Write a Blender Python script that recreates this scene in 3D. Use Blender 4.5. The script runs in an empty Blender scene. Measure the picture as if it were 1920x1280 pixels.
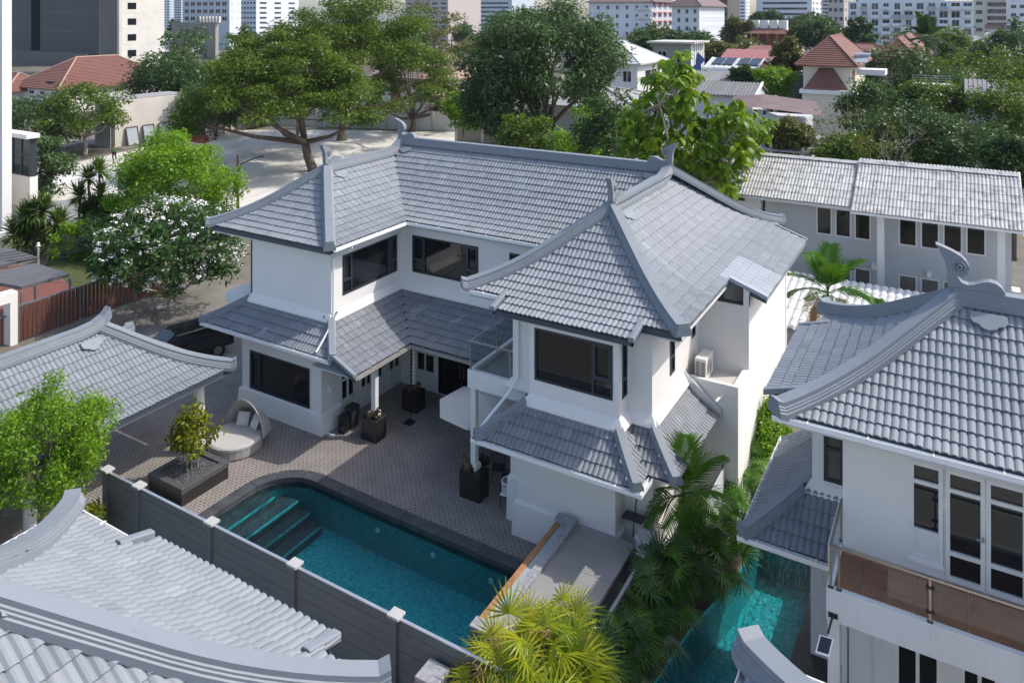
import bpy, bmesh, math, random
import numpy as np
from mathutils import Vector, Matrix

random.seed(7); RNG = np.random.default_rng(7)
SC = bpy.context.scene
COL = SC.collection
R = math.radians

# ------------------------------------------------------------------ camera, sky, sun, exposure
YAW = 0.53035
CAM_H = 16.0
cam = bpy.data.cameras.new('camera'); camo = bpy.data.objects.new('camera', cam); COL.objects.link(camo)
camo.location = (0, 0, CAM_H); camo.rotation_euler = (R(90), 0, YAW)
cam.sensor_width = 36; cam.lens = 36 * 1444.06 / 1920
cam.shift_y = -(640 - 25) / 1920
cam.clip_end = 8000; cam.clip_start = 0.5
SC.camera = camo

SUN_TO = Vector((0.71, 0.50, 1.0)).normalized()
world = bpy.data.worlds.new('World'); SC.world = world; world.use_nodes = True
wn = world.node_tree; wn.nodes.clear()
sky = wn.nodes.new('ShaderNodeTexSky'); sky.sky_type = 'NISHITA'; sky.sun_disc = False
sky.sun_elevation = math.asin(SUN_TO.z); sky.sun_rotation = math.atan2(SUN_TO.x, SUN_TO.y)
sky.air_density = 0.85; sky.dust_density = 2.0; sky.ozone_density = 0.0; sky.altitude = 10
bg = wn.nodes.new('ShaderNodeBackground'); bg.inputs[1].default_value = 0.15
wo = wn.nodes.new('ShaderNodeOutputWorld')
wn.links.new(sky.outputs[0], bg.inputs[0]); wn.links.new(bg.outputs[0], wo.inputs[0])
sl = bpy.data.lights.new('sun', 'SUN'); sl.energy = 2.0; sl.angle = R(0.55); sl.color = (1.0, 0.955, 0.89)
so = bpy.data.objects.new('sun', sl); COL.objects.link(so)
so.rotation_euler = SUN_TO.to_track_quat('Z', 'Y').to_euler(); so.location = (30, 20, 60)
SC.view_settings.view_transform = 'Standard'; SC.view_settings.look = 'None'
SC.view_settings.exposure = 0.90; SC.view_settings.gamma = 1.0; SC.view_settings.use_curve_mapping = False
SC.cycles.max_bounces = 8; SC.cycles.transparent_max_bounces = 12
SC.cycles.use_denoising = True

# pixel column / depth -> ground position (photo is 1920 wide, horizon row 25)
SY, CY = math.sin(YAW), math.cos(YAW)
def gp(u, dep):
    r = (u - 960) / 1444.06 * dep
    return (r * CY - dep * SY, r * SY + dep * CY)
def at(u, v, dep):
    x, y = gp(u, dep)
    return (x, y, CAM_H - (v - 25) * dep / 1444.06)
def depth_of(p): return -p[0] * SY + p[1] * CY
def pix(p):
    d = depth_of(p)
    return (960 + 1444.06 * (p[0] * CY + p[1] * SY) / d, 25 + 1444.06 * (CAM_H - p[2]) / d)

# ------------------------------------------------------------------ materials
MAT = {}
def nmat(name):
    m = bpy.data.materials.new(name); m.use_nodes = True
    nt = m.node_tree; nt.nodes.clear()
    out = nt.nodes.new('ShaderNodeOutputMaterial'); b = nt.nodes.new('ShaderNodeBsdfPrincipled')
    nt.links.new(b.outputs[0], out.inputs[0]); MAT[name] = m
    return m, nt, b
def ramp(nt, fac, stops):
    r = nt.nodes.new('ShaderNodeValToRGB'); e = r.color_ramp.elements
    while len(e) < len(stops): e.new(0.5)
    for i, (p, c) in enumerate(stops): e[i].position = p; e[i].color = (*c, 1)
    nt.links.new(fac, r.inputs[0]); return r.outputs[0]
def noise(nt, scale, detail=4, rough=.55, vec=None, stretch=None):
    n = nt.nodes.new('ShaderNodeTexNoise'); n.inputs['Scale'].default_value = scale
    n.inputs['Detail'].default_value = detail; n.inputs['Roughness'].default_value = rough
    if vec is None:
        tc = nt.nodes.new('ShaderNodeTexCoord'); vec = tc.outputs['Object']
    if stretch:
        mp = nt.nodes.new('ShaderNodeMapping'); mp.inputs['Scale'].default_value = stretch
        nt.links.new(vec, mp.inputs[0]); vec = mp.outputs[0]
    nt.links.new(vec, n.inputs['Vector']); return n.outputs['Fac']
def mixc(nt, fac, a, b, mode='MIX'):
    m = nt.nodes.new('ShaderNodeMixRGB'); m.blend_type = mode
    for i, v in ((0, fac), (1, a), (2, b)):
        if isinstance(v, (int, float)): m.inputs[i].default_value = v
        elif isinstance(v, tuple): m.inputs[i].default_value = (*v, 1)
        else: nt.links.new(v, m.inputs[i])
    return m.outputs[0]
def bump(nt, b, h, strength=.3, dist=.02):
    k = nt.nodes.new('ShaderNodeBump'); k.inputs['Strength'].default_value = strength; k.inputs['Distance'].default_value = dist
    nt.links.new(h, k.inputs['Height']); nt.links.new(k.outputs[0], b.inputs['Normal'])
def sc(c, f): return tuple(min(1, x * f) for x in c)
def simple(name, col, rough=.6, var=.12, scale=3.0, bmp=.12, metal=0, spec=.5, stretch=None, dirt=None, wpos=False):
    m, nt, b = nmat(name)
    vec = None
    if wpos:
        g = nt.nodes.new('ShaderNodeNewGeometry'); vec = g.outputs['Position']
    n1 = noise(nt, scale, 5, .6, vec, stretch)
    c = ramp(nt, n1, [(.25, sc(col, 1 - var)), (.75, sc(col, 1 + var))])
    if dirt:
        n2 = noise(nt, dirt[1], 6, .65, vec, dirt[3] if len(dirt) > 3 else None)
        f = ramp(nt, n2, [(dirt[2], (0, 0, 0)), (min(1, dirt[2] + .25), (1, 1, 1))])
        c = mixc(nt, f, c, dirt[0])
    nt.links.new(c, b.inputs['Base Color'])
    b.inputs['Roughness'].default_value = rough; b.inputs['Metallic'].default_value = metal
    b.inputs['Specular IOR Level'].default_value = spec
    if bmp: bump(nt, b, noise(nt, scale * 9, 4, .6, vec), bmp, .01)
    return m
def tilemat(name, col, rough=.45, var=.14, weather=None):
    m, nt, b = nmat(name)
    g = nt.nodes.new('ShaderNodeNewGeometry'); oi = nt.nodes.new('ShaderNodeObjectInfo')
    ad = nt.nodes.new('ShaderNodeMath'); ad.operation = 'ADD'
    nt.links.new(g.outputs['Random Per Island'], ad.inputs[0]); nt.links.new(oi.outputs['Random'], ad.inputs[1])
    fr = nt.nodes.new('ShaderNodeMath'); fr.operation = 'FRACT'; nt.links.new(ad.outputs[0], fr.inputs[0])
    c = ramp(nt, fr.outputs[0], [(0, sc(col, .78)), (.03, sc(col, 1 - var)), (.5, col), (.97, sc(col, 1 + var)), (1, sc(col, 1.2))])
    big = noise(nt, .55, 4, .6, g.outputs['Position'])
    c = mixc(nt, ramp(nt, big, [(.35, (0, 0, 0)), (.7, (1, 1, 1))]), c, mixc(nt, .35, c, sc(col, .72)))
    if weather:
        w = noise(nt, weather[1], 6, .7, g.outputs['Position'])
        c = mixc(nt, ramp(nt, w, [(weather[2], (0, 0, 0)), (weather[2] + .12, (1, 1, 1))]), c, weather[0])
    fine = noise(nt, 14, 5, .65, g.outputs['Position'])
    c = mixc(nt, ramp(nt, fine, [(.3, (.25,) * 3), (.75, (0, 0, 0))]), c, sc(col, .8))
    nt.links.new(c, b.inputs['Base Color'])
    b.inputs['Roughness'].default_value = rough
    bump(nt, b, noise(nt, 60, 3, .6, g.outputs['Position']), .12, .005)
    return m
def leafmat(name, c0, c1, c2, trans=.35, rough=.42):
    m, nt, b = nmat(name)
    g = nt.nodes.new('ShaderNodeNewGeometry'); oi = nt.nodes.new('ShaderNodeObjectInfo')
    ad = nt.nodes.new('ShaderNodeMath'); ad.operation = 'ADD'
    nt.links.new(g.outputs['Random Per Island'], ad.inputs[0]); nt.links.new(oi.outputs['Random'], ad.inputs[1])
    fr = nt.nodes.new('ShaderNodeMath'); fr.operation = 'FRACT'; nt.links.new(ad.outputs[0], fr.inputs[0])
    c = ramp(nt, fr.outputs[0], [(0, c0), (.55, c1), (1, c2)])
    big = noise(nt, .5, 3, .5, g.outputs['Position'])
    c = mixc(nt, ramp(nt, big, [(.4, (0, 0, 0)), (.62, (.6,) * 3)]), c, c2)
    nt.links.new(c, b.inputs['Base Color']); b.inputs['Roughness'].default_value = rough
    b.inputs['Specular IOR Level'].default_value = .35
    out = [n for n in nt.nodes if n.type == 'OUTPUT_MATERIAL'][0]
    tr = nt.nodes.new('ShaderNodeBsdfTranslucent'); mx = nt.nodes.new('ShaderNodeMixShader'); mx.inputs[0].default_value = trans
    nt.links.new(mixc(nt, .5, c, (c2[0] * 1.3, c2[1] * 1.3, c2[2] * .6)), tr.inputs[0])
    nt.links.new(b.outputs[0], mx.inputs[1]); nt.links.new(tr.outputs[0], mx.inputs[2]); nt.links.new(mx.outputs[0], out.inputs[0])
    return m

tilemat('roof_tile', (.232, .252, .275), .62, .09)
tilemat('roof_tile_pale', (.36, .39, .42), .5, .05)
tilemat('skirt_tile', (.195, .212, .235), .55, .10, weather=((.36, .38, .40), 1.5, .60))
simple('roof_trim', (.205, .226, .25), .6, .07, 1.2, .05, wpos=True, dirt=((.15, .165, .18), 3.0, .62))
simple('roof_deck', (.06, .07, .085), .8)
simple('fascia', (.055, .07, .09), .5, .08)
simple('white_wall', (.75, .73, .70), .75, .025, .8, .05, wpos=True, dirt=((.60, .595, .58), .9, .66, (1.6, 1.6, .12)))
simple('stained_wall', (.66, .67, .68), .75, .05, 1.2, .06, wpos=True, dirt=((.42, .42, .40), 1.6, .58, (2.2, 2.2, .12)))
simple('white_paint', (.8, .8, .79), .45, .03, 2, .03)
simple('grey_wall', (.50, .51, .52), .8, .05, .8, .06, wpos=True)
simple('pale_grey', (.62, .63, .63), .8, .05, .5, .05, wpos=True, dirt=((.45, .45, .43), .9, .66, (1, 1, .3)))
simple('cream_wall', (.70, .64, .52), .8, .05, .6, .05, wpos=True, dirt=((.5, .45, .38), .8, .66, (1, 1, .3)))
simple('frame_dark', (.035, .042, .052), .4, .1, 4, 0)
simple('frame_white', (.72, .72, .70), .45, .04, 4, 0)
simple('black_gloss', (.012, .012, .014), .18, .1, 4, 0)
simple('black_metal', (.02, .02, .022), .4, .1, 4, 0)
simple('steel', (.45, .43, .40), .32, .08, 6, 0, metal=.9)
simple('zinc', (.55, .57, .60), .35, .08, 2, .02, metal=.7)
simple('dark_tile', (.022, .020, .019), .28, .3, 2.5, .05, dirt=((.09, .085, .08), 5, .66, (4, 4, .3)))
simple('dark_coping', (.075, .075, .078), .55, .2, 5, .1)
simple('slate', (.062, .064, .070), .5, .35, 2.2, .12, wpos=True, dirt=((.13, .135, .14), 3.2, .6))
simple('granite', (.30, .30, .315), .6, .35, 9, .1, wpos=True)
simple('rust_beam', (.36, .18, .075), .6, .35, 4, .1)
simple('concrete', (.30, .29, .275), .85, .14, 1.4, .12, wpos=True, dirt=((.20, .195, .19), 1.0, .62))
simple('old_concrete', (.56, .53, .48), .85, .10, .35, .1, wpos=True, dirt=((.34, .33, .31), .5, .6, (1, 1, .35)))
simple('fence_grey', (.13, .14, .15), .55, .1, 1.5, .06, wpos=True)
simple('fence_cap', (.42, .42, .41), .7, .06, 4, .05)
simple('terracotta', (.27, .105, .06), .5, .25, 3, .05)
simple('bark', (.13, .10, .075), .9, .3, 3, .5, wpos=True, stretch=(1, 1, .35))
simple('bark_pale', (.30, .26, .21), .9, .25, 3, .4, wpos=True, stretch=(1, 1, .35))
simple('bark_dark', (.07, .05, .042), .9, .3, 3, .4, wpos=True)
simple('soil', (.075, .06, .045), .95, .3, 1.5, .3, wpos=True)
simple('pebbles', (.10, .10, .105), .6, .5, 18, .6)
simple('bronze', (.10, .065, .035), .45, .3, 8, .2, metal=.5)
simple('canvas', (.60, .565, .50), .85, .04, 3, .08)
simple('cushion', (.44, .43, .41), .85, .06, 6, .1)
simple('pillow_cloth', (.62, .62, .62), .85, .05, 6, .1)
simple('rattan', (.33, .32, .30), .6, .15, 20, .3)
simple('plastic_cream', (.62, .61, .58), .5, .05, 5, .02)
simple('clay_roof', (.20, .088, .066), .75, .15, .6, .1, wpos=True)
simple('pink_roof', (.40, .27, .21), .75, .12, .6, .1, wpos=True)
simple('rose_roof', (.33, .13, .125), .6, .08, .4, .05, wpos=True)
simple('brown_roof', (.155, .105, .10), .75, .2, .5, .1, wpos=True, dirt=((.30, .26, .26), .7, .62))
simple('grey_roof', (.30, .29, .29), .75, .12, .4, .1, wpos=True, dirt=((.18, .175, .17), .6, .6))
simple('light_roof', (.55, .55, .55), .7, .08, .4, .1, wpos=True, dirt=((.36, .36, .36), .5, .6))
tilemat('asbestos_tile', (.50, .495, .475), .8, .16, weather=((.24, .235, .225), 2.6, .52))
tilemat('old_tile', (.22, .22, .22), .8, .2, weather=((.38, .38, .37), 3.2, .62))
simple('brick_red', (.26, .09, .05), .8, .2, 1.5, .15, wpos=True)
simple('timber_brown', (.105, .042, .028), .6, .25, 3, .1, stretch=(1, 1, .2))
simple('deck_grey', (.11, .11, .115), .7, .2, 3, .15, wpos=True, stretch=(1, .1, 1))
simple('charcoal_clad', (.055, .058, .066), .55, .12, .12, .05, wpos=True, dirt=((.085, .09, .10), .15, .6))
simple('opening_shade', (.008, .009, .012), .9, spec=.1)  # near-black colour painted for the shade inside openings
simple('raw_concrete_sunlit', (.62, .59, .54), .85, .09, .22, .12, wpos=True, dirt=((.42, .40, .37), .28, .6))  # light copy of the tower concrete, sunlit tone put into the colour
simple('raw_concrete_shaded', (.17, .155, .14), .85, .15, .22, .12, wpos=True, dirt=((.28, .26, .24), .3, .6, (1, 1, .2)))  # dark copy of the same concrete, shade painted into the front
simple('tower_white', (.66, .69, .73), .7, .03, .1, 0, wpos=True)
simple('tower_blue', (.50, .56, .63), .7, .03, .1, 0, wpos=True)
simple('tower_pink', (.46, .41, .39), .7, .03, .1, 0, wpos=True)
simple('tower_dark', (.10, .095, .09), .5, .1, .1, 0, wpos=True)
simple('tower_green', (.50, .52, .40), .7, .04, .1, 0, wpos=True)
simple('rail_glass', (.35, .40, .43), .15, .03, 1, 0)
simple('tarp_blue', (.03, .20, .62), .5, .1, 2, .1)
simple('green_cloth', (.015, .20, .055), .9, .1, 8, .05)
simple('dark_cloth', (.02, .02, .025), .9, .1, 8, .05)
simple('skin', (.28, .16, .10), .6, .05, 8, 0)
simple('hair', (.01, .008, .007), .6, .1, 8, 0)
simple('flower_white', (.82, .81, .76), .6, .03, 3, 0)
simple('red_lamp', (.5, .01, .01), .2, .05, 3, 0)
simple('solar_cell', (.012, .016, .03), .15, .1, 3, 0)
simple('brick_wall_red', (.10, .045, .03), .8, .2, 1.5, .1, wpos=True)
leafmat('leaf_rain', (.045, .085, .012), (.075, .135, .016), (.13, .20, .02), .38)
leafmat('leaf_dark', (.022, .055, .016), (.04, .09, .022), (.075, .14, .035), .3)
leafmat('leaf_mango', (.035, .075, .024), (.06, .115, .036), (.10, .165, .055), .3)
leafmat('leaf_bright', (.085, .18, .010), (.14, .28, .014), (.22, .38, .025), .42)
leafmat('leaf_teak', (.05, .12, .010), (.11, .225, .012), (.21, .31, .018), .45)
leafmat('leaf_frang', (.022, .055, .02), (.035, .085, .026), (.075, .15, .03), .25, .35)
leafmat('leaf_croton', (.05, .10, .01), (.12, .18, .012), (.30, .29, .015), .35)
leafmat('leaf_olive', (.06, .075, .018), (.10, .115, .026), (.16, .165, .04), .3)
leafmat('leaf_palm', (.03, .09, .010), (.055, .15, .014), (.10, .22, .02), .3, .32)
leafmat('leaf_palm_dark', (.02, .05, .013), (.03, .08, .018), (.06, .12, .025), .25, .35)
leafmat('leaf_rhapis', (.08, .18, .010), (.20, .30, .012), (.42, .40, .02), .42, .35)
leafmat('leaf_yucca', (.045, .085, .016), (.075, .135, .024), (.14, .20, .04), .25, .4)
leafmat('leaf_dry', (.20, .12, .05), (.30, .19, .08), (.36, .24, .11), .3, .6)

def glassmat(name, col, rough=.03, refl=.5):
    m, nt, b = nmat(name)
    n = noise(nt, .6, 2, .5)
    nt.links.new(ramp(nt, n, [(.3, col), (.7, sc(col, 1.6))]), b.inputs['Base Color'])
    b.inputs['Roughness'].default_value = rough; b.inputs['Specular IOR Level'].default_value = refl
    return m
glassmat('glass', (.010, .011, .013), .025, .55)
glassmat('glass_curtain', (.10, .095, .085), .06, .5)
glassmat('glass_blue', (.035, .045, .055), .05, .6)
glassmat('glass_green', (.012, .03, .03), .05, .55)

def clear_glass(name, tint, refl_ior=1.45):
    m = bpy.data.materials.new(name); m.use_nodes = True; nt = m.node_tree; nt.nodes.clear(); MAT[name] = m
    out = nt.nodes.new('ShaderNodeOutputMaterial'); mx = nt.nodes.new('ShaderNodeMixShader')
    t = nt.nodes.new('ShaderNodeBsdfTransparent'); t.inputs[0].default_value = (*tint, 1)
    g = nt.nodes.new('ShaderNodeBsdfGlossy'); g.inputs['Roughness'].default_value = .02
    fr = nt.nodes.new('ShaderNodeFresnel'); fr.inputs[0].default_value = refl_ior
    nt.links.new(fr.outputs[0], mx.inputs[0]); nt.links.new(t.outputs[0], mx.inputs[1]); nt.links.new(g.outputs[0], mx.inputs[2])
    nt.links.new(mx.outputs[0], out.inputs[0]); return m
def pane_mat():
    m = clear_glass('rail_pane', (.88, .92, .92)); nt = m.node_tree
    lw = nt.nodes.new('ShaderNodeLayerWeight'); lw.inputs[0].default_value = .5
    pw = nt.nodes.new('ShaderNodeMath'); pw.operation = 'POWER'; pw.inputs[1].default_value = 4.0; nt.links.new(lw.outputs['Facing'], pw.inputs[0])
    ml = nt.nodes.new('ShaderNodeMath'); ml.operation = 'MULTIPLY_ADD'; ml.inputs[1].default_value = .5; ml.inputs[2].default_value = .04; nt.links.new(pw.outputs[0], ml.inputs[0])
    mx = [n for n in nt.nodes if n.type == 'MIX_SHADER'][0]; nt.links.new(ml.outputs[0], mx.inputs[0])
pane_mat()

def water(name):
    m = clear_glass(name, (.62, .90, .93), 1.33); nt = m.node_tree
    g = nt.nodes.new('ShaderNodeNewGeometry')
    a = noise(nt, 7.5, 3, .6, g.outputs['Position'], (1, .5, 1)); b2 = noise(nt, 1.6, 3, .55, g.outputs['Position'], (.7, 1.2, 1))
    s = mixc(nt, .5, a, b2)
    k = nt.nodes.new('ShaderNodeBump'); k.inputs['Strength'].default_value = .9; k.inputs['Distance'].default_value = .16
    nt.links.new(s, k.inputs['Height'])
    for n in nt.nodes:
        if n.type in ('BSDF_GLOSSY', 'FRESNEL'): nt.links.new(k.outputs[0], n.inputs['Normal'])
    return m
water('pool_water')

def brickmat(name, c1, c2, mortar, w, h, ms, rough=.75, bmp=.5, swap=False, weather=None, var=1.0, squash=None, freq=2, offset=.5):
    m, nt, b = nmat(name)
    g = nt.nodes.new('ShaderNodeNewGeometry'); vec = g.outputs['Position']
    if swap:
        s_ = nt.nodes.new('ShaderNodeSeparateXYZ'); k_ = nt.nodes.new('ShaderNodeCombineXYZ')
        nt.links.new(vec, s_.inputs[0])
        for i, ax in enumerate(swap): nt.links.new(s_.outputs['XYZ'.index(ax)], k_.inputs[i])
        vec = k_.outputs[0]
    t = nt.nodes.new('ShaderNodeTexBrick'); nt.links.new(vec, t.inputs['Vector'])
    t.inputs['Scale'].default_value = 1; t.inputs['Brick Width'].default_value = w; t.inputs['Row Height'].default_value = h
    t.inputs['Mortar Size'].default_value = ms; t.inputs['Mortar Smooth'].default_value = .2
    t.offset = offset; t.offset_frequency = freq
    t.inputs['Color1'].default_value = (*c1, 1); t.inputs['Color2'].default_value = (*c2, 1); t.inputs['Mortar'].default_value = (*mortar, 1)
    c = t.outputs[0]
    n = noise(nt, 1.1, 5, .6, g.outputs['Position'])
    c = mixc(nt, ramp(nt, n, [(.35, (0, 0, 0)), (.75, (.5,) * 3)]), c, weather or sc(c1, .5))
    n2 = noise(nt, 23, 4, .6, g.outputs['Position'])
    c = mixc(nt, ramp(nt, n2, [(.3, (.3,) * 3), (.7, (0, 0, 0))]), c, sc(c1, .6))
    nt.links.new(c, b.inputs['Base Color']); b.inputs['Roughness'].default_value = rough
    iv = nt.nodes.new('ShaderNodeMath'); iv.operation = 'SUBTRACT'; iv.inputs[0].default_value = 1
    nt.links.new(t.outputs['Fac'], iv.inputs[1]); bump(nt, b, iv.outputs[0], bmp, .012)
    return m
brickmat('paver', (.205, .175, .158), (.165, .142, .13), (.42, .385, .35), .20, .105, .017, .78, .6)
brickmat('paver_dark', (.045, .043, .045), (.035, .034, .036), (.02, .02, .02), .5, .35, .012, .5, .5)
brickmat('red_paving', (.26, .085, .065), (.20, .07, .055), (.15, .08, .06), .22, .11, .01, .8, .4)

def mosaic(name, stops, sw=None):
    m, nt, b = nmat(name); g = nt.nodes.new('ShaderNodeNewGeometry'); vec = g.outputs['Position']
    v = nt.nodes.new('ShaderNodeTexVoronoi'); v.distance = 'CHEBYCHEV'; v.inputs['Scale'].default_value = 14; v.inputs['Randomness'].default_value = .12; nt.links.new(vec, v.inputs['Vector'])
    sp = nt.nodes.new('ShaderNodeSeparateColor'); nt.links.new(v.outputs['Color'], sp.inputs[0])
    c = ramp(nt, sp.outputs[0], stops); n = noise(nt, .9, 5, .6, vec); c = mixc(nt, ramp(nt, n, [(.35, (0, 0, 0)), (.7, (.5,) * 3)]), c, stops[0][1])
    gr = ramp(nt, v.outputs['Distance'], [(.40, (0, 0, 0)), (.47, (.5,) * 3)]); c = mixc(nt, gr, c, stops[-1][1])
    nt.links.new(c, b.inputs['Base Color']); b.inputs['Roughness'].default_value = .3
mosaic('pool_tile', [(0, (.012, .25, .28)), (.4, (.02, .34, .37)), (.75, (.035, .43, .45)), (1, (.08, .52, .52))])
mosaic('pool_tile_side', [(0, (.012, .20, .22)), (.5, (.02, .28, .30)), (1, (.045, .36, .37))])
def ground_mat():
    m, nt, b = nmat('ground_mix'); g = nt.nodes.new('ShaderNodeNewGeometry'); p = g.outputs['Position']
    n = noise(nt, .03, 6, .6, p); n2 = noise(nt, .4, 6, .65, p)
    c = ramp(nt, n, [(.35, (.06, .075, .035)), (.5, (.16, .14, .11)), (.65, (.22, .21, .19))])
    c = mixc(nt, ramp(nt, n2, [(.4, (0, 0, 0)), (.6, (.6,) * 3)]), c, (.11, .10, .075))
    nt.links.new(c, b.inputs['Base Color']); b.inputs['Roughness'].default_value = .95
    bump(nt, b, noise(nt, 3, 5, .6, p), .3, .05)
ground_mat()
def yard_mat():
    m, nt, b = nmat('yard_concrete'); g = nt.nodes.new('ShaderNodeNewGeometry'); p = g.outputs['Position']
    n = noise(nt, .09, 6, .62, p); n2 = noise(nt, 1.2, 6, .7, p, (1, .25, 1))
    c = ramp(nt, n, [(.3, (.42, .37, .30)), (.45, (.60, .57, .52)), (.7, (.66, .65, .62))])
    c = mixc(nt, ramp(nt, n2, [(.48, (0, 0, 0)), (.7, (.7,) * 3)]), c, (.40, .36, .30))
    nt.links.new(c, b.inputs['Base Color']); b.inputs['Roughness'].default_value = .9
    bump(nt, b, noise(nt, 4, 5, .6, p), .2, .03)
yard_mat()
def lawn_mat():
    m, nt, b = nmat('lawn'); g = nt.nodes.new('ShaderNodeNewGeometry'); p = g.outputs['Position']
    n = noise(nt, .5, 6, .6, p); n2 = noise(nt, 8, 5, .7, p)
    c = ramp(nt, n, [(.35, (.03, .055, .014)), (.65, (.075, .09, .02))])
    c = mixc(nt, ramp(nt, n2, [(.4, (0, 0, 0)), (.7, (.6,) * 3)]), c, (.11, .11, .03))
    nt.links.new(c, b.inputs['Base Color']); b.inputs['Roughness'].default_value = .95
    bump(nt, b, noise(nt, 30, 4, .7, p), .5, .03)
lawn_mat()
# ------------------------------------------------------------------ mesh helpers
class MB:
    def __init__(s): s.v = []; s.f = []
    def add(s, vs, fs):
        o = len(s.v); s.v += [tuple(p) for p in vs]; s.f += [tuple(i + o for i in f) for f in fs]; return s
    def box(s, x0, x1, y0, y1, z0, z1):
        return s.add([(x0, y0, z0), (x1, y0, z0), (x1, y1, z0), (x0, y1, z0), (x0, y0, z1), (x1, y0, z1), (x1, y1, z1), (x0, y1, z1)],
                     [(0, 3, 2, 1), (4, 5, 6, 7), (0, 1, 5, 4), (1, 2, 6, 5), (2, 3, 7, 6), (3, 0, 4, 7)])
    def boxm(s, mp, a0, a1, d0, d1, z0, z1):
        vs = [mp(a, d, z) for z in (z0, z1) for a, d in ((a0, d0), (a1, d0), (a1, d1), (a0, d1))]
        return s.add(vs, [(0, 3, 2, 1), (4, 5, 6, 7), (0, 1, 5, 4), (1, 2, 6, 5), (2, 3, 7, 6), (3, 0, 4, 7)])
    def frustum(s, cx, cy, z0, z1, a0, b0, a1, b1):
        return s.add([(cx - a0, cy - b0, z0), (cx + a0, cy - b0, z0), (cx + a0, cy + b0, z0), (cx - a0, cy + b0, z0),
                      (cx - a1, cy - b1, z1), (cx + a1, cy - b1, z1), (cx + a1, cy + b1, z1), (cx - a1, cy + b1, z1)],
                     [(0, 3, 2, 1), (4, 5, 6, 7), (0, 1, 5, 4), (1, 2, 6, 5), (2, 3, 7, 6), (3, 0, 4, 7)])
    def prism(s, pts, ext):            # polygon (3D points) pushed along ext
        n = len(pts); e = Vector(ext)
        s.add(list(pts) + [tuple(Vector(p) + e) for p in pts],
              [tuple(range(n))[::-1], tuple(range(n, 2 * n))] + [(i, (i + 1) % n, n + (i + 1) % n, n + i) for i in range(n)])
        return s
    def sweep(s, path, prof, closed=False, cap=True, up=Vector((0, 0, 1)), scale=None):
        """prof: list of (side, up) points (closed loop); side axis is horizontal, mitred at corners"""
        P = [Vector(p) for p in path]; n = len(P); m = len(prof); base = len(s.v)
        for i in range(n):
            if closed: a, b = P[i] - P[i - 1], P[(i + 1) % n] - P[i]
            else: a = P[i] - P[max(0, i - 1)] if i else P[1] - P[0]; b = P[min(n - 1, i + 1)] - P[i] if i < n - 1 else a
            ah = Vector((a.x, a.y, 0)); bh = Vector((b.x, b.y, 0))
            if ah.length < 1e-6: ah = bh
            if bh.length < 1e-6: bh = ah
            ah.normalize(); bh.normalize()
            sa = Vector((ah.y, -ah.x, 0)); sb = Vector((bh.y, -bh.x, 0)); sd = sa + sb
            if sd.length < 1e-4: sd = sa.copy()
            sd.normalize(); k = 1 / max(.3, sd.dot(sa)); sd *= k
            f = scale[i] if scale else 1
            for (x, z) in prof: s.v.append(tuple(P[i] + sd * x * f + up * z * f))
        for i in range(n if closed else n - 1):
            j = (i + 1) % n
            for q in range(m):
                r = (q + 1) % m
                s.f.append((base + i * m + q, base + j * m + q, base + j * m + r, base + i * m + r))
        if cap and not closed:
            s.f.append(tuple(base + q for q in range(m))); s.f.append(tuple(base + (n - 1) * m + q for q in range(m))[::-1])
        return s
    def tube(s, path, rad, sides=6, cap=True):
        P = [Vector(p) for p in path]; n = len(P); base = len(s.v)
        rr = rad if isinstance(rad, (list, tuple)) else [rad] * n
        ref = Vector((.31, .17, .93))
        for i in range(n):
            t = (P[min(n - 1, i + 1)] - P[max(0, i - 1)])
            if t.length < 1e-9: t = Vector((0, 0, 1))
            t.normalize()
            if abs(t.dot(ref)) > .97: ref = Vector((.9, .3, .1))
            a = t.cross(ref).normalized(); b = t.cross(a)
            for q in range(sides):
                w = 2 * math.pi * q / sides
                s.v.append(tuple(P[i] + (a * math.cos(w) + b * math.sin(w)) * rr[i]))
        for i in range(n - 1):
            for q in range(sides):
                r = (q + 1) % sides
                s.f.append((base + i * sides + q, base + i * sides + r, base + (i + 1) * sides + r, base + (i + 1) * sides + q))
        if cap: s.f.append(tuple(base + q for q in range(sides))[::-1]); s.f.append(tuple(base + (n - 1) * sides + q for q in range(sides)))
        return s
    def lathe(s, cx, cy, prof, sides=16):
        base = len(s.v); m = len(prof)
        for (r, z) in prof:
            for q in range(sides):
                w = 2 * math.pi * q / sides; s.v.append((cx + r * math.cos(w), cy + r * math.sin(w), z))
        for i in range(m - 1):
            for q in range(sides):
                r = (q + 1) % sides
                s.f.append((base + i * sides + q, base + i * sides + r, base + (i + 1) * sides + r, base + (i + 1) * sides + q))
        s.f.append(tuple(base + q for q in range(sides))[::-1]); s.f.append(tuple(base + (m - 1) * sides + q for q in range(sides)))
        return s
    def ball(s, c, rx, ry=None, rz=None, nu=10, nv=7):
        ry = ry or rx; rz = rz or rx; base = len(s.v)
        s.v.append((c[0], c[1], c[2] - rz))
        for i in range(1, nv):
            t = math.pi * i / nv - math.pi / 2
            for q in range(nu):
                w = 2 * math.pi * q / nu
                s.v.append((c[0] + rx * math.cos(t) * math.cos(w), c[1] + ry * math.cos(t) * math.sin(w), c[2] + rz * math.sin(t)))
        s.v.append((c[0], c[1], c[2] + rz)); top = len(s.v) - 1
        for q in range(nu):
            r = (q + 1) % nu
            s.f.append((base, base + 1 + r, base + 1 + q)); s.f.append((top, top - nu + q, top - nu + r))
            for i in range(nv - 2):
                a = base + 1 + i * nu; s.f.append((a + q, a + r, a + nu + r, a + nu + q))
        return s
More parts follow.
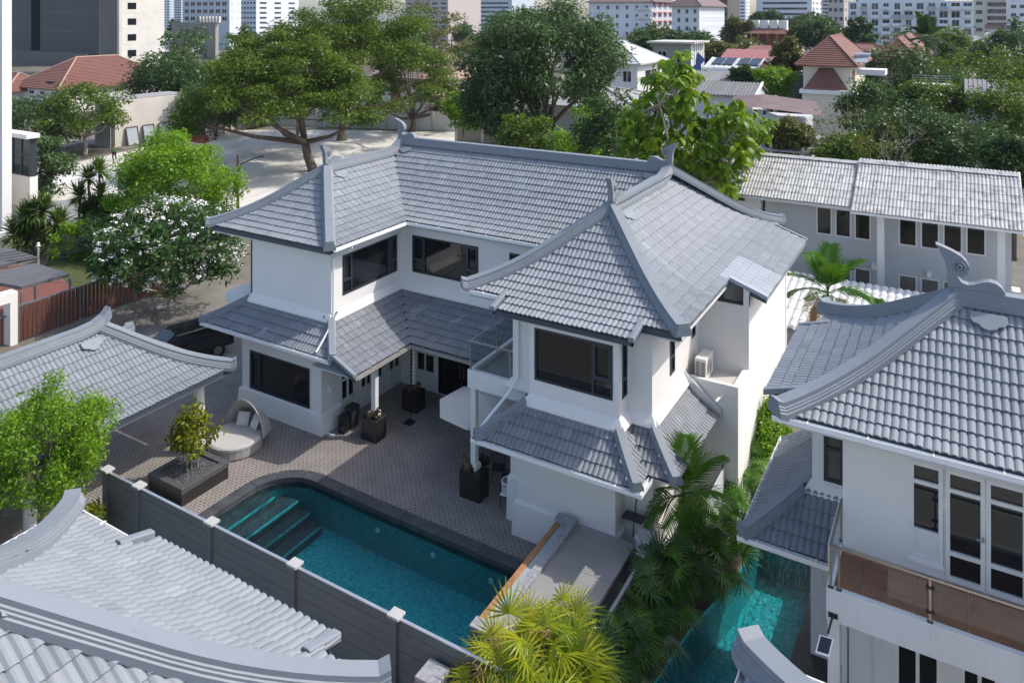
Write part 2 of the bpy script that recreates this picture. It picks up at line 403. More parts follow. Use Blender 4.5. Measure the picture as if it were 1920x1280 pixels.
    def mesh(s, name, mat=None, fix=True, smooth=False, bevel=0):
        me = bpy.data.meshes.new(name); me.from_pydata(s.v, [], s.f)
        if fix or bevel:
            bm = bmesh.new(); bm.from_mesh(me)
            if fix: bmesh.ops.recalc_face_normals(bm, faces=bm.faces)
            if bevel: bmesh.ops.bevel(bm, geom=[e for e in bm.edges], offset=bevel, segments=1, affect='EDGES', clamp_overlap=True)
            bm.to_mesh(me); bm.free()
        if smooth: me.polygons.foreach_set('use_smooth', [True] * len(me.polygons))
        if mat: me.materials.append(MAT[mat])
        return me

def link(name, data, parent=None, loc=None):
    o = bpy.data.objects.new(name, data); COL.objects.link(o)
    if parent is not None: setpar(o, parent)
    if loc is not None: o.location = loc
    return o
WLOC = {}
def wloc(o): return Vector(WLOC.get(o.name, (0, 0, 0)))     # only the empties are moved; meshes keep world coordinates
def setpar(o, p):
    o.parent = p; o.matrix_parent_inverse = Matrix.Translation(-wloc(p))
def obj(name, mb, mat, parent=None, smooth=False, bevel=0, fix=True):
    return link(name, mb.mesh(name, mat, fix, smooth, bevel), parent)
def props(o, label=None, cat=None, group=None, kind=None):
    if label: o['label'] = label
    if cat: o['category'] = cat
    if group: o['group'] = group
    if kind: o['kind'] = kind
    return o
def thing(name, label, cat, loc=(0, 0, 0), group=None):
    o = bpy.data.objects.new(name, None); COL.objects.link(o); o.location = loc; WLOC[o.name] = tuple(loc)
    o.empty_display_size = .3
    return props(o, label, cat, group)
def struct(name, mb, mat, parent=None, **k):
    o = obj(name, mb, mat, parent, **k); o['kind'] = 'structure'; return o
def mpY(y): return lambda s, d, z: (s, y + d, z)       # wall facing -Y, d goes inwards
def mpYb(y): return lambda s, d, z: (s, y - d, z)      # wall facing +Y
def mpX(x): return lambda s, d, z: (x - d, s, z)       # wall facing +X
def mpXn(x): return lambda s, d, z: (x + d, s, z)      # wall facing -X
def wall(mb, mp, a0, a1, z0, z1, openings=(), th=.18):
    xs = sorted({a0, a1, *[o[0] for o in openings], *[o[1] for o in openings]})
    for i in range(len(xs) - 1):
        c = (xs[i] + xs[i + 1]) / 2; zs = [(z0, z1)]
        for o in openings:
            if o[0] < c < o[1]:
                new = []
                for (p, q) in zs:
                    if o[2] > p: new.append((p, min(q, o[2])))
                    if o[3] < q: new.append((max(p, o[3]), q))
                zs = new
        for p, q in zs:
            if q - p > 1e-4: mb.boxm(mp, xs[i], xs[i + 1], 0, th, p, q)
    return mb
def window(parent, mp, a0, a1, z0, z1, vm=(), trans=(), fw=.06, mat='frame_dark', glass='glass', casement=(), depth=.09, out=.015, name='window'):
    """frame with mullions at vm (positions), horizontal bars trans=(a0,a1,z); one pane per cell"""
    f = MB()
    f.boxm(mp, a0, a0 + fw, -out, depth, z0, z1); f.boxm(mp, a1 - fw, a1, -out, depth, z0, z1)
    f.boxm(mp, a0 + fw, a1 - fw, -out, depth, z0, z0 + fw); f.boxm(mp, a0 + fw, a1 - fw, -out, depth, z1 - fw, z1)
    cols = [a0] + list(vm) + [a1]
    for m_ in vm: f.boxm(mp, m_ - fw / 2, m_ + fw / 2, -out + .004, depth, z0 + fw, z1 - fw)
    cells = []
    for i in range(len(cols) - 1):
        l, r = cols[i], cols[i + 1]
        zz = sorted([t[2] for t in trans if t[0] <= (l + r) / 2 <= t[1]])
        lv = l + (fw if i == 0 else fw / 2); rv = r - (fw if i == len(cols) - 2 else fw / 2)
        for z in zz: f.boxm(mp, lv, rv, -out + .004, depth, z - fw / 2, z + fw / 2)
        ed = [z0 + fw] + [v for z in zz for v in (z - fw / 2, z + fw / 2)] + [z1 - fw]
        for q in range(0, len(ed), 2): cells.append((lv, rv, ed[q], ed[q + 1], i))
    for (l, r, b, t, i) in cells:          # opening sashes get a second, thicker frame
        if i in casement and t - b > .6:
            s = .055
            for (p, q, e, g) in ((l, l + s, b, t), (r - s, r, b, t), (l + s, r - s, b, b + s), (l + s, r - s, t - s, t)):
                f.boxm(mp, p, q, -out - .02, depth - .02, e, g)
    fo = obj(name, f, mat, parent)
    for (l, r, b, t, i) in cells:
        p = MB(); p.boxm(mp, l - .005, r + .005, depth - .045, depth - .03, b - .005, t + .005); obj('pane', p, glass, fo)
    return fo
def back_panel(mb, mp, a0, a1, z0, z1, d=.3):   # closes a room behind an opening
    mb.boxm(mp, a0 - .1, a1 + .1, d, d + .05, z0 - .1, z1 + .1)

# ------------------------------------------------------------------ roof tiles
TW, TL = .31, .345
def tile_mesh(name, mat, w=TW, l=TL, roll=.036, th=.034, over=.07, seg=5, lift=.05, rolls=2):
    me = MB(); xs, zs_ = [], []
    for r in range(rolls):
        for i in range(seg - (1 if r < rolls - 1 else 0)):
            t = i / (seg - 1); xs.append((-.5 + (r + t) / rolls) * w); zs_.append(roll * (1 - abs(2 * t - 1) ** 2.2))
    n = len(xs)
    for (y, dz) in ((0, lift), (l + over, .006)):
        for x, z in zip(xs, zs_): me.v.append((x, y, z + dz))
    for x, z in zip(xs, zs_): me.v.append((x, .006, z + lift - th))
    for x, z in zip(xs, zs_): me.v.append((x, 0, z + lift))
    for i in range(n - 1):
        me.f.append((i, i + 1, n + i + 1, n + i)); me.f.append((2 * n + i, 2 * n + i + 1, 3 * n + i + 1, 3 * n + i))
    m = me.mesh(name, mat, fix=False)
    m.polygons.foreach_set('use_smooth', [k % 2 == 0 and False for k in range(len(m.polygons))])
    return m
class Roof:
    """collects tile placements of one building; the largest in view become objects, the rest one mesh"""
    def __init__(s): s.t = []; s.deck = MB()
    def face(s, p0, u, nrm, zf, d0, d1, lo, hi, z_off=0, deck=True, tw=TW, tl=TL, phase=0., skip=None):
        """eave origin p0 (x,y), unit u along eave, unit nrm inwards; lo/hi: s limits as functions of d"""
        u = Vector((u[0], u[1], 0)); n = Vector((nrm[0], nrm[1], 0)); p0 = Vector((p0[0], p0[1], 0))
        # courses by slope length
        ds = [d0]; 
        while ds[-1] < d1 - 1e-6:
            d = ds[-1]; sl = (zf(d + .05) - zf(d)) / .05
            ds.append(d + tl / math.sqrt(1 + sl * sl))
        prev = None
        for k in range(len(ds) - 1):
            a, b = ds[k], ds[k + 1]; m = min((a + b) / 2, d1)
            if m > d1: break
            l, h = lo(m), hi(m)
            nb = int(math.floor((l - phase) / tw)); 
            t = (n * (b - a) + Vector((0, 0, zf(b) - zf(a)))).normalized(); w = u.cross(t)
            if w.z < 0: uu = -u; w = uu.cross(t)
            else: uu = u
            j = nb
            while phase + (j) * tw < h:
                sc_ = phase + (j + .5) * tw
                if l <= sc_ <= h and not (skip and skip(sc_, m)):
                    pos = p0 + u * sc_ + n * a + Vector((0, 0, zf(a) + z_off))
                    M = Matrix(((uu.x, t.x, w.x, pos.x), (uu.y, t.y, w.y, pos.y), (uu.z, t.z, w.z, pos.z), (0, 0, 0, 1)))
                    s.t.append(M)
                j += 1
        if deck:
            q = [d0 + (d1 - d0) * i / 8 for i in range(9)]
            for i in range(8):
                a, b = q[i], q[i + 1]
                pts = []
                for d, sv in ((a, lo(a)), (a, hi(a)), (b, hi(b)), (b, lo(b))):
                    p = p0 + u * sv + n * d; pts.append((p.x, p.y, zf(d) + z_off - .012))
                if hi(b) - lo(b) < 1e-3: pts = pts[:3]
                s.deck.add(pts, [tuple(range(len(pts)))])
    def build(s, parent, mat='roof_tile', me=None, name='roof', limit=300, pale=None, deckmat='roof_deck'):
        ro = obj(name, s.deck, deckmat, parent, fix=False)
        me = me or tile_mesh('roof_tile', mat)
        def score(M):
            p = M.translation; d = depth_of(p)
            if d < 1: return -1
            uu, vv = pix(p)
            if not (-20 < uu < 1940 and -20 < vv < 1300): return -1
            vw = (Vector((0, 0, CAM_H)) - p).normalized(); f = vw.dot(M.col[2].to_3d())
            return f / (d * d) if f > 0 else -1
        order = sorted(range(len(s.t)), key=lambda i: -score(s.t[i]))
        rest = []
        mine = wloc(ro)
        jit = random.Random(5)
        for c, i in enumerate(order):
            M = s.t[i].copy()
            M = M @ Matrix.Rotation(jit.uniform(-.012, .012), 4, 'Y') @ Matrix.Translation((jit.uniform(-.004, .004), jit.uniform(-.01, .01), jit.uniform(0, .006)))
            if c < limit and score(s.t[i]) > 0:
                dm = me
                if pale and pale[0](M.translation): dm = pale[1]
                o = bpy.data.objects.new('roof_tile', dm); COL.objects.link(o); setpar(o, ro); o.matrix_basis = M
            else: rest.append(M)
        if rest:
            for (sel, mm) in (((lambda p: not (pale and pale[0](p))), me), ((lambda p: bool(pale and pale[0](p))), pale[1] if pale else me)):
                rs = [M for M in rest if sel(M.translation)]
                if not rs: continue
                nv = len(mm.vertices); V = np.empty(nv * 3); mm.vertices.foreach_get('co', V); V = np.c_[V.reshape(-1, 3), np.ones(nv)]
                A = np.array([np.array(M) for M in rs]); W = np.einsum('kij,nj->kni', A, V)[:, :, :3].reshape(-1, 3)
                F = np.array([tuple(p.vertices) for p in mm.polygons]); FF = (F[None] + (np.arange(len(rs)) * nv)[:, None, None]).reshape(-1, 4)
                o = link('roof_tiles', fastmesh('roof_tiles', W, FF, mm.materials[0].name), ro); o['kind'] = 'stuff'
        return ro
def fastmesh(name, V, F, mat, smooth=False):
    V = np.asarray(V, dtype=np.float32); F = np.asarray(F, dtype=np.int32); k = F.shape[1]
    me = bpy.data.meshes.new(name); me.vertices.add(len(V)); me.vertices.foreach_set('co', V.ravel())
    me.loops.add(F.size); me.loops.foreach_set('vertex_index', F.ravel())
    me.polygons.add(len(F)); me.polygons.foreach_set('loop_start', np.arange(0, F.size, k, dtype=np.int32))
    me.update(calc_edges=True); me.validate()
    if smooth: me.polygons.foreach_set('use_smooth', np.ones(len(F), dtype=bool))
    me.materials.append(MAT[mat]); return me

# flared roof profile: shallow at the eave, steeper above
def prof(z0):
    def f(d):
        if d <= 0: return z0 + .28 * d
        if d < 2: return z0 + .28 * d + .12 * d * d
        return z0 + 1.04 + .76 * (d - 2)
    return f
CAP = [(.235, -.06), (.235, .075), (.205, .09), (.205, .135), (.18, .15), (.18, .185), (.152, .20), (.152, .29),
       (-.152, .29), (-.152, .20), (-.18, .185), (-.18, .15), (-.205, .135), (-.205, .09), (-.235, .075), (-.235, -.06)]
def hip_path(corner, dirn, zf, dmax, n=14, tip=.16, lift=.02):
    """corner (x,y); dirn (dx,dy) plan step for d=1"""
    pts = []
    for i in range(n + 1):
        d = dmax * i / n
        pts.append((corner[0] + dirn[0] * d, corner[1] + dirn[1] * d, zf(d) + lift))
    a = Vector(pts[0]); b = Vector((-dirn[0], -dirn[1], 0)).normalized()
    pts.insert(0, tuple(a + b * tip + Vector((0, 0, .035 + lift))))
    return pts
def straight(a, b, n=2): return [tuple(Vector(a).lerp(Vector(b), i / (n - 1))) for i in range(n)]

def finial(parent, p, dirn, s=1.0):
    """swan-necked ridge ornament: p base point on ridge top, dirn unit (x,y) pointing inwards along the ridge"""
    d = Vector((dirn[0], dirn[1], 0)); w = Vector((-d.y, d.x, 0)); p = Vector(p)
    # outline, x inwards, z up
    neck = [(-.10, -.10), (-.13, .12), (-.13, .32), (-.17, .52), (-.27, .74), (-.36, .86), (-.20, .80), (-.04, .735), (.10, .66), (.20, .56),
            (.245, .45), (.235, .345), (.175, .275), (.09, .25), (.03, .275), (.015, .245), (.06, .17), (.12, .11), (.20, .085), (.22, -.10)]
    body = [(.10, -.10), (.12, .11), (.24, .085), (.36, .115), (.50, .185), (.62, .215), (.74, .195), (.83, .12), (.88, .03), (.90, -.10)]
    def solid(pts, t, mb):
        n = len(pts); inset = .016
        ring = []
        c = Vector((sum(q[0] for q in pts) / n, sum(q[1] for q in pts) / n))
        out = []
        for i in range(n):
            a = Vector(pts[i - 1]); b = Vector(pts[i]); e = Vector(pts[(i + 1) % n])
            tg = (e - a).normalized(); nn = Vector((-tg.y, tg.x)); out.append(b + nn * inset)
        lay = [(out, -t), (pts, -t * .55), (pts, t * .55), (out, t)]
        base = len(mb.v)
        for (L, o) in lay:
            for q in L: mb.v.append(tuple(p + (d * q[0] + Vector((0, 0, 1)) * q[1]) * s + w * o * s))
        for k in range(3):
            for i in range(n):
                j = (i + 1) % n; mb.f.append((base + k * n + i, base + k * n + j, base + (k + 1) * n + j, base + (k + 1) * n + i))
        mb.f.append(tuple(base + i for i in range(n))[::-1]); mb.f.append(tuple(base + 3 * n + i for i in range(n)))
    # winding: outlines run clockwise seen from +w, so inset goes inwards
    mb = MB(); solid(neck, .10, mb)
    f = obj('finial', mb, 'roof_trim', parent)
    mb = MB(); solid(body, .12, mb); obj('finial_tail', mb, 'roof_trim', f)
    for sgn in (-1, 1):
        mb = MB(); c = p + (d * .085 + Vector((0, 0, .455))) * s
        for r, h in ((.10, .115), (.045, .14)):
            pts = []
            for i in range(15):
                a = 2 * math.pi * i / 14
                pts.append(c + (d * math.cos(a) + Vector((0, 0, 1)) * math.sin(a)) * r * s + w * sgn * h * s)
            mb.tube(pts, .022 * s, 6, cap=False)
        obj('spiral', mb, 'roof_trim', f)
    return f
def plaque(parent, p, u, up, s=1.0):
    """scalloped plate lying on the slope; u along eave, up = upslope unit"""
    u = Vector(u); t = Vector(up).normalized(); n = u.cross(t)
    if n.z < 0: n = -n
    p = Vector(p) + n * .1
    pts = [(-.36, .30), (.36, .30), (.38, .10), (.30, .0), (.20, -.02), (.14, -.10), (0, -.15), (-.14, -.10), (-.20, -.02), (-.30, .0), (-.38, .10)]
    mb = MB(); mb.prism([tuple(p + u * a * s + t * b * s) for a, b in pts], n * .045)
    return obj('scalloped_plate', mb, 'roof_trim', parent, bevel=.012)
GUT = [(0, 0), (.0, -.11), (.03, -.135), (.10, -.135), (.135, -.10), (.135, .012), (.118, .012), (.118, -.09), (.095, -.115), (.035, -.115), (.018, -.10), (.018, 0)]
def gutter(parent, path, mat='white_paint', step=1.1):
    g = MB(); g.sweep(path, GUT); go = obj('gutter', g, mat, parent)
    b = MB()
    for i in range(len(path) - 1):
        A, B = Vector(path[i]), Vector(path[i + 1]); L = (B - A).length; n = int(L / step)
        t = (B - A).normalized(); sd = Vector((t.y, -t.x, 0))
        for k in range(n):
            c = A + t * (L * (k + .5) / n)
            b.prism([tuple(c + t * a + sd * s_ + Vector((0, 0, .014))) for a, s_ in ((-.015, -.05), (.015, -.05), (.015, .15), (-.015, .15))], (0, 0, .012))
    if b.v: o = obj('gutter_brackets', b, mat, go); o['kind'] = 'stuff'
    return go
# ------------------------------------------------------------------ main courtyard house
HL = (-16.5, 26.0, 0)
house = thing('courtyard_house', 'white two-storey L-shaped house with swept grey tiled roofs around the pool courtyard', 'house', HL)
Z0 = 7.12; zf = prof(Z0)
LXL, LXR, LY = -27.25, -20.5, 21.45; LA = (LXL + LXR) / 2; LH = (LXR - LXL) / 2
CXL, CXR, CYF = -13.85, -6.72, 20.72; CA = (CXL + CXR) / 2; CH = (CXR - CXL) / 2
MY0, MY1 = 26.05, 33.95; MR = 30.0; MH = MR - MY0
rf = Roof()
rf.face((LXL, LY), (1, 0), (0, 1), zf, 0, LH, lambda d: d, lambda d: 2 * LH - d)
rf.face((LXR, LY), (0, 1), (-1, 0), zf, 0, LH, lambda d: d, lambda d: MY0 - LY + d + .12)
rf.face((LXL, LY), (0, 1), (1, 0), zf, 0, LH, lambda d: d, lambda d: MY1 - LY - d * MH / LH)
rf.face((LXR, MY0), (1, 0), (0, 1), zf, 0, MH, lambda d: -min(d, LH) - .12, lambda d: CXL - LXR + min(d, CH) + .12)
rf.face((CXL, CYF), (0, 1), (1, 0), zf, 0, CH, lambda d: d, lambda d: MY0 - CYF + d + .12)
rf.face((CXL, CYF), (1, 0), (0, 1), zf, 0, CH, lambda d: d, lambda d: 2 * CH - d)
rf.face((CXL, CYF), (1, 0), (0, 1), zf, -.66, 0, lambda d: 1.42, lambda d: 5.88)
rf.face((CXR, CYF), (0, 1), (-1, 0), zf, 0, CH, lambda d: d, lambda d: MY1 - CYF - d * MH / CH)
zfe = lambda d: Z0 + .34 * d
rf.face((CXR, CYF), (0, 1), (-1, 0), zfe, -1.2, 0, lambda d: 5.14, lambda d: 12.45)
rf.face((LXL, MY1), (1, 0), (0, -1), zf, 0, MH, lambda d: d * LH / MH, lambda d: CXR - LXL - d * CH / MH)
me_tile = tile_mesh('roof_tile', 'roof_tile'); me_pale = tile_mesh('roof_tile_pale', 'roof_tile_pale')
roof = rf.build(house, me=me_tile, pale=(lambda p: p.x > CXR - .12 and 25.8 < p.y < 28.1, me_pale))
def cap(parent, path, k=1.0, name='hip_cap', mat='roof_trim', close=True):
    mb = MB(); mb.sweep(path, [(a * k, b * k) for a, b in CAP]); return obj(name, mb, mat, parent)
zL, zC, zM = zf(LH), zf(CH), zf(MH)
cap(roof, hip_path((LXL, LY), (1, 1), zf, LH)); cap(roof, hip_path((LXR, LY), (-1, 1), zf, LH))
cap(roof, hip_path((CXL, CYF), (1, 1), zf, CH)); cap(roof, hip_path((CXR, CYF), (-1, 1), zf, CH))
cap(roof, hip_path((CXR, MY1), (-CH / MH, -1), zf, MH)); cap(roof, hip_path((LXL, MY1), (LH / MH, -1), zf, MH))
cap(roof, [(LA, LY + LH - .1, zL), (LA, 28.9, zL), (LA, 29.35, zL + .08), (LA, MR - .1, zM - .02)], name='ridge_cap')
cap(roof, [(CA, CYF + CH - .1, zC), (CA, 28.9, zC), (CA, 29.35, zC + .06), (CA, MR - .1, zM - .02)], name='ridge_cap')
cap(roof, [(LA - .12, MR, zM + .01), (CA + .12, MR, zM + .01)], name='ridge_cap')
finial(roof, (LA, LY + LH - .05, zL + .30), (0, 1), .95)
finial(roof, (CA, CYF + CH - .05, zC + .30), (0, 1), .95)
finial(roof, (LA - .05, MR, zM + .31), (1, 0), 1.0)
finial(roof, (CA + .05, MR, zM + .31), (-1, 0), 1.0)
for (p, u, n) in (((LA + .45, LY + LH + .45), (0, 1, 0), (-1, 0)), ((CA + .45, CYF + CH + .45), (0, 1, 0), (-1, 0)),
                  ((LA + .55, MR - .45), (1, 0, 0), (0, 1)), ((CA - .55, MR - .45), (1, 0, 0), (0, 1))):
    dd = {0: LH - .45, 1: CH - .45, 2: MH - .45, 3: MH - .45}
    d = (LH if p[0] < -20 else CH) - .5 if u[1] else MH - .5
    plaque(roof, (p[0], p[1], zf(d)), u, (n[0], n[1], .76), .95)
# verge caps of the stepped eave over the bay and over the side extension
def verge(parent, a, b, k=.5, mat='roof_trim'):
    mb = MB(); mb.sweep([a, b], [(.16 * k * 2, -.06), (.16 * k * 2, .06), (.12 * k * 2, .082), (-.12 * k * 2, .082), (-.16 * k * 2, .06), (-.16 * k * 2, -.06)])
    return obj('verge_cap', mb, mat, parent, bevel=.01)
for x in (-12.46, -7.93): verge(roof, (x, CYF - .70, zf(-.70) + .03), (x, CYF + .15, zf(.15) + .03), .28)
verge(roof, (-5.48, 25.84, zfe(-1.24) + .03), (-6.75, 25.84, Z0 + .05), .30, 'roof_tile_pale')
verge(roof, (-5.48, 33.2, zfe(-1.24) + .03), (-6.75, 33.2, Z0 + .05), .22)
# fascias
def fascia(parent, a, b, h=.22, t=.05, mat='fascia', name='fascia'):
    mb = MB(); mb.sweep([a, b], [(0, 0), (0, -h), (-t, -h), (-t, 0)]); return obj(name, mb, mat, parent)
fz = Z0 + .02
fascia(house, (LXL + .02, LY + .03, fz), (LXR - .02, LY + .03, fz)); fascia(house, (LXL + .03, 33.0, fz), (LXL + .03, LY + .02, fz))
fascia(house, (LXR - .04, LY + .06, fz), (LXR - .04, MY0 + .04, fz), .2); fascia(house, (LXR - .04, MY0 + .04, fz), (CXL + .04, MY0 + .04, fz), .2)
fascia(house, (CXL + .03, MY0, fz), (CXL + .03, CYF + .03, fz)); fascia(house, (CXL + .03, CYF + .03, fz), (-12.46, CYF + .03, fz))
fascia(house, (-7.93, CYF + .03, fz), (CXR - .02, CYF + .03, fz)); fascia(house, (CXR - .03, CYF + .05, fz), (CXR - .03, 25.86, fz), .12, mat='roof_trim')
bz = zf(-.62); fascia(house, (-12.48, CYF - .60, bz), (-7.91, CYF - .60, bz), .2)
for x, s_ in ((-7.91, 1), (-12.48, -1)):
    mb = MB(); mb.prism([(x, CYF - .60, bz), (x, CYF + .03, zf(0)), (x, CYF + .03, zf(0) - .2), (x, CYF - .60, bz - .2)], (.05 * -s_, 0, 0)); obj('fascia', mb, 'fascia', house)
ez = zfe(-1.18); fascia(house, (-5.53, 25.86, ez), (-5.53, 33.15, ez), .13, mat='roof_trim')
mb = MB(); mb.prism([(-5.55, 25.87, ez - .0), (-6.72, 25.87, Z0), (-6.72, 25.87, Z0 - .2), (-5.55, 25.87, ez - .2)], (0, .05, 0)); obj('fascia', mb, 'fascia', house)
# soffits
sf = MB(); sf.box(LXL + .08, LXR - .09, LY + .09, MY1 - .3, 6.84, 6.9); sf.box(LXR - .09, CXL + .08, MY0 + .1, MY1 - .3, 6.845, 6.905)
sf.box(CXL + .08, CXR - .08, CYF + .09, MY1 - .3, 6.85, 6.91); obj('soffit', sf, 'pale_grey', house)
sf = MB(); sf.box(-12.43, -7.96, CYF - .55, CYF + .085, 6.76, 6.80); obj('soffit', sf, 'pale_grey', house)
# gutters (white)
gutter(house, [(LXR - .0, LY + .18, Z0 + .0), (LXR - .0, MY0 - .0, Z0), (CXL + .3, MY0, Z0)])
gutter(house, [(CXL - .0, MY0 - .2, Z0), (CXL, CYF, Z0), (-12.5, CYF, Z0)])

# ---- walls
W = MB()
UZ0, UZ1 = 4.05, 6.95
wall(W, mpY(22.07), -25.40, -21.07, UZ0, UZ1)
wall(W, mpX(-21.07), 22.25, 26.4, UZ0, UZ1, [(22.75, 26.13, 4.90, 6.48)])
wall(W, mpY(26.4), -21.25, -12.4, UZ0, UZ1, [(-20.45, -17.07, 4.90, 6.48), (-15.6, -14.4, 5.7, 6.48)])
wall(W, mpXn(-25.40), 22.25, 33.2, UZ0, UZ1)
wall(W, mpYb(33.2), -25.2, -6.3, 0, UZ1)
obj('wall', W, 'white_wall', house)
W = MB()
wall(W, mpY(21.2), -12.4, -11.4, UZ0, UZ1); wall(W, mpXn(-11.4), 20.68, 21.2, UZ0, 6.8)
wall(W, mpY(20.5), -11.4, -8.47, UZ0, 6.78, [(-11.23, -8.67, 4.90, 6.48)])
wall(W, mpX(-8.47), 20.68, 21.2, UZ0, 6.8, [(20.70, 21.08, 4.90, 6.48)])
wall(W, mpY(21.2), -8.65, -7.75, UZ0, UZ1); wall(W, mpXn(-12.4), 21.38, 26.4, UZ0, UZ1, [(22.2, 24.2, 4.3, 6.4)])
wall(W, mpX(-7.75), 21.38, 25.7, UZ0, UZ1, [(22.75, 23.22, 4.90, 6.48), (24.95, 25.35, 5.25, 6.55)])
obj('wall', W, 'white_wall', house)
# outer side block
W = MB()
wall(W, mpX(-6.07), 24.3, 31.7, 0, 4.32); wall(W, mpY(24.3), -7.75, -6.25, 0, 4.32, th=.14)
wall(W, mpX(-6.07), 25.7, 31.7, 4.32, 6.75); wall(W, mpY(25.7), -7.75, -6.25, 4.1, 6.38)
wall(W, mpYb(31.7), -8, -6.25, 0, 6.75)
W.prism([(-6.25, 25.72, 6.38), (-6.07, 25.72, 6.38), (-6.07, 25.72, 6.85), (-6.25, 25.72, 6.93)], (0, .14, 0))
obj('wall', W, 'white_wall', house)
fl = MB(); fl.box(-7.75, -6.22, 24.42, 25.7, 3.9, 4.12); obj('ledge_floor', fl, 'old_concrete', house)
tg = MB(); tg.add([(-7.72, 25.80, 6.40), (-6.26, 25.80, 6.40), (-6.26, 25.80, 6.92), (-7.72, 25.80, 7.5)], [(0, 1, 2, 3)])
gw = MB(); gw.box(-7.74, -6.26, 25.72, 25.86, 6.38, 6.44); gw.box(-7.02, -6.97, 25.74, 25.84, 6.44, 7.2); g0 = obj('gable_window', gw, 'frame_dark', house); obj('pane', tg, 'glass_blue', g0, fix=False)
# ground floor
W = MB()
wall(W, mpY(21.6), -25.45, -21.07, 0, 3.45, [(-25.01, -21.67, .80, 2.35)])
wall(W, mpX(-21.07), 21.78, 26.4, 0, 3.9, [(22.65, 23.48, .12, 2.32), (23.80, 25.22, .12, 2.32), (25.56, 26.36, .12, 2.32)])
wall(W, mpY(26.4), -21.25, -12.4, 0, 3.9, [(-20.30, -19.24, .12, 2.32), (-19.07, -16.6, .05, 2.5)])
wall(W, mpXn(-25.45), 21.78, 33.2, 0, 3.9)
obj('wall', W, 'white_wall', house)
W = MB()
wall(W, mpY(20.55), -11.85, -8.62, 0, 3.6); wall(W, mpX(-8.62), 20.73, 21.25, 0, 3.6); wall(W, mpY(21.25), -8.8, -7.75, 0, 3.6)
wall(W, mpX(-7.75), 21.43, 24.3, 0, 4.05); wall(W, mpXn(-11.85), 20.73, 26.4, 0, 3.6)
W.box(-12.40, -11.86, 21.05, 21.7, 0, 3.3)
obj('wall', W, 'white_wall', house)
# plinths (splayed base courses)
def plinth(path, h=.72, t=.14):
    mb = MB(); mb.sweep(path, [(-.02, 0), (t, 0), (t * .75, h), (.005, h + .07), (-.02, h + .07)]); return obj('plinth', mb, 'white_wall', house)
plinth([(-25.45, 24, 0), (-25.45, 21.6, 0), (-21.07, 21.6, 0), (-21.07, 22.62, 0)])
plinth([(-11.85, 21.04, 0), (-11.85, 20.55, 0), (-8.62, 20.55, 0), (-8.62, 21.25, 0), (-7.75, 21.25, 0), (-7.75, 24.28, 0)], .98)
plinth([(-12.40, 21.69, 0), (-12.40, 21.05, 0), (-11.86, 21.05, 0)], 1.35, .10)
# ledge mouldings at first-floor level
LED = [(-.01, .0), (.17, .0), (.19, .05), (.17, .10), (.03, .32), (-.01, .34)]
def ledge(path):
    mb = MB(); mb.sweep(path, LED); return obj('cornice', mb, 'white_wall', house)
ledge([(-25.4, 28, 4.10), (-25.4, 22.07, 4.10), (-21.07, 22.07, 4.10), (-21.07, 26.4, 4.10), (-14.2, 26.4, 4.10)])
ledge([(-12.4, 21.9, 4.10), (-12.4, 21.2, 4.10), (-11.4, 21.2, 4.10), (-11.4, 20.5, 4.10), (-8.47, 20.5, 4.10), (-8.47, 21.2, 4.10), (-7.75, 21.2, 4.10), (-7.75, 24.28, 4.10)])
# downpipes
def pipe(parent, path, r=.045, mat='white_paint'):
    mb = MB(); mb.tube(path, r, 8); return obj('downpipe', mb, mat, parent)
pipe(house, [(-20.42, 22.6, 7.0), (-20.42, 22.6, 6.93), (-20.98, 22.16, 6.55), (-20.98, 22.14, 4.45), (-20.95, 22.1, 4.2), (-20.72, 21.6, 4.0), (-20.75, 21.12, 3.52), (-20.75, 20.98, 3.42)])
pipe(house, [(-12.18, 21.12, 6.7), (-12.18, 21.12, 4.5), (-12.30, 20.7, 4.1), (-12.5, 20.0, 3.7), (-12.62, 19.5, 3.42)], .05)
# ---- windows
window(house, mpX(-21.07), 22.75, 26.13, 4.90, 6.48, (23.28, 25.55), ((22.7, 23.3, 5.43), (25.5, 26.2, 5.43)), casement=(0, 2))
window(house, mpY(26.4), -20.45, -17.07, 4.90, 6.48, (-19.82, -17.65), ((-20.5, -19.8, 5.43), (-17.7, -17, 5.43)), casement=(0, 2))
window(house, mpY(26.4), -15.6, -14.4, 5.7, 6.48)
window(house, mpY(20.5), -11.23, -8.67, 4.90, 6.48, (-9.30,), ((-9.3, -8.6, 5.42),), casement=(1,), fw=.07)
window(house, mpX(-8.47), 20.70, 21.08, 4.90, 6.48, (), ((20.6, 21.2, 5.42),))
window(house, mpX(-7.75), 22.75, 23.22, 4.90, 6.48, (), ((22.6, 23.3, 5.42),), glass='glass_blue')
window(house, mpX(-7.75), 24.95, 25.35, 5.25, 6.55, (), ((24.6, 25.6, 5.8),))
window(house, mpY(21.6), -25.01, -21.67, .80, 2.35, (-24.42,), casement=(0,))
def french(mp, a0, a1, n, sill=.72):
    cw = (a1 - a0) / n
    for i in range(n):
        l, r = a0 + i * cw + .004, a0 + (i + 1) * cw - .004
        f = window(house, mp, l, r, .12, 2.32, ((l + r) / 2,), ((l, r, sill + .05), (l, r, 1.55)), fw=.07, mat='frame_white', name='french_window')
        p = MB(); p.boxm(mp, l + .07, r - .07, .01, .06, .19, sill + .01); obj('door_panel', p, 'frame_white', f)
        p = MB(); p.boxm(mp, l + .15, r - .15, -.005, .012, .27, sill - .08); obj('moulding', p, 'frame_white', f, bevel=.004)
french(mpX(-21.07), 22.65, 23.48, 1); french(mpX(-21.07), 23.80, 25.22, 2); french(mpX(-21.07), 25.56, 26.36, 1)
french(mpY(26.4), -20.30, -19.24, 1)
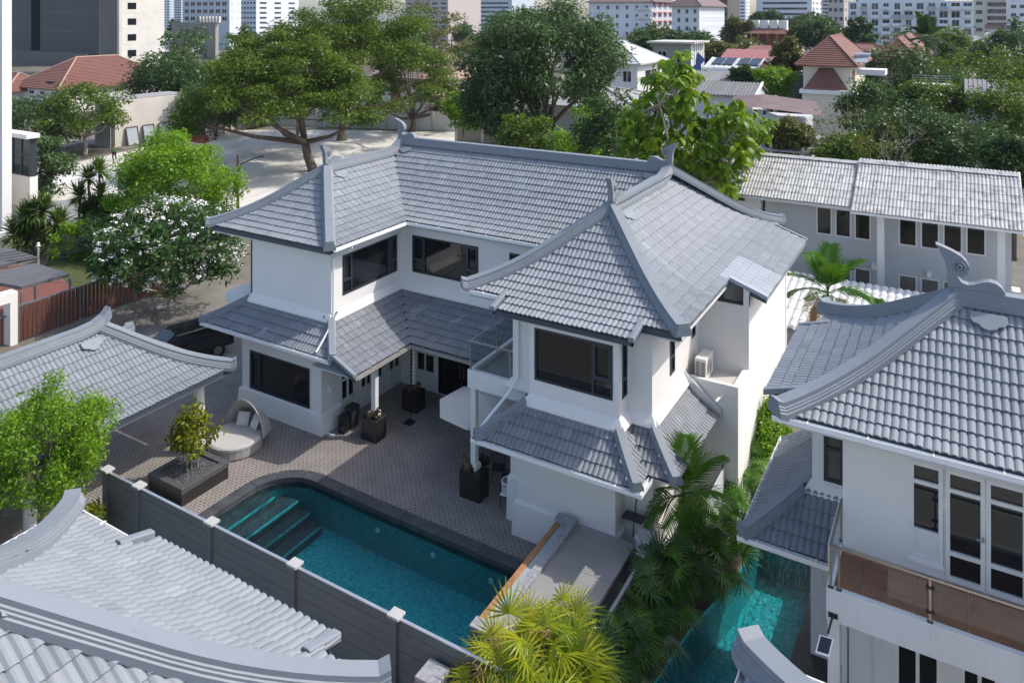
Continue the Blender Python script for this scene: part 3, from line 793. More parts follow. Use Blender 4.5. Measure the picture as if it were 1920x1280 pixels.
window(house, mpY(26.4), -19.07, -16.6, .05, 2.5, (-18.45, -17.84, -17.22), (), fw=.08, mat='black_gloss', name='entrance_doors')
h = MB()
for x in (-17.93, -17.74): h.tube([(x, 26.33, .95), (x, 26.33, 1.45)], .018, 6)
obj('pull_handle', h, 'steel', house)
window(house, mpXn(-12.4), 22.2, 24.2, 4.3, 6.4, (23.2,))
# dark screen posts on the far side veranda
mb = MB(); mb.box(-26.05, -25.93, 22.55, 22.67, 4.1, 6.86); mb.box(-25.66, -25.60, 22.75, 22.85, 4.1, 6.86); obj('screen_post', mb, 'frame_dark', house)
mb = MB(); mb.box(-27.2, -25.42, 22.2, 30.0, 3.7, 4.12); obj('veranda_slab', mb, 'white_wall', house)

# ---- skirt roofs round the ground floor
rs = Roof()
zs = lambda d: 3.30 + .60 * d + .14 * d * d
zw = lambda d: 2.95 + .40 * d + .057 * d * d
rs.face((-27.1, 20.95), (1, 0), (0, 1), zs, 0, 1.12, lambda d: d * 1.4, lambda d: 7.2 - d)
rs.face((-27.1, 20.95), (0, 1), (1, 0), lambda d: zs(d / 1.4), 0, 1.6, lambda d: d / 1.4, lambda d: 9)
rs.face((-18.83, 20.98), (0, 1), (-1, 0), zw, 0, 2.24, lambda d: max(0, d - 1.1) * .95, lambda d: 3.22 + d + .12)
rs.face((-18.83, 24.2), (1, 0), (0, 1), zw, 0, 2.24, lambda d: -d - .12, lambda d: 6.4)
rs.face((-12.55, 19.35), (1, 0), (0, 1), zs, 0, 1.05, lambda d: d, lambda d: 5.05 - d * .9)
rs.face((-12.55, 19.35), (0, 1), (1, 0), zs, 0, 1.05, lambda d: d, lambda d: 1.8)
rs.face((-7.5, 19.35), (0, 1), (-1, 0), zs, 0, .95, lambda d: d, lambda d: .82 + d)
rs.face((-7.5, 20.15), (1, 0), (0, 1), zs, 0, 1.05, lambda d: -d - .1, lambda d: .82 - d)
rs.face((-6.68, 20.15), (0, 1), (-1, 0), zs, 0, 1.05, lambda d: d, lambda d: 4.12)
skirt = rs.build(house, me=tile_mesh('roof_tile', 'skirt_tile'), name='skirt_roof', limit=240)
cap(skirt, hip_path((-19.9, 20.95), (-1, 1), zs, 1.08, 6, .08), .72); cap(skirt, hip_path((-27.1, 20.95), (1.4, 1), zs, 1.1, 6, .1), .72)
cap(skirt, hip_path((-12.55, 19.35), (1, 1), zs, 1.04, 6, .1), .72); cap(skirt, hip_path((-7.5, 19.35), (-.9, 1), zs, 1.02, 6, .1), .72)
cap(skirt, hip_path((-6.68, 20.15), (-1, 1), zs, 1.04, 6, .1), .72)
verge(skirt, (-18.80, 20.97, zw(0) + .04), (-19.95, 20.97, zw(1.12) + .04), .3)
vb = MB(); vb.prism([(-18.83, 20.96, zw(0)), (-19.95, 20.96, zw(1.12)), (-19.95, 20.96, zw(1.12) - .2), (-18.83, 20.96, zw(0) - .2)], (0, .05, 0)); obj('fascia', vb, 'fascia', skirt)
gutter(skirt, [(-27.1, 20.95, 3.3), (-19.98, 20.95, 3.3)])
gutter(skirt, [(-18.83, 21.0, 2.95), (-18.83, 24.2, 2.95), (-12.6, 24.2, 2.95)], 'concrete')
gutter(skirt, [(-12.58, 21.0, 3.3), (-12.58, 19.35, 3.3), (-7.45, 19.35, 3.3), (-7.45, 20.15, 3.3)])
sf = MB(); sf.box(-27.0, -19.98, 21.0, 22.2, 3.2, 3.24); sf.box(-21.1, -18.9, 21.05, 26.4, 2.80, 2.84); sf.box(-18.9, -12.45, 24.3, 26.4, 2.805, 2.845)
sf.box(-12.5, -7.5, 19.42, 20.7, 3.2, 3.24); sf.box(-7.6, -6.75, 20.2, 24.29, 3.19, 3.23); obj('soffit', sf, 'pale_grey', skirt)
fm = MB(); fm.prism([(-7.75, 24.13, 4.48), (-6.55, 24.13, 3.55), (-6.55, 24.13, 3.28), (-7.75, 24.13, 4.12)], (0, .17, 0)); obj('flashing', fm, 'zinc', house, bevel=.01)
# ---- colonnade posts on dark pedestals
def post(x, y, z0, z1, r=.10):
    mb = MB(); mb.box(x - r, x + r, y - r, y + r, z0, z1); c = obj('column', mb, 'white_wall', house, bevel=.008)
    mb = MB(); mb.frustum(x, y, z0, z0 + .14, r + .06, r + .06, r + .06, r + .06); mb.frustum(x, y, z0 + .14, z0 + .2, r + .06, r + .06, r + .01, r + .01); obj('column_base', mb, 'white_wall', c)
    mb = MB(); mb.frustum(x, y, z1 - .1, z1, r + .01, r + .01, r + .05, r + .05); obj('column_head', mb, 'white_wall', c)
def pedestal(x0, x1, y0, y1, h):
    mb = MB(); mb.box(x0, x1, y0, y1, 0, h); return obj('pedestal', mb, 'dark_tile', house, bevel=.012)
pedestal(-19.58, -18.83, 22.13, 22.72, .82); post(-19.22, 22.52, .82, 2.82)
pedestal(-19.58, -18.83, 24.58, 25.15, .82); post(-19.22, 24.95, .82, 2.82)
pedestal(-14.42, -13.62, 21.13, 21.72, .90); post(-14.02, 21.45, .90, 3.7)
# ---- balcony
bl = MB(); bl.box(-14.1, -11.9, 21.15, 24.6, 3.70, 4.08); bl.box(-14.1, -12.42, 21.15, 21.30, 4.08, 4.27); bl.box(-14.1, -13.95, 21.30, 24.6, 4.08, 4.27)
bal = obj('balcony', bl, 'white_wall', house)
mb = MB(); mb.box(-13.94, -12.42, 21.31, 24.6, 4.08, 4.11); obj('balcony_floor', mb, 'concrete', bal)
mb = MB()
mb.sweep([(-14.02, 24.6, 5.2), (-14.02, 21.22, 5.2), (-12.42, 21.22, 5.2)], [(-.02, -.02), (.02, -.02), (.02, .02), (-.02, .02)]); obj('handrail', mb, 'steel', bal)
for p in ((-14.02, 21.22), (-14.02, 22.85), (-14.02, 24.5), (-12.52, 21.22)):
    mb = MB(); mb.box(p[0] - .022, p[0] + .022, p[1] - .022, p[1] + .022, 4.27, 5.19); obj('baluster', mb, 'steel', bal)
for (a, b) in (((-14.02, 21.28), (-14.02, 22.8)), ((-14.02, 22.9), (-14.02, 24.45))):
    mb = MB(); mb.box(a[0] - .006, a[0] + .006, a[1], b[1], 4.33, 5.1); obj('glass_panel', mb, 'rail_pane', bal)
mb = MB(); mb.box(-13.95, -12.58, 21.214, 21.226, 4.33, 5.1); obj('glass_panel', mb, 'rail_pane', bal)
# wall camera and small wall lamp
mb = MB(); mb.tube([(-6.55, 24.30, 3.98), (-6.55, 24.2, 3.98), (-6.62, 24.1, 3.93)], .018, 6); mb.tube([(-6.60, 24.14, 3.95), (-6.68, 23.98, 3.88)], .04, 8); obj('wall_camera', mb, 'white_paint', house)
mb = MB(); mb.box(-21.06, -21.0, 21.98, 22.0, 1.55, 1.68); mb.box(-21.06, -20.95, 22.0, 22.02, 1.45, 1.56); obj('tap_bracket', mb, 'white_paint', house)
mb = MB(); mb.tube([(-20.97, 21.72, .0), (-20.97, 21.72, .16)], .05, 8); mb.box(-21.0, -20.5, 21.66, 21.78, .0, .05); obj('floor_pipe', mb, 'pale_grey', house)
# ------------------------------------------------------------------ ground, pools, courtyard
def arc(cx, cy, r, a0, a1, n): return [(cx + r * math.cos(R(a0 + (a1 - a0) * i / n)), cy + r * math.sin(R(a0 + (a1 - a0) * i / n))) for i in range(n + 1)]
POOL = [(-20.64, 14.42), (-10.24, 14.42), (-10.24, 19.16)] + [(-16.4, 19.2)] + arc(-19.15, 17.82, 1.47, 90, 180, 10)
POOL2 = [(-6.75, 14.6), (-3.75, 14.6), (-3.7, 20.6), (-3.56, 22.4), (-3.3, 24.3), (-5.35, 24.3), (-5.6, 22.0), (-6.15, 19.6)]
def sheet(outer, holes, z):
    bm = bmesh.new(); es = []
    for loop in [outer] + holes:
        vs = [bm.verts.new((x, y, z)) for x, y in loop]
        es += [bm.edges.new((vs[i], vs[(i + 1) % len(vs)])) for i in range(len(vs))]
    bmesh.ops.triangle_fill(bm, use_beauty=True, use_dissolve=False, edges=es)
    bmesh.ops.recalc_face_normals(bm, faces=bm.faces)
    for f in bm.faces:
        if f.normal.z < 0: f.normal_flip()
    me = bpy.data.meshes.new('sheet'); bm.to_mesh(me); bm.free(); return me
def flat(name, outer, z, mat, holes=(), kind='structure'):
    me = sheet(outer, list(holes), z); me.materials.append(MAT[mat]); o = link(name, me); o['kind'] = kind; return o
def rect(x0, x1, y0, y1): return [(x0, y0), (x1, y0), (x1, y1), (x0, y1)]
flat('ground', rect(-3500, 3500, -1500, 4500), 0, 'ground_mix', [POOL, POOL2])
flat('courtyard_paving', [(-32.0, 14.4), (-20.66, 14.4)] + arc(-19.15, 17.82, 1.49, 180, 90, 10) + [(-16.4, 19.22), (-10.25, 19.18), (-10.25, 20.8), (-11.7, 20.8), (-11.7, 26.6), (-32.0, 26.6)], .004, 'paver')
flat('side_terrace_paving', rect(-3.66, 6, 12.0, 24.5), .004, 'paver_dark')
flat('planting_bed', rect(-9.7, -6.9, 10.5, 15.2), .004, 'soil'); flat('planting_bed', [(-7.3, 15.2), (-6.85, 14.8), (-6.2, 19.6), (-5.65, 22.0), (-5.4, 27), (-6.0, 31.5), (-7.3, 24.2)], .005, 'soil')
def basin(name, loop, depth, side, floor, band=None):
    n = len(loop); mb = MB()
    mb.v = [(x, y, 0) for x, y in loop] + [(x, y, -depth) for x, y in loop]
    mb.f = [(i, (i + 1) % n, n + (i + 1) % n, n + i) for i in range(n)]
    o = struct(name, mb, side, fix=False)
    me = sheet(loop, [], -depth); me.materials.append(MAT[floor]); f = link('pool_floor', me, o)
    if band:
        mb = MB()
        ins = []
        for i in range(n):
            a, b, c = Vector(loop[i - 1]), Vector(loop[i]), Vector(loop[(i + 1) % n]); t = (c - a).normalized(); ins.append(b + Vector((-t.y, t.x)) * .012)
        mb.v = [(p.x, p.y, .0) for p in ins] + [(p.x, p.y, -band) for p in ins]
        mb.f = [(i, (i + 1) % n, n + (i + 1) % n, n + i) for i in range(n)]
        obj('waterline_band', mb, 'slate', o, fix=False)
    return o
b1 = basin('pool_basin', POOL, 1.4, 'pool_tile_side', 'pool_tile', .30)
b2 = basin('narrow_pool_basin', POOL2, 1.3, 'pool_tile_side', 'pool_tile')
def wsheet(name, loop, z):
    me = sheet(loop, [], z); me.materials.append(MAT['pool_water']); o = link(name, me); o['kind'] = 'structure'; return o
wsheet('pool_water', POOL, -.13); wsheet('narrow_pool_water', POOL2, -.10)
for i in range(4):      # entry steps along the rounded end
    x1 = -20.05 + .52 * i; top = -.30 - .27 * i
    mb = MB(); mb.box(-20.62, x1, 14.44, 19.0 - max(0, .35 - .3 * i) - (.25 if i == 0 else 0), -1.39, top - .002 * i); obj('pool_step', mb, 'slate', b1)
    mb = MB(); mb.box(x1 - .03, x1 + .006, 14.44, 18.98 - max(0, .35 - .3 * i) - (.25 if i == 0 else 0), top - .06, top + .006); obj('step_nosing', mb, 'pool_tile', b1)
for (x, y) in ((-16.2, 19.14), (-14.0, 19.12), (-11.9, 19.10)):
    mb = MB(); mb.tube([(x, y - .01, -.55), (x, y - .06, -.55)], .075, 12); obj('pool_light', mb, 'flower_white', b1)
for (x, y, z) in ((-15.4, 16.6, -1.38), (-12.3, 15.6, -1.38)):
    mb = MB(); mb.lathe(x, y, [(.10, z), (.10, z + .03), (.02, z + .04)], 10); obj('floor_inlet', mb, 'flower_white', b1)
# slate coping, stone by stone
cop = thing('pool_coping', 'dark slate coping stones edging the rounded courtyard pool', 'coping', (-17, 19.4, 0)); 
inner = [(-10.3, 19.16), (-16.4, 19.2)] + arc(-19.15, 17.82, 1.47, 90, 180, 14) + [(-20.64, 14.42)]
dense = []
for i in range(len(inner) - 1):
    a, b = Vector(inner[i]), Vector(inner[i + 1]); L = (b - a).length; k = max(1, int(L / .08))
    dense += [a.lerp(b, q / k) for q in range(k)]
dense.append(Vector(inner[-1]))
acc = 0; cut = [0]; rr_ = random.Random(3); nxt = .7
for i in range(1, len(dense)):
    acc += (dense[i] - dense[i - 1]).length
    if acc > nxt: cut.append(i); acc = 0; nxt = rr_.uniform(.55, .85)
cut.append(len(dense) - 1)
for q in range(len(cut) - 1):
    seg = dense[cut[q]:cut[q + 1] + 1]
    if len(seg) < 2: continue
    mb = MB(); zt = .045 + rr_.uniform(-.004, .006); lo_, hi_ = [], []
    for i, p in enumerate(seg):
        g_ = min(i, 0); a = seg[max(0, i - 1)]; b = seg[min(len(seg) - 1, i + 1)]; t = (b - a).normalized(); nrm = Vector((t.y, -t.x))   # travel -X: outward is +Y
        nrm = Vector((t.y, -t.x)); 
        pp = p + (t * .006 if i == 0 else (t * -.006 if i == len(seg) - 1 else Vector((0, 0))))
        lo_.append(pp + nrm * -.04); hi_.append(pp + nrm * .40)
    ring = lo_ + hi_[::-1]
    mb.prism([(p.x, p.y, .006) for p in ring], (0, 0, zt)); obj('coping_stone', mb, 'slate', cop)

# ---- boundary fence between the two plots
fn = thing('boundary_fence', 'charcoal board fence with pale stone-capped posts along the pool', 'fence', (-15, 14.2, 0))
PX = [-22.8, -21.2, -17.96, -14.76, -11.47, -8.25]
for x in PX:
    mb = MB(); mb.box(x - .085, x + .085, 14.08, 14.30, 0, 1.90); p = obj('fence_post', mb, 'fence_grey', fn)
    mb = MB(); mb.frustum(x, 14.19, 1.90, 1.97, .17, .15, .17, .15); obj('post_cap', mb, 'fence_cap', p, bevel=.008)
for i in range(len(PX) - 1):
    a, b = PX[i] + .085, PX[i + 1] - .085
    for k in range(8):
        mb = MB(); z = .02 + k * .232; mb.box(a + .002, b - .002, 14.15 + (k % 2) * .004, 14.20, z, z + .222); obj('fence_board', mb, 'fence_grey', fn)
    mb = MB(); mb.box(a, b, 14.135, 14.215, 1.876, 1.90); obj('top_rail', mb, 'zinc', fn)
# ---- waterfall wall at the pool end
ww = thing('waterfall_wall', 'granite-topped spout wall with rust-orange beam at the pool end', 'wall', (-10.0, 18, 0))
mb = MB(); mb.box(-10.22, -9.75, 15.62, 20.38, -1.35, 1.05); obj('wall_body', mb, 'slate', ww)
mb = MB(); mb.box(-10.34, -9.72, 15.56, 15.92, -1.35, 1.20); obj('end_block', mb, 'granite', ww, bevel=.012)
mb = MB(); mb.box(-10.34, -9.72, 20.10, 20.40, -1.35, 1.24); obj('end_block', mb, 'granite', ww, bevel=.012)
for i in range(7):
    mb = MB(); y = 15.925 + i * .596; mb.box(-9.94, -9.722, y, y + .590, 1.05, 1.20); obj('capstone', mb, 'granite', ww, bevel=.008)
mb = MB(); mb.box(-10.32, -10.16, 15.925, 20.095, .92, 1.12); obj('beam', mb, 'rust_beam', ww, bevel=.01)
mb = MB(); mb.box(-10.16, -9.945, 15.925, 20.095, 1.05, 1.085); obj('spout_channel', mb, 'rail_glass', ww)
mb = MB(); mb.box(-9.975, -9.942, 15.925, 20.095, 1.085, 1.10); obj('channel_slot', mb, 'black_metal', ww)
w2 = thing('neighbour_spout_wall', 'granite-topped spout wall end beyond the boundary fence', 'wall', (-10.05, 13, 0))
mb = MB(); mb.box(-10.36, -9.78, 13.45, 14.02, -.0, 1.52); obj('end_block', mb, 'granite', w2, bevel=.012)
mb = MB(); mb.box(-9.98, -9.78, 9.0, 13.44, 0, 1.52); obj('capstone', mb, 'granite', w2, bevel=.01)
mb = MB(); mb.box(-10.34, -10.20, 9.0, 13.44, 0, 1.42); obj('beam', mb, 'rust_beam', w2, bevel=.01)
mb = MB(); mb.box(-10.20, -9.98, 9.0, 13.44, 0, 1.36); obj('spout_channel', mb, 'rail_glass', w2)
# ---- raised concrete deck behind the waterfall wall
dk = thing('concrete_deck', 'ribbed grey concrete pump-room roof beside the spout wall', 'deck', (-8.8, 18, 0))
for i, (y0, y1) in enumerate(((15.75, 17.1), (17.1, 18.7), (18.7, 20.45))):
    mb = MB(); mb.box(-9.715, -7.96, y0 + .006, y1 - .006, 0, 1.08); s_ = obj('deck_slab', mb, 'concrete', dk)
    ribs = MB(); k = 0
    while y0 + .03 + k * .055 < y1 - .04:
        y = y0 + .03 + k * .055; ribs.box(-9.70, -8.0, y, y + .03, 1.078, 1.0835); k += 1
    o = obj('deck_ribs', ribs, 'concrete', s_); o['kind'] = 'stuff'
mb = MB(); mb.box(-7.955, -7.56, 15.75, 20.1, 0, .98); obj('drain_channel', mb, 'black_metal', dk)
sfn = thing('side_fence', 'charcoal board fence beside the concrete deck and palms', 'fence', (-7.45, 17, 0))
for k in range(6):
    mb = MB(); z = .02 + k * .215; mb.box(-7.50, -7.45 + (k % 2) * .004, 14.35, 20.0, z, z + .206); obj('fence_board', mb, 'fence_grey', sfn)
mb = MB(); mb.box(-7.515, -7.435, 14.35, 20.0, 1.312, 1.34); obj('top_rail', mb, 'zinc', sfn)
mb = MB(); mb.box(-7.56, -7.40, 19.6, 19.76, 0, 1.42); obj('fence_post', mb, 'fence_grey', sfn); mb = MB(); mb.box(-7.60, -7.36, 19.56, 19.80, 1.42, 1.48); obj('post_cap', mb, 'fence_cap', sfn)
gpz = thing('gate_pillar', 'short grey plastered pillar at the end of the side fence', 'pillar', (-7.62, 20.3, 0))
mb = MB(); mb.box(-7.82, -7.42, 20.08, 20.5, 0, 1.50); obj('pillar_shaft', mb, 'grey_wall', gpz, bevel=.01); mb = MB(); mb.box(-7.84, -7.40, 20.06, 20.52, 1.50, 1.56); obj('pillar_cap', mb, 'grey_wall', gpz)
sf2 = thing('pale_board_fence', 'pale horizontal board fence lit by sun behind the palm', 'fence', (-6.5, 22.6, 0))
for k in range(7):
    mb = MB(); z = .05 + k * .25; mb.box(-6.50, -6.46, 20.6, 24.28, z, z + .225); obj('fence_board', mb, 'grey_wall', sf2)
for y in (20.6, 22.4, 24.2): mb = MB(); mb.box(-6.56, -6.50, y, y + .07, 0, 1.85); obj('fence_post', mb, 'fence_grey', sf2)
st = thing('parasol_stand', 'thin black parasol stand with square base by the gate pillar', 'stand', (-8.1, 20.75, 0))
mb = MB(); mb.tube([(-8.15, 20.72, 1.06), (-8.05, 20.85, 2.5)], .02, 6); obj('pole', mb, 'black_metal', st)
mb = MB(); mb.box(-8.45, -7.85, 20.62, 20.98, 1.56, 1.60); obj('shelf', mb, 'frame_dark', st)

# ---- planter with croton trees
pl = thing('planter_box', 'large dark tiled planter filled with grey pebbles', 'planter', (-22.72, 17.0, 0))
mb = MB(); mb.box(-23.58, -21.86, 16.12, 17.95, 0, .40); obj('body', mb, 'dark_tile', pl)
for a in ((-23.60, -21.84, 16.10, 16.32), (-23.60, -21.84, 17.75, 17.97), (-23.60, -23.38, 16.32, 17.75), (-22.06, -21.84, 16.32, 17.75)):
    mb = MB(); mb.box(*a, .40, .58); obj('rim', mb, 'dark_coping', pl, bevel=.006)
pb = MB(); r3_ = random.Random(4)
for i in range(420):
    x, y = r3_.uniform(-23.36, -22.08), r3_.uniform(16.34, 17.73); s_ = r3_.uniform(.02, .042); pb.ball((x, y, .50 + r3_.uniform(0, .03)), s_, s_ * .8, s_ * .6, 5, 4)
pb.box(-23.37, -22.07, 16.33, 17.74, .41, .505); o = obj('pebbles', pb, 'pebbles', pl); o['kind'] = 'stuff'

# ---- daybed
db = thing('round_daybed', 'oval wicker daybed with grey cushion and arched hood', 'daybed', (-23.1, 19.35, 0))
def oval(a, b, n=28, ph=0): return [(-23.15 + a * math.cos(2 * math.pi * i / n), 19.35 + b * math.sin(2 * math.pi * i / n)) for i in range(n)]
mb = MB(); mb.prism([(x, y, .05) for x, y in oval(.95, .98)], (0, 0, .27)); obj('base', mb, 'rattan', db)
mb = MB(); lo_ = oval(.97, 1.0); 
for (k, z) in ((.97, .32), (1.0, .36), (1.0, .44), (.94, .49)): mb.v += [(-23.15 + (x + 23.15) * k, 19.35 + (y - 19.35) * k, z) for x, y in lo_]
n = 28
for l in range(3): mb.f += [(l * n + i, l * n + (i + 1) % n, (l + 1) * n + (i + 1) % n, (l + 1) * n + i) for i in range(n)]
mb.f += [tuple(range(n))[::-1], tuple(range(3 * n, 4 * n))]; obj('mattress', mb, 'cushion', db, smooth=False)
# arched hood: shell between two arches over the far half
def hood(t, phi, rr=1.0):   # t 0..1 lean from back to top, phi 0..pi across
    y = 19.45 + (.92 - .62 * t); w_ = .98 * math.sqrt(max(.05, 1 - ((y - 19.35) / 1.06) ** 2)) if t < .05 else .96
    w_ = .72 + .26 * t; h_ = .55 + .62 * t
    return (-23.15 + w_ * math.cos(phi) * rr, y + .02, .40 + h_ * math.sin(phi) * rr)
mb = MB(); NT, NP = 6, 16
for rr in (1.0, .965):
    for i in range(NT + 1):
        for j in range(NP + 1): mb.v.append(hood(i / NT, math.pi * j / NP, rr))
kk = (NT + 1) * (NP + 1)
for i in range(NT):
    for j in range(NP):
        a = i * (NP + 1) + j; mb.f.append((a, a + 1, a + NP + 2, a + NP + 1)); mb.f.append((kk + a, kk + a + NP + 1, kk + a + NP + 2, kk + a + 1))
obj('hood', mb, 'rattan', db, fix=False, smooth=True)
mb = MB(); mb.tube([hood(1, math.pi * j / 20, .985) for j in range(21)], .028, 8); obj('hood_rim', mb, 'rattan', db)
mb = MB(); mb.add([hood(0, math.pi * j / NP, .98) for j in range(NP + 1)], [tuple(range(NP + 1))]); obj('hood_back', mb, 'rattan', db, fix=False)
for (x, y, rz, col) in ((-23.45, 19.95, .35, 'pillow_cloth'), (-22.92, 20.0, -.25, 'pillow_cloth')):
    t = thing('pillow', 'square patterned pale pillow leaning inside the daybed hood', 'pillow', (x, y, .49), 'pillows on the daybed')
    mb = MB(); c_, s_ = math.cos(rz), math.sin(rz); base = []
    N = 8; lay = []
    for sd in (1, -1):
        for i in range(N + 1):
            for j in range(N + 1):
                a, b = (i / N - .5) * .48, (j / N) * .46; puff = .085 * (max(0, math.sin(math.pi * i / N) * math.sin(math.pi * j / N))) ** .5 * sd
                yy = puff + b * .45; zz = .0 + b * .90
                mb.v.append((x + a * c_ - yy * s_, y - .08 + a * s_ + yy * c_, .495 + zz))
    q = (N + 1) ** 2
    for i in range(N):
        for j in range(N):
            a = i * (N + 1) + j; mb.f.append((a, a + N + 1, a + N + 2, a + 1)); mb.f.append((q + a, q + a + 1, q + a + N + 2, q + a + N + 1))
    obj('pillow_body', mb, col, t, smooth=True, fix=False)

# ---- bins by the glazed doors
def bin_(x, y, a, b, h, taper, label, mat):
    t = thing('waste_bin', label, 'bin', (x, y, 0))
    mb = MB(); mb.frustum(x, y, 0.004, h, a * taper, b * taper, a, b); bo = obj('bin_body', mb, mat, t, bevel=.015)
    mb = MB(); mb.box(x - a * .8, x + a * .8, y - b - .012, y - b * .98, h * .78, h * .88); obj('slot', mb, 'black_gloss', bo)
    mb = MB(); mb.box(x - a, x + a, y - b, y + b, h, h + .02); obj('lid', mb, 'black_metal', t, bevel=.006)
bin_(-20.45, 22.15, .16, .16, .62, 1.0, 'small square black waste bin with slot beside the glazed doors', 'black_gloss')
bin_(-20.45, 22.62, .20, .24, .78, .75, 'taller tapered dark grey bin behind the small slotted bin', 'frame_dark')
# ---- drain and rain chain
mb = MB(); mb.box(-18.88, -18.50, 23.75, 24.15, .006, .03)
for i in range(6): mb.box(-18.85, -18.53, 23.79 + i * .06, 23.815 + i * .06, .03, .04)
props(obj('drain_grate', mb, 'black_metal'), 'square black drain grate set in the courtyard paving', 'grate')
rc = thing('rain_chain', 'chain of small dark cups hanging from the inner gutter corner', 'rain chain', (-18.72, 24.10, 0))
for i in range(19):
    z = 2.72 - i * .135; mb = MB(); mb.lathe(-18.72, 24.10, [(.02, z - .05), (.055, z + .04), (.05, z + .04), (.012, z - .02)], 8); obj('cup', mb, 'black_metal', rc)
mb = MB(); mb.tube([(-18.72, 24.10, 2.95), (-18.72, 24.10, .03)], .008, 5); obj('chain', mb, 'black_metal', rc)
# ---- crouching animal statues
def statue(x, y, z, rz, label):
    mb = MB(); c_, s_ = math.cos(rz), math.sin(rz)
    def B(px, py, pz, a, b, c): mb.ball((x + px * c_ - py * s_, y + px * s_ + py * c_, z + pz), a, b, c, 10, 8)
    B(0, 0, .13, .17, .11, .12); B(-.16, 0, .15, .10, .11, .12); B(.15, 0, .20, .09, .09, .11); B(.22, 0, .30, .085, .075, .085); B(.30, 0, .27, .05, .045, .04)
    for sy in (-.08, .08): B(.22, sy, .04, .10, .035, .04); B(-.12, sy * 1.2, .06, .11, .045, .07); B(.19, sy * .7, .385, .025, .02, .04)
    B(-.27, .05, .07, .07, .025, .03)
    o = obj('animal_statue', mb, 'bronze'); rm = o.modifiers.new('r', 'REMESH'); rm.mode = 'VOXEL'; rm.voxel_size = .018; rm.use_smooth_shade = True
    props(o, label, 'statue')
statue(-19.15, 22.30, .81, .3, 'small bronze crouching animal on the pedestal by the bins')
statue(-19.1, 24.72, .81, .5, 'small dark crouching animal on the shaded inner pedestal')
statue(-14.2, 21.28, .89, 2.6, 'small dark animal figure on the pedestal under the balcony')
# ---- garden parasol
um = thing('garden_parasol', 'open cream parasol under the balcony', 'parasol', (-14.85, 23.2, 0))
cx, cy = -14.85, 23.2; N = 8
mb = MB(); rim = [(cx + 1.62 * math.cos(2 * math.pi * (i + .3) / N), cy + 1.62 * math.sin(2 * math.pi * (i + .3) / N), 1.98) for i in range(N)]
mid = [(cx + (p[0] - cx) * .5, cy + (p[1] - cy) * .5, 2.22) for p in rim]
mb.v = rim + mid + [(cx, cy, 2.42)] + [(p[0], p[1], p[2] - .03) for p in rim]
for i in range(N): j = (i + 1) % N; mb.f += [(i, j, N + j, N + i), (N + i, N + j, 2 * N), (i, 2 * N + 1 + i, 2 * N + 1 + j, j)]
obj('canopy', mb, 'canvas', um, fix=False)
mb = MB(); mb.tube([(cx, cy, .0), (cx, cy, 2.47)], .028, 8); obj('pole', mb, 'steel', um)
for i in range(N): mb = MB(); mb.tube([(cx, cy, 2.40), mid[i][:2] + (2.20,), rim[i][:2] + (1.95,)], .01, 4); obj('rib', mb, 'steel', um)
mb = MB(); mb.lathe(cx, cy, [(.30, .004), (.30, .07), (.05, .1), (.04, .3)], 16); obj('base', mb, 'black_metal', um)
# ---- chairs under the balcony
def chair(x, y, rz, mat, label, group=None):
    t = thing('garden_chair', label, 'chair', (x, y, 0), group)
    c_, s_ = math.cos(rz), math.sin(rz)
    def P(a, b, z): return (x + a * c_ - b * s_, y + a * s_ + b * c_, z)
    mb = MB(); mb.prism([P(a, b, .42) for a, b in ((-.23, -.23), (.23, -.23), (.23, .23), (-.23, .23))], (0, 0, .04)); obj('seat', mb, mat, t, bevel=.01)
    mb = MB(); pts = [P(.24 * math.sin(R(a)), .24 * math.cos(R(a)), .82) for a in range(-100, 101, 20)]; mb.tube(pts, .02, 6); obj('back_rail', mb, mat, t)
    for a in range(-80, 81, 20): mb = MB(); mb.tube([P(.22 * math.sin(R(a)), .22 * math.cos(R(a)), .45), P(.24 * math.sin(R(a)), .24 * math.cos(R(a)), .82)], .01, 5); obj('slat', mb, mat, t)
    for a, b in ((-.2, -.2), (.2, -.2), (.2, .2), (-.2, .2)): mb = MB(); mb.tube([P(a * 1.1, b * 1.1, .005), P(a, b, .43)], .014, 6); obj('leg', mb, 'black_metal', t)
chair(-13.75, 22.55, .4, 'black_metal', 'black wire garden chair beside the parasol', 'black garden chairs')
chair(-13.2, 22.25, -1.2, 'black_metal', 'black wire garden chair beside the parasol', 'black garden chairs')
chair(-12.75, 21.55, 1.7, 'white_paint', 'white garden chair against the pier under the balcony')
tb = thing('garden_table', 'small round black table between the garden chairs', 'table', (-13.3, 23.2, 0))
mb = MB(); mb.lathe(-13.3, 23.2, [(.38, .70), (.38, .73)], 20); obj('table_top', mb, 'black_metal', tb)
mb = MB(); mb.lathe(-13.3, 23.2, [(.22, .004), (.2, .03), (.03, .06), (.03, .70)], 12); obj('pedestal_leg', mb, 'black_metal', tb)
bc = thing('balcony_chair', 'dark folding chair on the upper balcony floor', 'chair', (-13.0, 22.6, 4.11))
mb = MB(); mb.box(-13.2, -12.8, 22.4, 22.8, 4.50, 4.53); obj('seat', mb, 'black_metal', bc)
mb = MB(); mb.box(-12.83, -12.80, 22.4, 22.8, 4.60, 4.95); obj('backrest', mb, 'black_metal', bc)
for x, y, x2 in ((-13.2, 22.42, -12.8), (-13.2, 22.78, -12.8)):
    mb = MB(); mb.tube([(x, y, 4.11), (x2, y, 4.95)], .014, 5); obj('leg', mb, 'black_metal', bc); mb = MB(); mb.tube([(x2, y, 4.11), (x, y, 4.52)], .014, 5); obj('leg', mb, 'black_metal', bc)
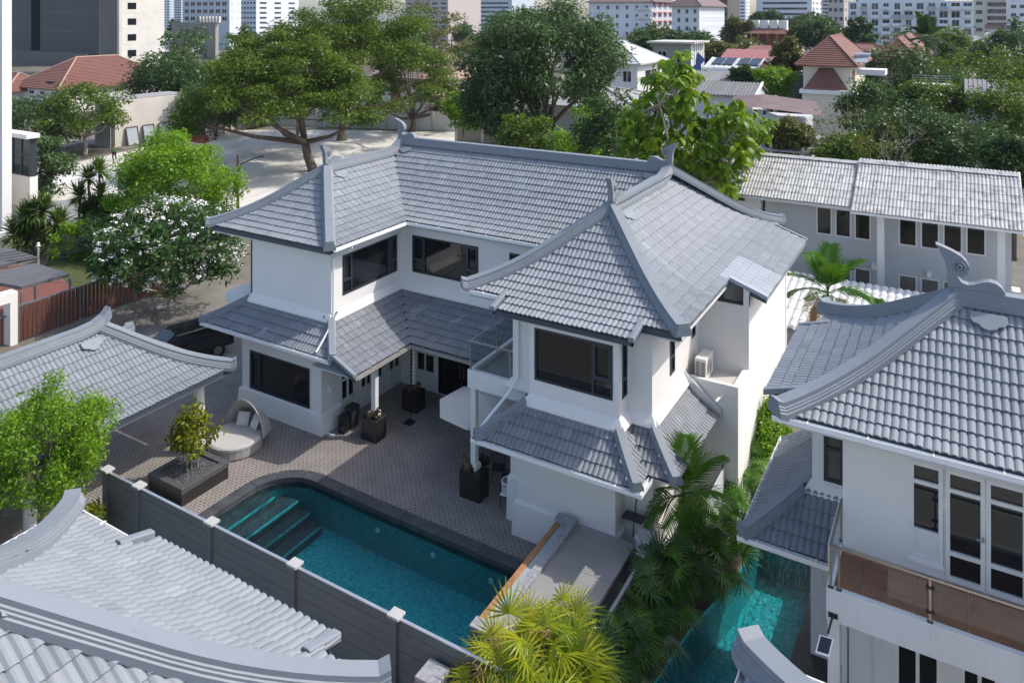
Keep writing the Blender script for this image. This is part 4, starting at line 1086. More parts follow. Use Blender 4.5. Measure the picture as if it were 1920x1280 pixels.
# ---- air conditioner on its ledge
def aircon(x0, x1, y0, y1, z0, z1, label, fan='X', group=None):
    t = thing('air_conditioner', label, 'air conditioner', ((x0 + x1) / 2, (y0 + y1) / 2, z0), group)
    mb = MB(); mb.box(x0, x1, y0, y1, z0 + .05, z1); bo = obj('casing', mb, 'plastic_cream', t, bevel=.012)
    for k in range(12):
        z = z0 + .12 + k * (z1 - z0 - .2) / 12
        for a, b in ((.08, .46), (.54, .92)):
            mb = MB(); mb.box(x0 + (x1 - x0) * a, x0 + (x1 - x0) * b, y0 - .006, y0 + .004, z, z + .025); obj('louvre', mb, 'frame_dark', bo)
    c = Vector((x1, (y0 * .55 + y1 * .45), (z0 + z1) / 2 + .02)); mb = MB()
    for r in (.24, .18, .12, .06): mb.tube([(c.x + .008, c.y + r * math.cos(2 * math.pi * i / 20), c.z + r * math.sin(2 * math.pi * i / 20)) for i in range(21)], .008, 4, cap=False)
    obj('fan_grille', mb, 'steel', bo)
    for y in (y0 + .12, y1 - .12): mb = MB(); mb.box(x0, x1, y - .03, y + .03, z0, z0 + .05); obj('foot', mb, 'black_metal', t)
    return t
aircon(-7.50, -7.14, 24.48, 25.34, 4.12, 4.86, 'dusty cream air conditioner on the open wall ledge')
# ------------------------------------------------------------------ neighbouring house on the right
rh = thing('balcony_house', 'white neighbouring house with terracotta balcony and swept grey tiled roof', 'house', (1.5, 21, 0))
AX, AY0, AY1, AXR = -3.5, 17.75, 24.5, 8.5; AR = (AY0 + AY1) / 2; AH = AR - AY0
r2 = Roof()
r2.face((AX, AY0), (1, 0), (0, 1), zf, 0, AH, lambda d: d, lambda d: AXR - AX - d)
r2.face((AX, AY0), (0, 1), (1, 0), zf, 0, AH, lambda d: d, lambda d: 2 * AH - d)
r2.face((AX, AY0), (0, 1), (1, 0), zf, -.58, 0, lambda d: 1.2, lambda d: 5.6)
r2.face((AX, AY1), (1, 0), (0, -1), zf, 0, AH, lambda d: d, lambda d: AXR - AX - d)
roof2 = r2.build(rh, me=me_tile)
zR = zf(AH)
cap(roof2, hip_path((AX, AY0), (1, 1), zf, AH), 1.05); cap(roof2, hip_path((AX, AY1), (1, -1), zf, AH), 1.05)
cap(roof2, [(AX + AH - .1, AR, zR), (AXR - AH, AR, zR)], 1.05, name='ridge_cap'); finial(roof2, (AX + AH - .05, AR, zR + .31), (1, 0), 1.12)
plaque(roof2, (AX + AH + .62, AR - .5, zf(AH - .5)), (1, 0, 0), (0, 1, .76), 1.0)
for y in (18.93, 23.37): verge(roof2, (AX - .62, y, zf(-.62) + .03), (AX + .2, y, zf(.2) + .03), .26)
fascia(rh, (AX + .03, AY1, fz), (AX + .03, 23.37, fz)); fascia(rh, (AX + .03, 18.93, fz), (AX + .03, AY0, fz)); fascia(rh, (AX - .50, 23.36, zf(-.5)), (AX - .50, 18.94, zf(-.5)), .24)
fascia(rh, (AX, AY0 + .03, fz), (AXR, AY0 + .03, fz), .16)
gutter(rh, [(AX - .03, AY0 + .3, 7.10), (AX - .03, AY0, 7.10), (AXR, AY0, 7.10)])
sf = MB(); sf.box(AX + .1, AXR, AY0 + .1, AY1 - .1, 6.84, 6.90); obj('soffit', sf, 'pale_grey', rh)
sf = MB(); sf.box(AX - .46, AX + .05, 18.95, 23.35, 6.74, 6.78); obj('soffit', sf, 'pale_grey', rh)
W = MB(); wall(W, mpY(18.5), -2.32, 5.5, 4.1, 6.88, [(-1.0, -.36, 4.42, 6.48), (-.34, 1.12, 4.16, 6.48), (1.16, 1.82, 4.42, 6.48)])
wall(W, mpXn(-2.32), 18.68, 20.3, 3.9, 6.88); wall(W, mpY(20.3), -3.25, -2.34, 3.9, 6.88, [(-2.98, -2.53, 4.48, 6.42)]); wall(W, mpXn(-3.25), 20.48, 23.3, 3.9, 6.88); wall(W, mpYb(23.3), -3.07, 5.5, 3.3, 6.88)
obj('wall', W, 'white_wall', rh)
W = MB(); wall(W, mpY(18.6), -2.36, 5.5, 0, 3.56, [(-1.28, -.42, .05, 2.6), (-.05, .62, .05, 2.6), (.8, 1.6, .05, 2.6)]); wall(W, mpY(20.4), -3.3, -2.4, 0, 3.4); wall(W, mpXn(-3.3), 20.58, 22.6, 0, 3.4); wall(W, mpYb(22.6), -3.1, 5.5, 0, 3.3)
W.box(-2.42, -2.2, 17.0, 17.22, 0, 3.55); obj('wall', W, 'stained_wall', rh)
window(rh, mpY(20.3), -2.98, -2.53, 4.48, 6.42, (), ((-3, -2.5, 5.30),), fw=.075, glass='glass_curtain')
for (a, b, c) in ((-1.28, -.42, 'frame_white'), (-.05, .62, 'frame_white'), (.8, 1.6, 'frame_white')): window(rh, mpY(18.6), a, b, .05, 2.6, ((a + b) / 2,), (), fw=.07, mat=c, name='sliding_door')
def leaf(a, b, z0, panel):
    f = window(rh, mpY(18.5), a, b, z0, 6.48, (), ((a, b, 5.02 if panel else 4.74), (a, b, 6.05)), fw=.085, mat='frame_white', name='balcony_door')
    if panel:
        p = MB(); p.boxm(mpY(18.5), a + .085, b - .085, .012, .06, z0 + .085, 4.98); obj('door_panel', p, 'frame_white', f)
        p = MB(); p.boxm(mpY(18.5), a + .17, b - .17, -.004, .02, z0 + .17, 4.88); obj('moulding', p, 'frame_white', f, bevel=.008)
        p = MB(); p.boxm(mpY(18.5), a - .03, b + .03, -.05, .1, z0 - .08, z0); obj('sill', p, 'white_paint', f)
    return f
leaf(-1.0, -.37, 4.42, True); dl = leaf(-.33, .385, 4.17, False); leaf(.395, 1.11, 4.17, False); leaf(1.17, 1.82, 4.42, True)
mb = MB(); mb.tube([(.35, 18.47, 5.22), (.35, 18.43, 5.22), (.22, 18.43, 5.22)], .014, 6); mb.box(.325, .375, 18.475, 18.485, 5.16, 5.28); obj('door_handle', mb, 'steel', dl)
mb = MB(); mb.sweep([(-3.25, 23.3, 4.10), (-3.25, 20.3, 4.10), (-2.33, 20.3, 4.10)], LED); obj('cornice', mb, 'white_wall', rh)
W = MB(); W.box(-2.62, -2.34, 18.45, 20.12, 3.62, 4.16); obj('parapet', W, 'white_wall', rh)
# skirt roof
rs2 = Roof()
rs2.face((-4.62, 19.05), (1, 0), (0, 1), zs, 0, 1.12, lambda d: d, lambda d: 2.02)
rs2.face((-4.62, 19.05), (0, 1), (1, 0), zs, 0, 1.2, lambda d: d, lambda d: 5.0)
sk2 = rs2.build(rh, me=tile_mesh('roof_tile', 'skirt_tile'), name='skirt_roof', limit=120)
cap(sk2, hip_path((-4.62, 19.05), (1, 1), zs, 1.12, 6, .1), .8)
gutter(sk2, [(-4.62, 24.05, 3.3), (-4.62, 19.05, 3.3), (-2.62, 19.05, 3.3)], step=.55)
sf = MB(); sf.box(-4.55, -3.3, 19.1, 24.0, 3.2, 3.24); sf.box(-3.3, -2.45, 19.1, 20.4, 3.2, 3.24); obj('soffit', sf, 'pale_grey', sk2)
# balcony
mb = MB(); mb.box(-2.44, 5.6, 16.95, 18.6, 3.55, 4.12); mb.box(-2.44, 5.6, 16.95, 17.07, 4.12, 4.20); mb.box(-2.44, -2.32, 17.07, 18.48, 4.12, 4.20); bal2 = obj('balcony', mb, 'stained_wall', rh)
tx = -2.315; i = 0
while tx < 5.2:
    ty = 17.08
    while ty < 18.47:
        y1 = min(ty + .475, 18.49); mb = MB(); mb.box(tx + .006, tx + .474, ty + .006, y1 - .002, 4.118, 4.142 + random.uniform(-.0015, .0015)); obj('floor_tile', mb, 'terracotta', bal2); ty += .48
    tx += .48
mb = MB(); mb.sweep([(-2.36, 18.66, 5.06), (-2.36, 16.99, 5.06), (5.5, 16.99, 5.06)], [(-.028, -.02), (.028, -.02), (.028, .02), (-.028, .02)]); obj('handrail', mb, 'steel', bal2)
for p in ((-2.36, 16.99), (-2.2, 16.99), (-2.36, 18.62), (-.56, 16.99), (1.2, 16.99)):
    mb = MB(); mb.box(p[0] - .022, p[0] + .022, p[1] - .016, p[1] + .016, 4.2, 5.05); q = obj('baluster', mb, 'steel', bal2)
    if p[0] > -2.1:
        for z in (4.38, 4.85): mb = MB(); mb.box(p[0] - .075, p[0] + .075, p[1] - .03, p[1] + .03, z, z + .045); obj('glass_clamp', mb, 'black_metal', q)
    mb = MB(); mb.box(p[0] - .05, p[0] + .05, p[1] - .04, p[1] + .04, 4.2, 4.215); obj('foot_plate', mb, 'black_metal', q)
for a, b in ((-2.15, -.62), (-.5, 1.14), (1.26, 2.9)): mb = MB(); mb.box(a, b, 16.985, 16.997, 4.28, 4.98); obj('glass_panel', mb, 'rail_pane', bal2)
mb = MB(); mb.box(-2.366, -2.354, 17.05, 18.58, 4.28, 4.98); obj('glass_panel', mb, 'rail_pane', bal2)
mb = MB(); mb.tube([(-2.2, 18.42, 0), (-2.2, 18.42, 3.5)], .02, 6); obj('downpipe', mb, 'fence_grey', rh)
slp = thing('solar_lamp', 'small solar panel lamp on a black bracket below the balcony edge', 'lamp', (-2.3, 16.9, 3.6))
mb = MB(); mb.box(-2.40, -2.22, 16.93, 16.952, 3.62, 3.72); mb.tube([(-2.31, 16.94, 3.67), (-2.33, 16.78, 3.62), (-2.36, 16.62, 3.50)], .022, 6); obj('bracket', mb, 'black_metal', slp)
U = Vector((.97, .1, .0)).normalized(); Vv = Vector((-.08, -.85, -.32)).normalized(); c = Vector((-2.38, 16.50, 3.44))
mb = MB(); mb.prism([tuple(c + U * a + Vv * b) for a, b in ((-.13, -.06), (.13, -.06), (.13, .30), (-.13, .30))], (0, 0, .02)); fr = obj('panel_frame', mb, 'white_paint', slp)
for k in range(8):
    mb = MB(); b0 = -.035 + k * .039; mb.prism([tuple(c + Vector((0, 0, .021)) + U * a + Vv * b) for a, b in ((-.105, b0), (.105, b0), (.105, b0 + .036), (-.105, b0 + .036))], (0, 0, .003)); obj('solar_cell', mb, 'solar_cell', fr)

# ------------------------------------------------------------------ carport on the left
cp = thing('carport', 'open carport with pale swept tiled roof on round white columns', 'carport', (-26.3, 14, 0))
zc = prof(2.98); BX0, BX1, BY = -29.4, -23.2, 19.2; BH = (BX1 - BX0) / 2; BA = (BX0 + BX1) / 2
r4 = Roof()
r4.face((BX1, BY), (0, -1), (-1, 0), zc, 0, BH, lambda d: d, lambda d: 15)
r4.face((BX0, BY), (1, 0), (0, -1), zc, 0, BH, lambda d: d, lambda d: 2 * BH - d)
r4.face((BX0, BY), (0, -1), (1, 0), zc, 0, BH, lambda d: d, lambda d: 15)
roof4 = r4.build(cp, me=me_tile)
cap(roof4, hip_path((BX1, BY), (-1, -1), zc, BH)); cap(roof4, hip_path((BX0, BY), (1, -1), zc, BH))
zB = zc(BH); cap(roof4, [(BA, 4.2, zB), (BA, BY - BH - .8, zB), (BA, BY - BH - .3, zB + .05), (BA, BY - BH + .05, zB + .18), (BA, BY - BH + .3, zB + .42)], name='ridge_cap')
plaque(roof4, (BA + .5, BY - BH - .55, zc(BH - .5)), (0, 1, 0), (-1, 0, .76), 1.0)
fascia(cp, (BX1 - .03, 4.2, 3.0), (BX1 - .03, BY, 3.0), .2); fascia(cp, (BX1, BY - .03, 3.0), (BX0, BY - .03, 3.0), .2)
mb = MB(); mb.box(BX0 + .1, BX1 - .09, 4.3, BY - .1, 2.74, 2.80); obj('soffit', mb, 'pale_grey', cp)
for (x, y) in ((-24.05, 18.45), (-24.05, 12.6), (-28.6, 18.45), (-28.6, 12.6)):
    mb = MB(); mb.lathe(x, y, [(.30, .004), (.30, .12), (.245, .2), (.17, 2.6), (.21, 2.68), (.21, 2.75)], 18); obj('column', mb, 'white_wall', cp, smooth=False)

# ------------------------------------------------------------------ near rooftops below the camera
nb = thing('foreground_house', 'white house seen from above with pale sunlit tiled hip roof and grey caps', 'house', (-10.5, 3, 0))
zn = prof(6.84); NX0, NX1, NY = -14.15, -6.85, 8.1; NH = (NX1 - NX0) / 2
r5 = Roof()
r5.face((NX0, NY), (1, 0), (0, -1), zn, 0, NH, lambda d: d, lambda d: 2 * NH - d)
r5.face((NX0, NY), (1, 0), (0, -1), zn, -.45, 0, lambda d: 1.72, lambda d: 6.05)
r5.face((NX1, NY), (0, -1), (-1, 0), zn, 0, NH, lambda d: d, lambda d: 10)
r5.face((NX0, NY), (0, -1), (1, 0), zn, 0, NH, lambda d: d, lambda d: 10)
roof5 = r5.build(nb, me=me_tile)
cap(roof5, hip_path((NX0, NY), (1, -1), zn, NH), .9); cap(roof5, hip_path((NX1, NY), (-1, -1), zn, NH), .9); cap(roof5, [((NX0 + NX1) / 2, NY - NH, zn(NH)), ((NX0 + NX1) / 2, -2, zn(NH))], name='ridge_cap')
for x in (-12.47, -8.06): verge(roof5, (x, NY + .5, zn(-.5) + .03), (x, NY - .15, zn(.15) + .03), .26)
fascia(nb, (NX1, NY - .03, 6.86), (-8.06, NY - .03, 6.86)); fascia(nb, (-8.06, NY + .38, zn(-.4)), (-12.47, NY + .38, zn(-.4)), .2); fascia(nb, (-12.47, NY - .03, 6.86), (NX0, NY - .03, 6.86))
gutter(nb, [(-12.5, NY + .02, 6.84), (NX0 - .02, NY + .02, 6.84), (NX0 - .02, -2, 6.84)])
W = MB(); W.box(-13.6, -7.5, -2, 7.5, 0, 6.7); W.box(-12.2, -8.3, 7.5, 8.0, 0, 6.6); obj('wall', W, 'white_wall', nb)
nr = thing('corner_rooftop_house', 'white house with only its grey roof corner and white gutter in view', 'house', (3, 8, 0))
QX, QY = -2.55, 11.1
r6 = Roof()
r6.face((QX, QY), (1, 0), (0, -1), zn, 0, 3.375, lambda d: d, lambda d: 9)
r6.face((QX, QY), (0, -1), (1, 0), zn, 0, 3.375, lambda d: d, lambda d: 6.75 - d)
roof6 = r6.build(nr, me=me_tile, limit=120)
cap(roof6, hip_path((QX, QY), (1, -1), zn, 3.3), 1.1); gutter(nr, [(6.4, QY + .02, 6.84), (QX - .02, QY + .02, 6.84), (QX - .02, 4.4, 6.84)])
W = MB(); W.box(-1.8, 6, 4.8, 10.5, 0, 6.7); obj('wall', W, 'white_wall', nr)
# ------------------------------------------------------------------ vegetation builders
def lthing(name, label, cat, loc=(0, 0, 0), rz=0, group=None):
    o = thing(name, label, cat, loc, group); WLOC[o.name] = (0, 0, 0); o.rotation_euler.z = rz; return o
def unit(a): return a / np.maximum(1e-9, np.linalg.norm(a, axis=1, keepdims=True))
def leaf_quads(P, N, A, L, Wd, fold=.25):
    """P base points, N normals, A axes; rhombus leaves bent along the axis -> V, F"""
    n = len(P); A = unit(A - N * np.sum(A * N, 1, keepdims=True)); S = np.cross(N, A)
    L = np.broadcast_to(np.asarray(L, float).reshape(-1, 1), (n, 1)); Wd = np.broadcast_to(np.asarray(Wd, float).reshape(-1, 1), (n, 1))
    v0 = P; v1 = P + A * L * .45 + S * Wd * .5 + N * Wd * fold; v2 = P + A * L - N * L * .12; v3 = P + A * L * .45 - S * Wd * .5 + N * Wd * fold
    V = np.stack([v0, v1, v2, v3], 1).reshape(-1, 3); F = np.arange(4 * n).reshape(n, 4); return V, F
def cloud(cl, per, size, aspect=.45, zflat=.7, up=.7, rng=None, droop=0.):
    """cl: (n,4) cluster centres + radius"""
    rng = rng or RNG; cl = np.asarray(cl, float); n = len(cl) * per
    C = np.repeat(cl[:, :3], per, 0); r = np.repeat(cl[:, 3], per)[:, None]
    D = unit(rng.normal(size=(n, 3))); q = rng.random((n, 1)) ** .45
    off = D * q * r; off[:, 2] *= zflat
    N = unit(D * .45 + np.array([0, 0, up]) + rng.normal(size=(n, 3)) * .55)
    A = rng.normal(size=(n, 3)) + D * .6; A[:, 2] -= droop
    L = size * rng.uniform(.5, 1.35, n); return leaf_quads(C + off, N, A, L, L * aspect)
def shell_pts(n, rx, ry, rz, rng, inner=.55, low=-.45):
    out = []
    while len(out) < n:
        p = rng.normal(size=3); p /= np.linalg.norm(p)
        if p[2] < low: continue
        k = inner + (1 - inner) * rng.random() ** .6; out.append((p[0] * rx * k, p[1] * ry * k, p[2] * rz * k))
    return np.array(out)
def limbs(base, fork, cl, r0, rng, nmain=5, sides=6, mat_low=None):
    mb = MB(); b = np.array(base, float); f = np.array(fork, float)
    mid = (b + f) / 2 + rng.normal(size=3) * np.array([1, 1, 0]) * .05 * np.linalg.norm(f - b)
    mb.tube([b - np.array([0, 0, .1]), b + (mid - b) * .12, mid, f], [r0 * 1.5, r0 * 1.08, r0 * .92, r0 * .8], 8)
    cl = np.asarray(cl)[:, :3]
    if len(cl) == 0: return mb
    idx = [int(rng.integers(len(cl)))]
    while len(idx) < min(nmain, len(cl)):       # far-apart main limb targets
        d = np.min(np.linalg.norm(cl[:, None] - cl[idx][None], axis=2), 1); idx.append(int(np.argmax(d)))
    mids = []
    for i in idx:
        t = cl[i]; m1 = f + (t - f) * .4 + np.array([0, 0, -.06 * np.linalg.norm(t - f)]) + rng.normal(size=3) * .06 * np.linalg.norm(t - f)
        mb.tube([f - (f - b) * .03, m1, f + (t - f) * .75 + rng.normal(size=3) * .04 * np.linalg.norm(t - f), t], [r0 * .62, r0 * .42, r0 * .24, r0 * .08], sides); mids += [(m1, r0 * .36), (f + (t - f) * .75, r0 * .2)]
    M = np.array([m[0] for m in mids])
    for i in range(len(cl)):
        if i in idx: continue
        k = int(np.argmin(np.linalg.norm(M - cl[i], axis=1))); s_, rr = mids[k]; t = cl[i]; m = (s_ + t) / 2 + rng.normal(size=3) * .08 * np.linalg.norm(t - s_)
        mb.tube([s_, m, t], [rr * .7, rr * .4, rr * .12], 4, cap=False)
    return mb
def tree(name, label, base, top, rx, ry, cz, rz, mat, bark='bark', n=40, per=140, size=.35, cr=None, aspect=.45, r0=.3, fork=None, group=None, seed=1, inner=.5, low=-.4, zflat=.65, nmain=6, extra=None, cat='tree', droop=0., up=.7):
    rng = np.random.default_rng(seed); t = thing(name, label, cat, (base[0], base[1], 0), group)
    c = np.array([base[0], base[1], cz]); P = shell_pts(n, rx, ry, rz, rng, inner, low) + c
    if extra is not None: P = np.r_[P, np.array(extra)]
    rad = (cr or .28 * (rx + ry) / 2) * rng.uniform(.7, 1.25, len(P)); cl = np.c_[P, rad]
    V, F = cloud(cl, per, size, aspect, zflat, up, rng, droop)
    o = link('crown', fastmesh('crown', V, F, mat), t)
    fk = fork or (base[0], base[1], cz - rz * .75)
    obj('trunk', limbs((base[0], base[1], 0), fk, P, r0, rng, nmain), bark, t, fix=False, smooth=True)
    return t
# fan palm leaf, feather palm frond, sword-leaf rosette (shared meshes)
def strip(mb, a, b, w, nrm, sag=0., tipw=.12):
    a, b, nrm = Vector(a), Vector(b), Vector(nrm); t = (b - a).normalized(); s_ = t.cross(nrm).normalized()
    m = a.lerp(b, .5) + nrm * sag
    mb.add([tuple(a - s_ * w * .25), tuple(a + s_ * w * .25), tuple(m + s_ * w * .5), tuple(b + s_ * w * tipw * .5 - nrm * sag), tuple(b - s_ * w * tipw * .5 - nrm * sag), tuple(m - s_ * w * .5)], [(0, 1, 2, 5), (5, 2, 3, 4)])
def fan_mesh(name, mat, n=11, L=.42, spread=210, rng=random.Random(1), stalk=.35, w=.031):
    n += 4
    mb = MB(); mb.tube([(0, 0, 0), (0, stalk * .5, stalk * .16), (0, stalk, stalk * .2)], .006, 4); c = Vector((0, stalk, stalk * .2))
    for i in range(n):
        a = R(-spread / 2 + spread * i / (n - 1)); l = L * rng.uniform(.8, 1.1) * (1 - .12 * abs(i / (n - 1) - .5) * 2)
        d = Vector((math.sin(a), math.cos(a), -.22 - .2 * abs(math.sin(a)))); strip(mb, c, c + d * l, w, (0, 0, 1), .05 * l)
    return mb.mesh(name, mat, fix=False)
def frond_mesh(name, mat, L=1.8, n=22, ll=.5, w=.05, arch=.5, rng=random.Random(2), vee=.5, start=.16):
    mb = MB(); pts = []
    for i in range(9):
        s_ = i / 8; pts.append(Vector((0, L * s_ * (1 - .16 * s_), L * (.42 * s_ - arch * s_ * s_ * 1.05))))
    mb.tube([tuple(p) for p in pts], [.022 - .018 * i / 8 for i in range(9)], 4)
    for i in range(n):
        s_ = start + (1 - start) * i / (n - 1); k = min(7, int(s_ * 8)); f = s_ * 8 - k; p = pts[k].lerp(pts[k + 1], f); t = (pts[k + 1] - pts[k]).normalized()
        l = ll * (math.sin(math.pi * min(1, .18 + .82 * s_)) ** .6 + .12) * rng.uniform(.85, 1.1)
        for sd in (-1, 1):
            d = (Vector((sd, 0, 0)) * .95 + t * (.55 + .5 * s_) + Vector((0, 0, vee * .3 - .25))).normalized(); strip(mb, p, p + d * l, w, (0, -.2, 1), .04 * l)
    return mb.mesh(name, mat, fix=False)
def rosette_mesh(name, mat, n=60, L=.75, w=.06, rng=random.Random(3)):
    mb = MB()
    for i in range(n):
        a = i * 2.39996; e = R(rng.uniform(-38, 82)); l = L * rng.uniform(.8, 1.1); d = Vector((math.cos(a) * math.cos(e), math.sin(a) * math.cos(e), math.sin(e)))
        up = Vector((0, 0, 1)) if abs(d.z) < .9 else Vector((1, 0, 0)); nn = d.cross(up).cross(d).normalized(); strip(mb, d * .04, d * l, w, nn, .05 * l, .05)
    return mb.mesh(name, mat, fix=False)
FAN = [fan_mesh('leaf_fan', 'leaf_rhapis', 11, .40, 215, random.Random(i), .30 + .05 * i) for i in range(3)]
FAND = [fan_mesh('leaf_fan', 'leaf_palm_dark', 11, .42, 215, random.Random(i + 9), .34 + .05 * i) for i in range(3)]
FANG = [fan_mesh('leaf_fan', 'leaf_palm', 11, .42, 215, random.Random(i + 19), .34 + .05 * i) for i in range(3)]
FAN_DRY = fan_mesh('leaf_fan', 'leaf_dry', 9, .36, 170, random.Random(31), .3)
def place(me, parent, name, loc, rz, tilt, s=1.0, roll=0.):
    o = bpy.data.objects.new(name, me); COL.objects.link(o); o.parent = parent; o.matrix_parent_inverse = Matrix.Translation(-wloc(parent))
    o.matrix_basis = Matrix.Translation(loc) @ Matrix.Rotation(rz, 4, 'Z') @ Matrix.Rotation(tilt, 4, 'X') @ Matrix.Rotation(roll, 4, 'Y') @ Matrix.Scale(s, 4)
    return o
def fan_clump(label, x, y, h, rad, nst, fans, meshes, seed, group=None, s=1.0, dry=0.):
    rng = random.Random(seed); t = thing('fan_palm', label, 'palm', (x, y, 0), group); st = MB()
    for i in range(nst):
        a = rng.uniform(0, 6.28); r = rad * math.sqrt(rng.random()); px, py = x + r * math.cos(a), y + r * math.sin(a); hh = h * rng.uniform(.55, 1.0) * (1 - .25 * r / max(rad, .01))
        st.tube([(px, py, 0), (px + .03, py, hh)], [.022, .016], 5)
        for k in range(fans):
            z = hh * (1 - .45 * k / fans * rng.uniform(.6, 1)); tl = R(rng.uniform(-10, 62) - 25 * (k / fans)); me = FAN_DRY if rng.random() < dry else meshes[rng.randrange(len(meshes))]
            place(me, t, 'leaf_fan', (px, py, z), k * 2.4 + rng.uniform(-.5, .5), tl, s * rng.uniform(.8, 1.2), rng.uniform(-.3, .3))
    obj('stems', st, 'bark', t, fix=False); return t
def feather_palm(label, x, y, h, L, nf, seed, mat='leaf_palm', name='feather_palm', ll=.5, w=.05, bark='bark_pale', dry=1, tr=.07, shaft=True, group=None, n=22, lo=-25, hi=75):
    rng = random.Random(seed); t = thing(name, label, 'palm', (x, y, 0), group)
    mb = MB(); mb.tube([(x, y, 0), (x + .04, y, h * .5), (x, y, h)], [tr * 1.25, tr, tr * .8], 8); obj('trunk', mb, bark, t)
    if shaft: mb = MB(); mb.tube([(x, y, h), (x, y, h + .35)], [tr * 1.0, tr * .55], 8); obj('crownshaft', mb, 'leaf_palm', t)
    mm = [frond_mesh('frond', mat, L, n, ll, w, ar, random.Random(seed + i)) for i, ar in enumerate((.30, .48, .68))]; md = frond_mesh('frond', 'leaf_dry', L * .9, n, ll, w, .8, random.Random(seed))
    for k in range(nf):
        f = k / max(1, nf - 1); e = R(hi + (lo - hi) * f + rng.uniform(-10, 10)); i = 0 if f < .3 else (1 if f < .7 else 2)
        dead = k >= nf - dry; place(md if dead else mm[i], t, 'frond', (x, y, h + .3 - .12 * f), k * 2.4 + rng.uniform(-.3, .3), e, rng.uniform(.85, 1.1), rng.uniform(-.2, .2))
    return t
ROS = [rosette_mesh('leaf_rosette', 'leaf_yucca', 120, .95, .115, random.Random(i)) for i in range(3)]
def yucca(label, pts, seed, group=None, s=1.0):
    rng = random.Random(seed); x, y = pts[0][0], pts[0][1]; t = thing('yucca', label, 'yucca', (x, y, 0), group); mb = MB()
    for p in pts:
        mb.tube([(p[0] + rng.uniform(-.2, .2), p[1] + rng.uniform(-.2, .2), 0), (p[0], p[1], p[2])], [.11, .07], 6); place(ROS[rng.randrange(3)], t, 'leaf_rosette', p, rng.uniform(0, 6), rng.uniform(-.2, .2), s * rng.uniform(.85, 1.15))
    obj('trunk', mb, 'bark', t, fix=False); return t

# ------------------------------------------------------------------ near plants
x, y = gp(75, 22.6)
tree('citrus_tree', 'bright green small-leaved tree in front of the carport roof', (x, y), 0, 1.75, 1.75, 3.35, 1.75, 'leaf_bright', 'bark', 85, 260, .105, .46, .5, .09, None, None, 11, .35, -.75, .9)
cro = tree('croton_tree', 'yellow-green croton shrub tree growing in the dark planter', (-22.75, 17.15), 0, .55, .55, 1.68, 1.0, 'leaf_croton', 'bark_pale', 40, 38, .17, .22, .48, .03, (-22.75, 17.15, .9), None, 12, .3, -.8, .9, 4, [(-22.35, 17.6, 1.55), (-23.3, 16.8, 1.5), (-22.2, 17.75, 1.7)])
mb = MB()
for dx, dy in ((.18, .1), (-.15, .12), (.05, -.2)): mb.tube([(-22.75 + dx, 17.15 + dy, .45), (-22.75 + dx * 1.3, 17.15 + dy * 1.3, 1.5)], [.03, .02], 6)
obj('stem', mb, 'bark_pale', cro)
tree('croton_bush', 'low yellow-leaved croton bush at the fence end post', gp(165, 22.9), 0, .5, .5, .75, .55, 'leaf_croton', 'bark', 16, 45, .26, .2, .3, .03, None, None, 13, .3, -.8)
# palms between the two plots
rp = random.Random(21)
front = [(-8.35, 15.3, 2.65), (-7.6, 15.35, 2.7), (-8.55, 14.4, 2.5), (-7.8, 14.6, 2.6), (-7.15, 14.9, 2.5), (-8.3, 13.6, 2.4), (-7.8, 13.7, 2.5), (-7.1, 14.0, 2.45), (-6.95, 14.6, 2.3), (-8.0, 12.9, 2.4), (-7.2, 13.2, 2.4)]
for i, (px, py, ph) in enumerate(front):
    fan_clump('sunlit yellow-green fan palm massed below the concrete deck', px, py, ph, .34, 7, 5, FAN, 40 + i, 'sunlit fan palms below the deck', 1.45, .05)
back = [(-7.1, 15.6), (-7.15, 16.3), (-7.0, 17.0), (-7.1, 17.7), (-6.9, 18.3), (-7.1, 18.8), (-6.75, 19.3), (-6.95, 19.9), (-6.55, 20.2), (-7.2, 16.9), (-7.2, 19.5)]
for i, (px, py) in enumerate(back):
    fan_clump('shaded dark green fan palm along the narrow pool edge', px, py, rp.uniform(1.05, 1.5), .24, 5, 5, FAND if i % 3 else FANG, 60 + i, 'shaded fan palms along the narrow pool', 1.2)
for i, (px, py, ph) in enumerate(((-5.75, 24.6, 1.9), (-5.7, 25.5, 1.7), (-5.85, 23.6, 1.5), (-6.0, 22.6, 1.2), (-5.9, 21.7, 1.0))):
    fan_clump('sunlit green fan palm against the white side wall', px, py, ph, .25, 4, 5, FANG, 80 + i, 'fan palms by the white side wall', 1.3)
feather_palm('broad-leaved feather palm rising beside the lower tiled eave', -6.85, 21.3, 2.15, 1.7, 16, 5, ll=.66, w=.062, n=19, lo=-40)
feather_palm('low feather palm crouched under the taller palm', -6.35, 20.9, .9, 1.2, 9, 6, 'leaf_palm_dark', ll=.5, w=.055, n=16, dry=1)
feather_palm('bushy feather palm in front of the white lean-to roof', *gp(1552, 33.5), 3.6, 2.3, 17, 7, ll=.85, w=.075, n=22, dry=3, lo=-45)
feather_palm('small young feather palm beside the lean-to roof', *gp(1650, 32.5), 2.6, 1.3, 10, 8, ll=.5, w=.07, n=16, dry=0)
tree('climbing_shrub', 'bright green climbing shrub against the white side wall', (-5.62, 27.2), 0, .42, 1.35, 1.55, 1.35, 'leaf_bright', 'bark', 70, 120, .11, .34, .55, .04, None, None, 15, .3, -.9, .9, cat='shrub')
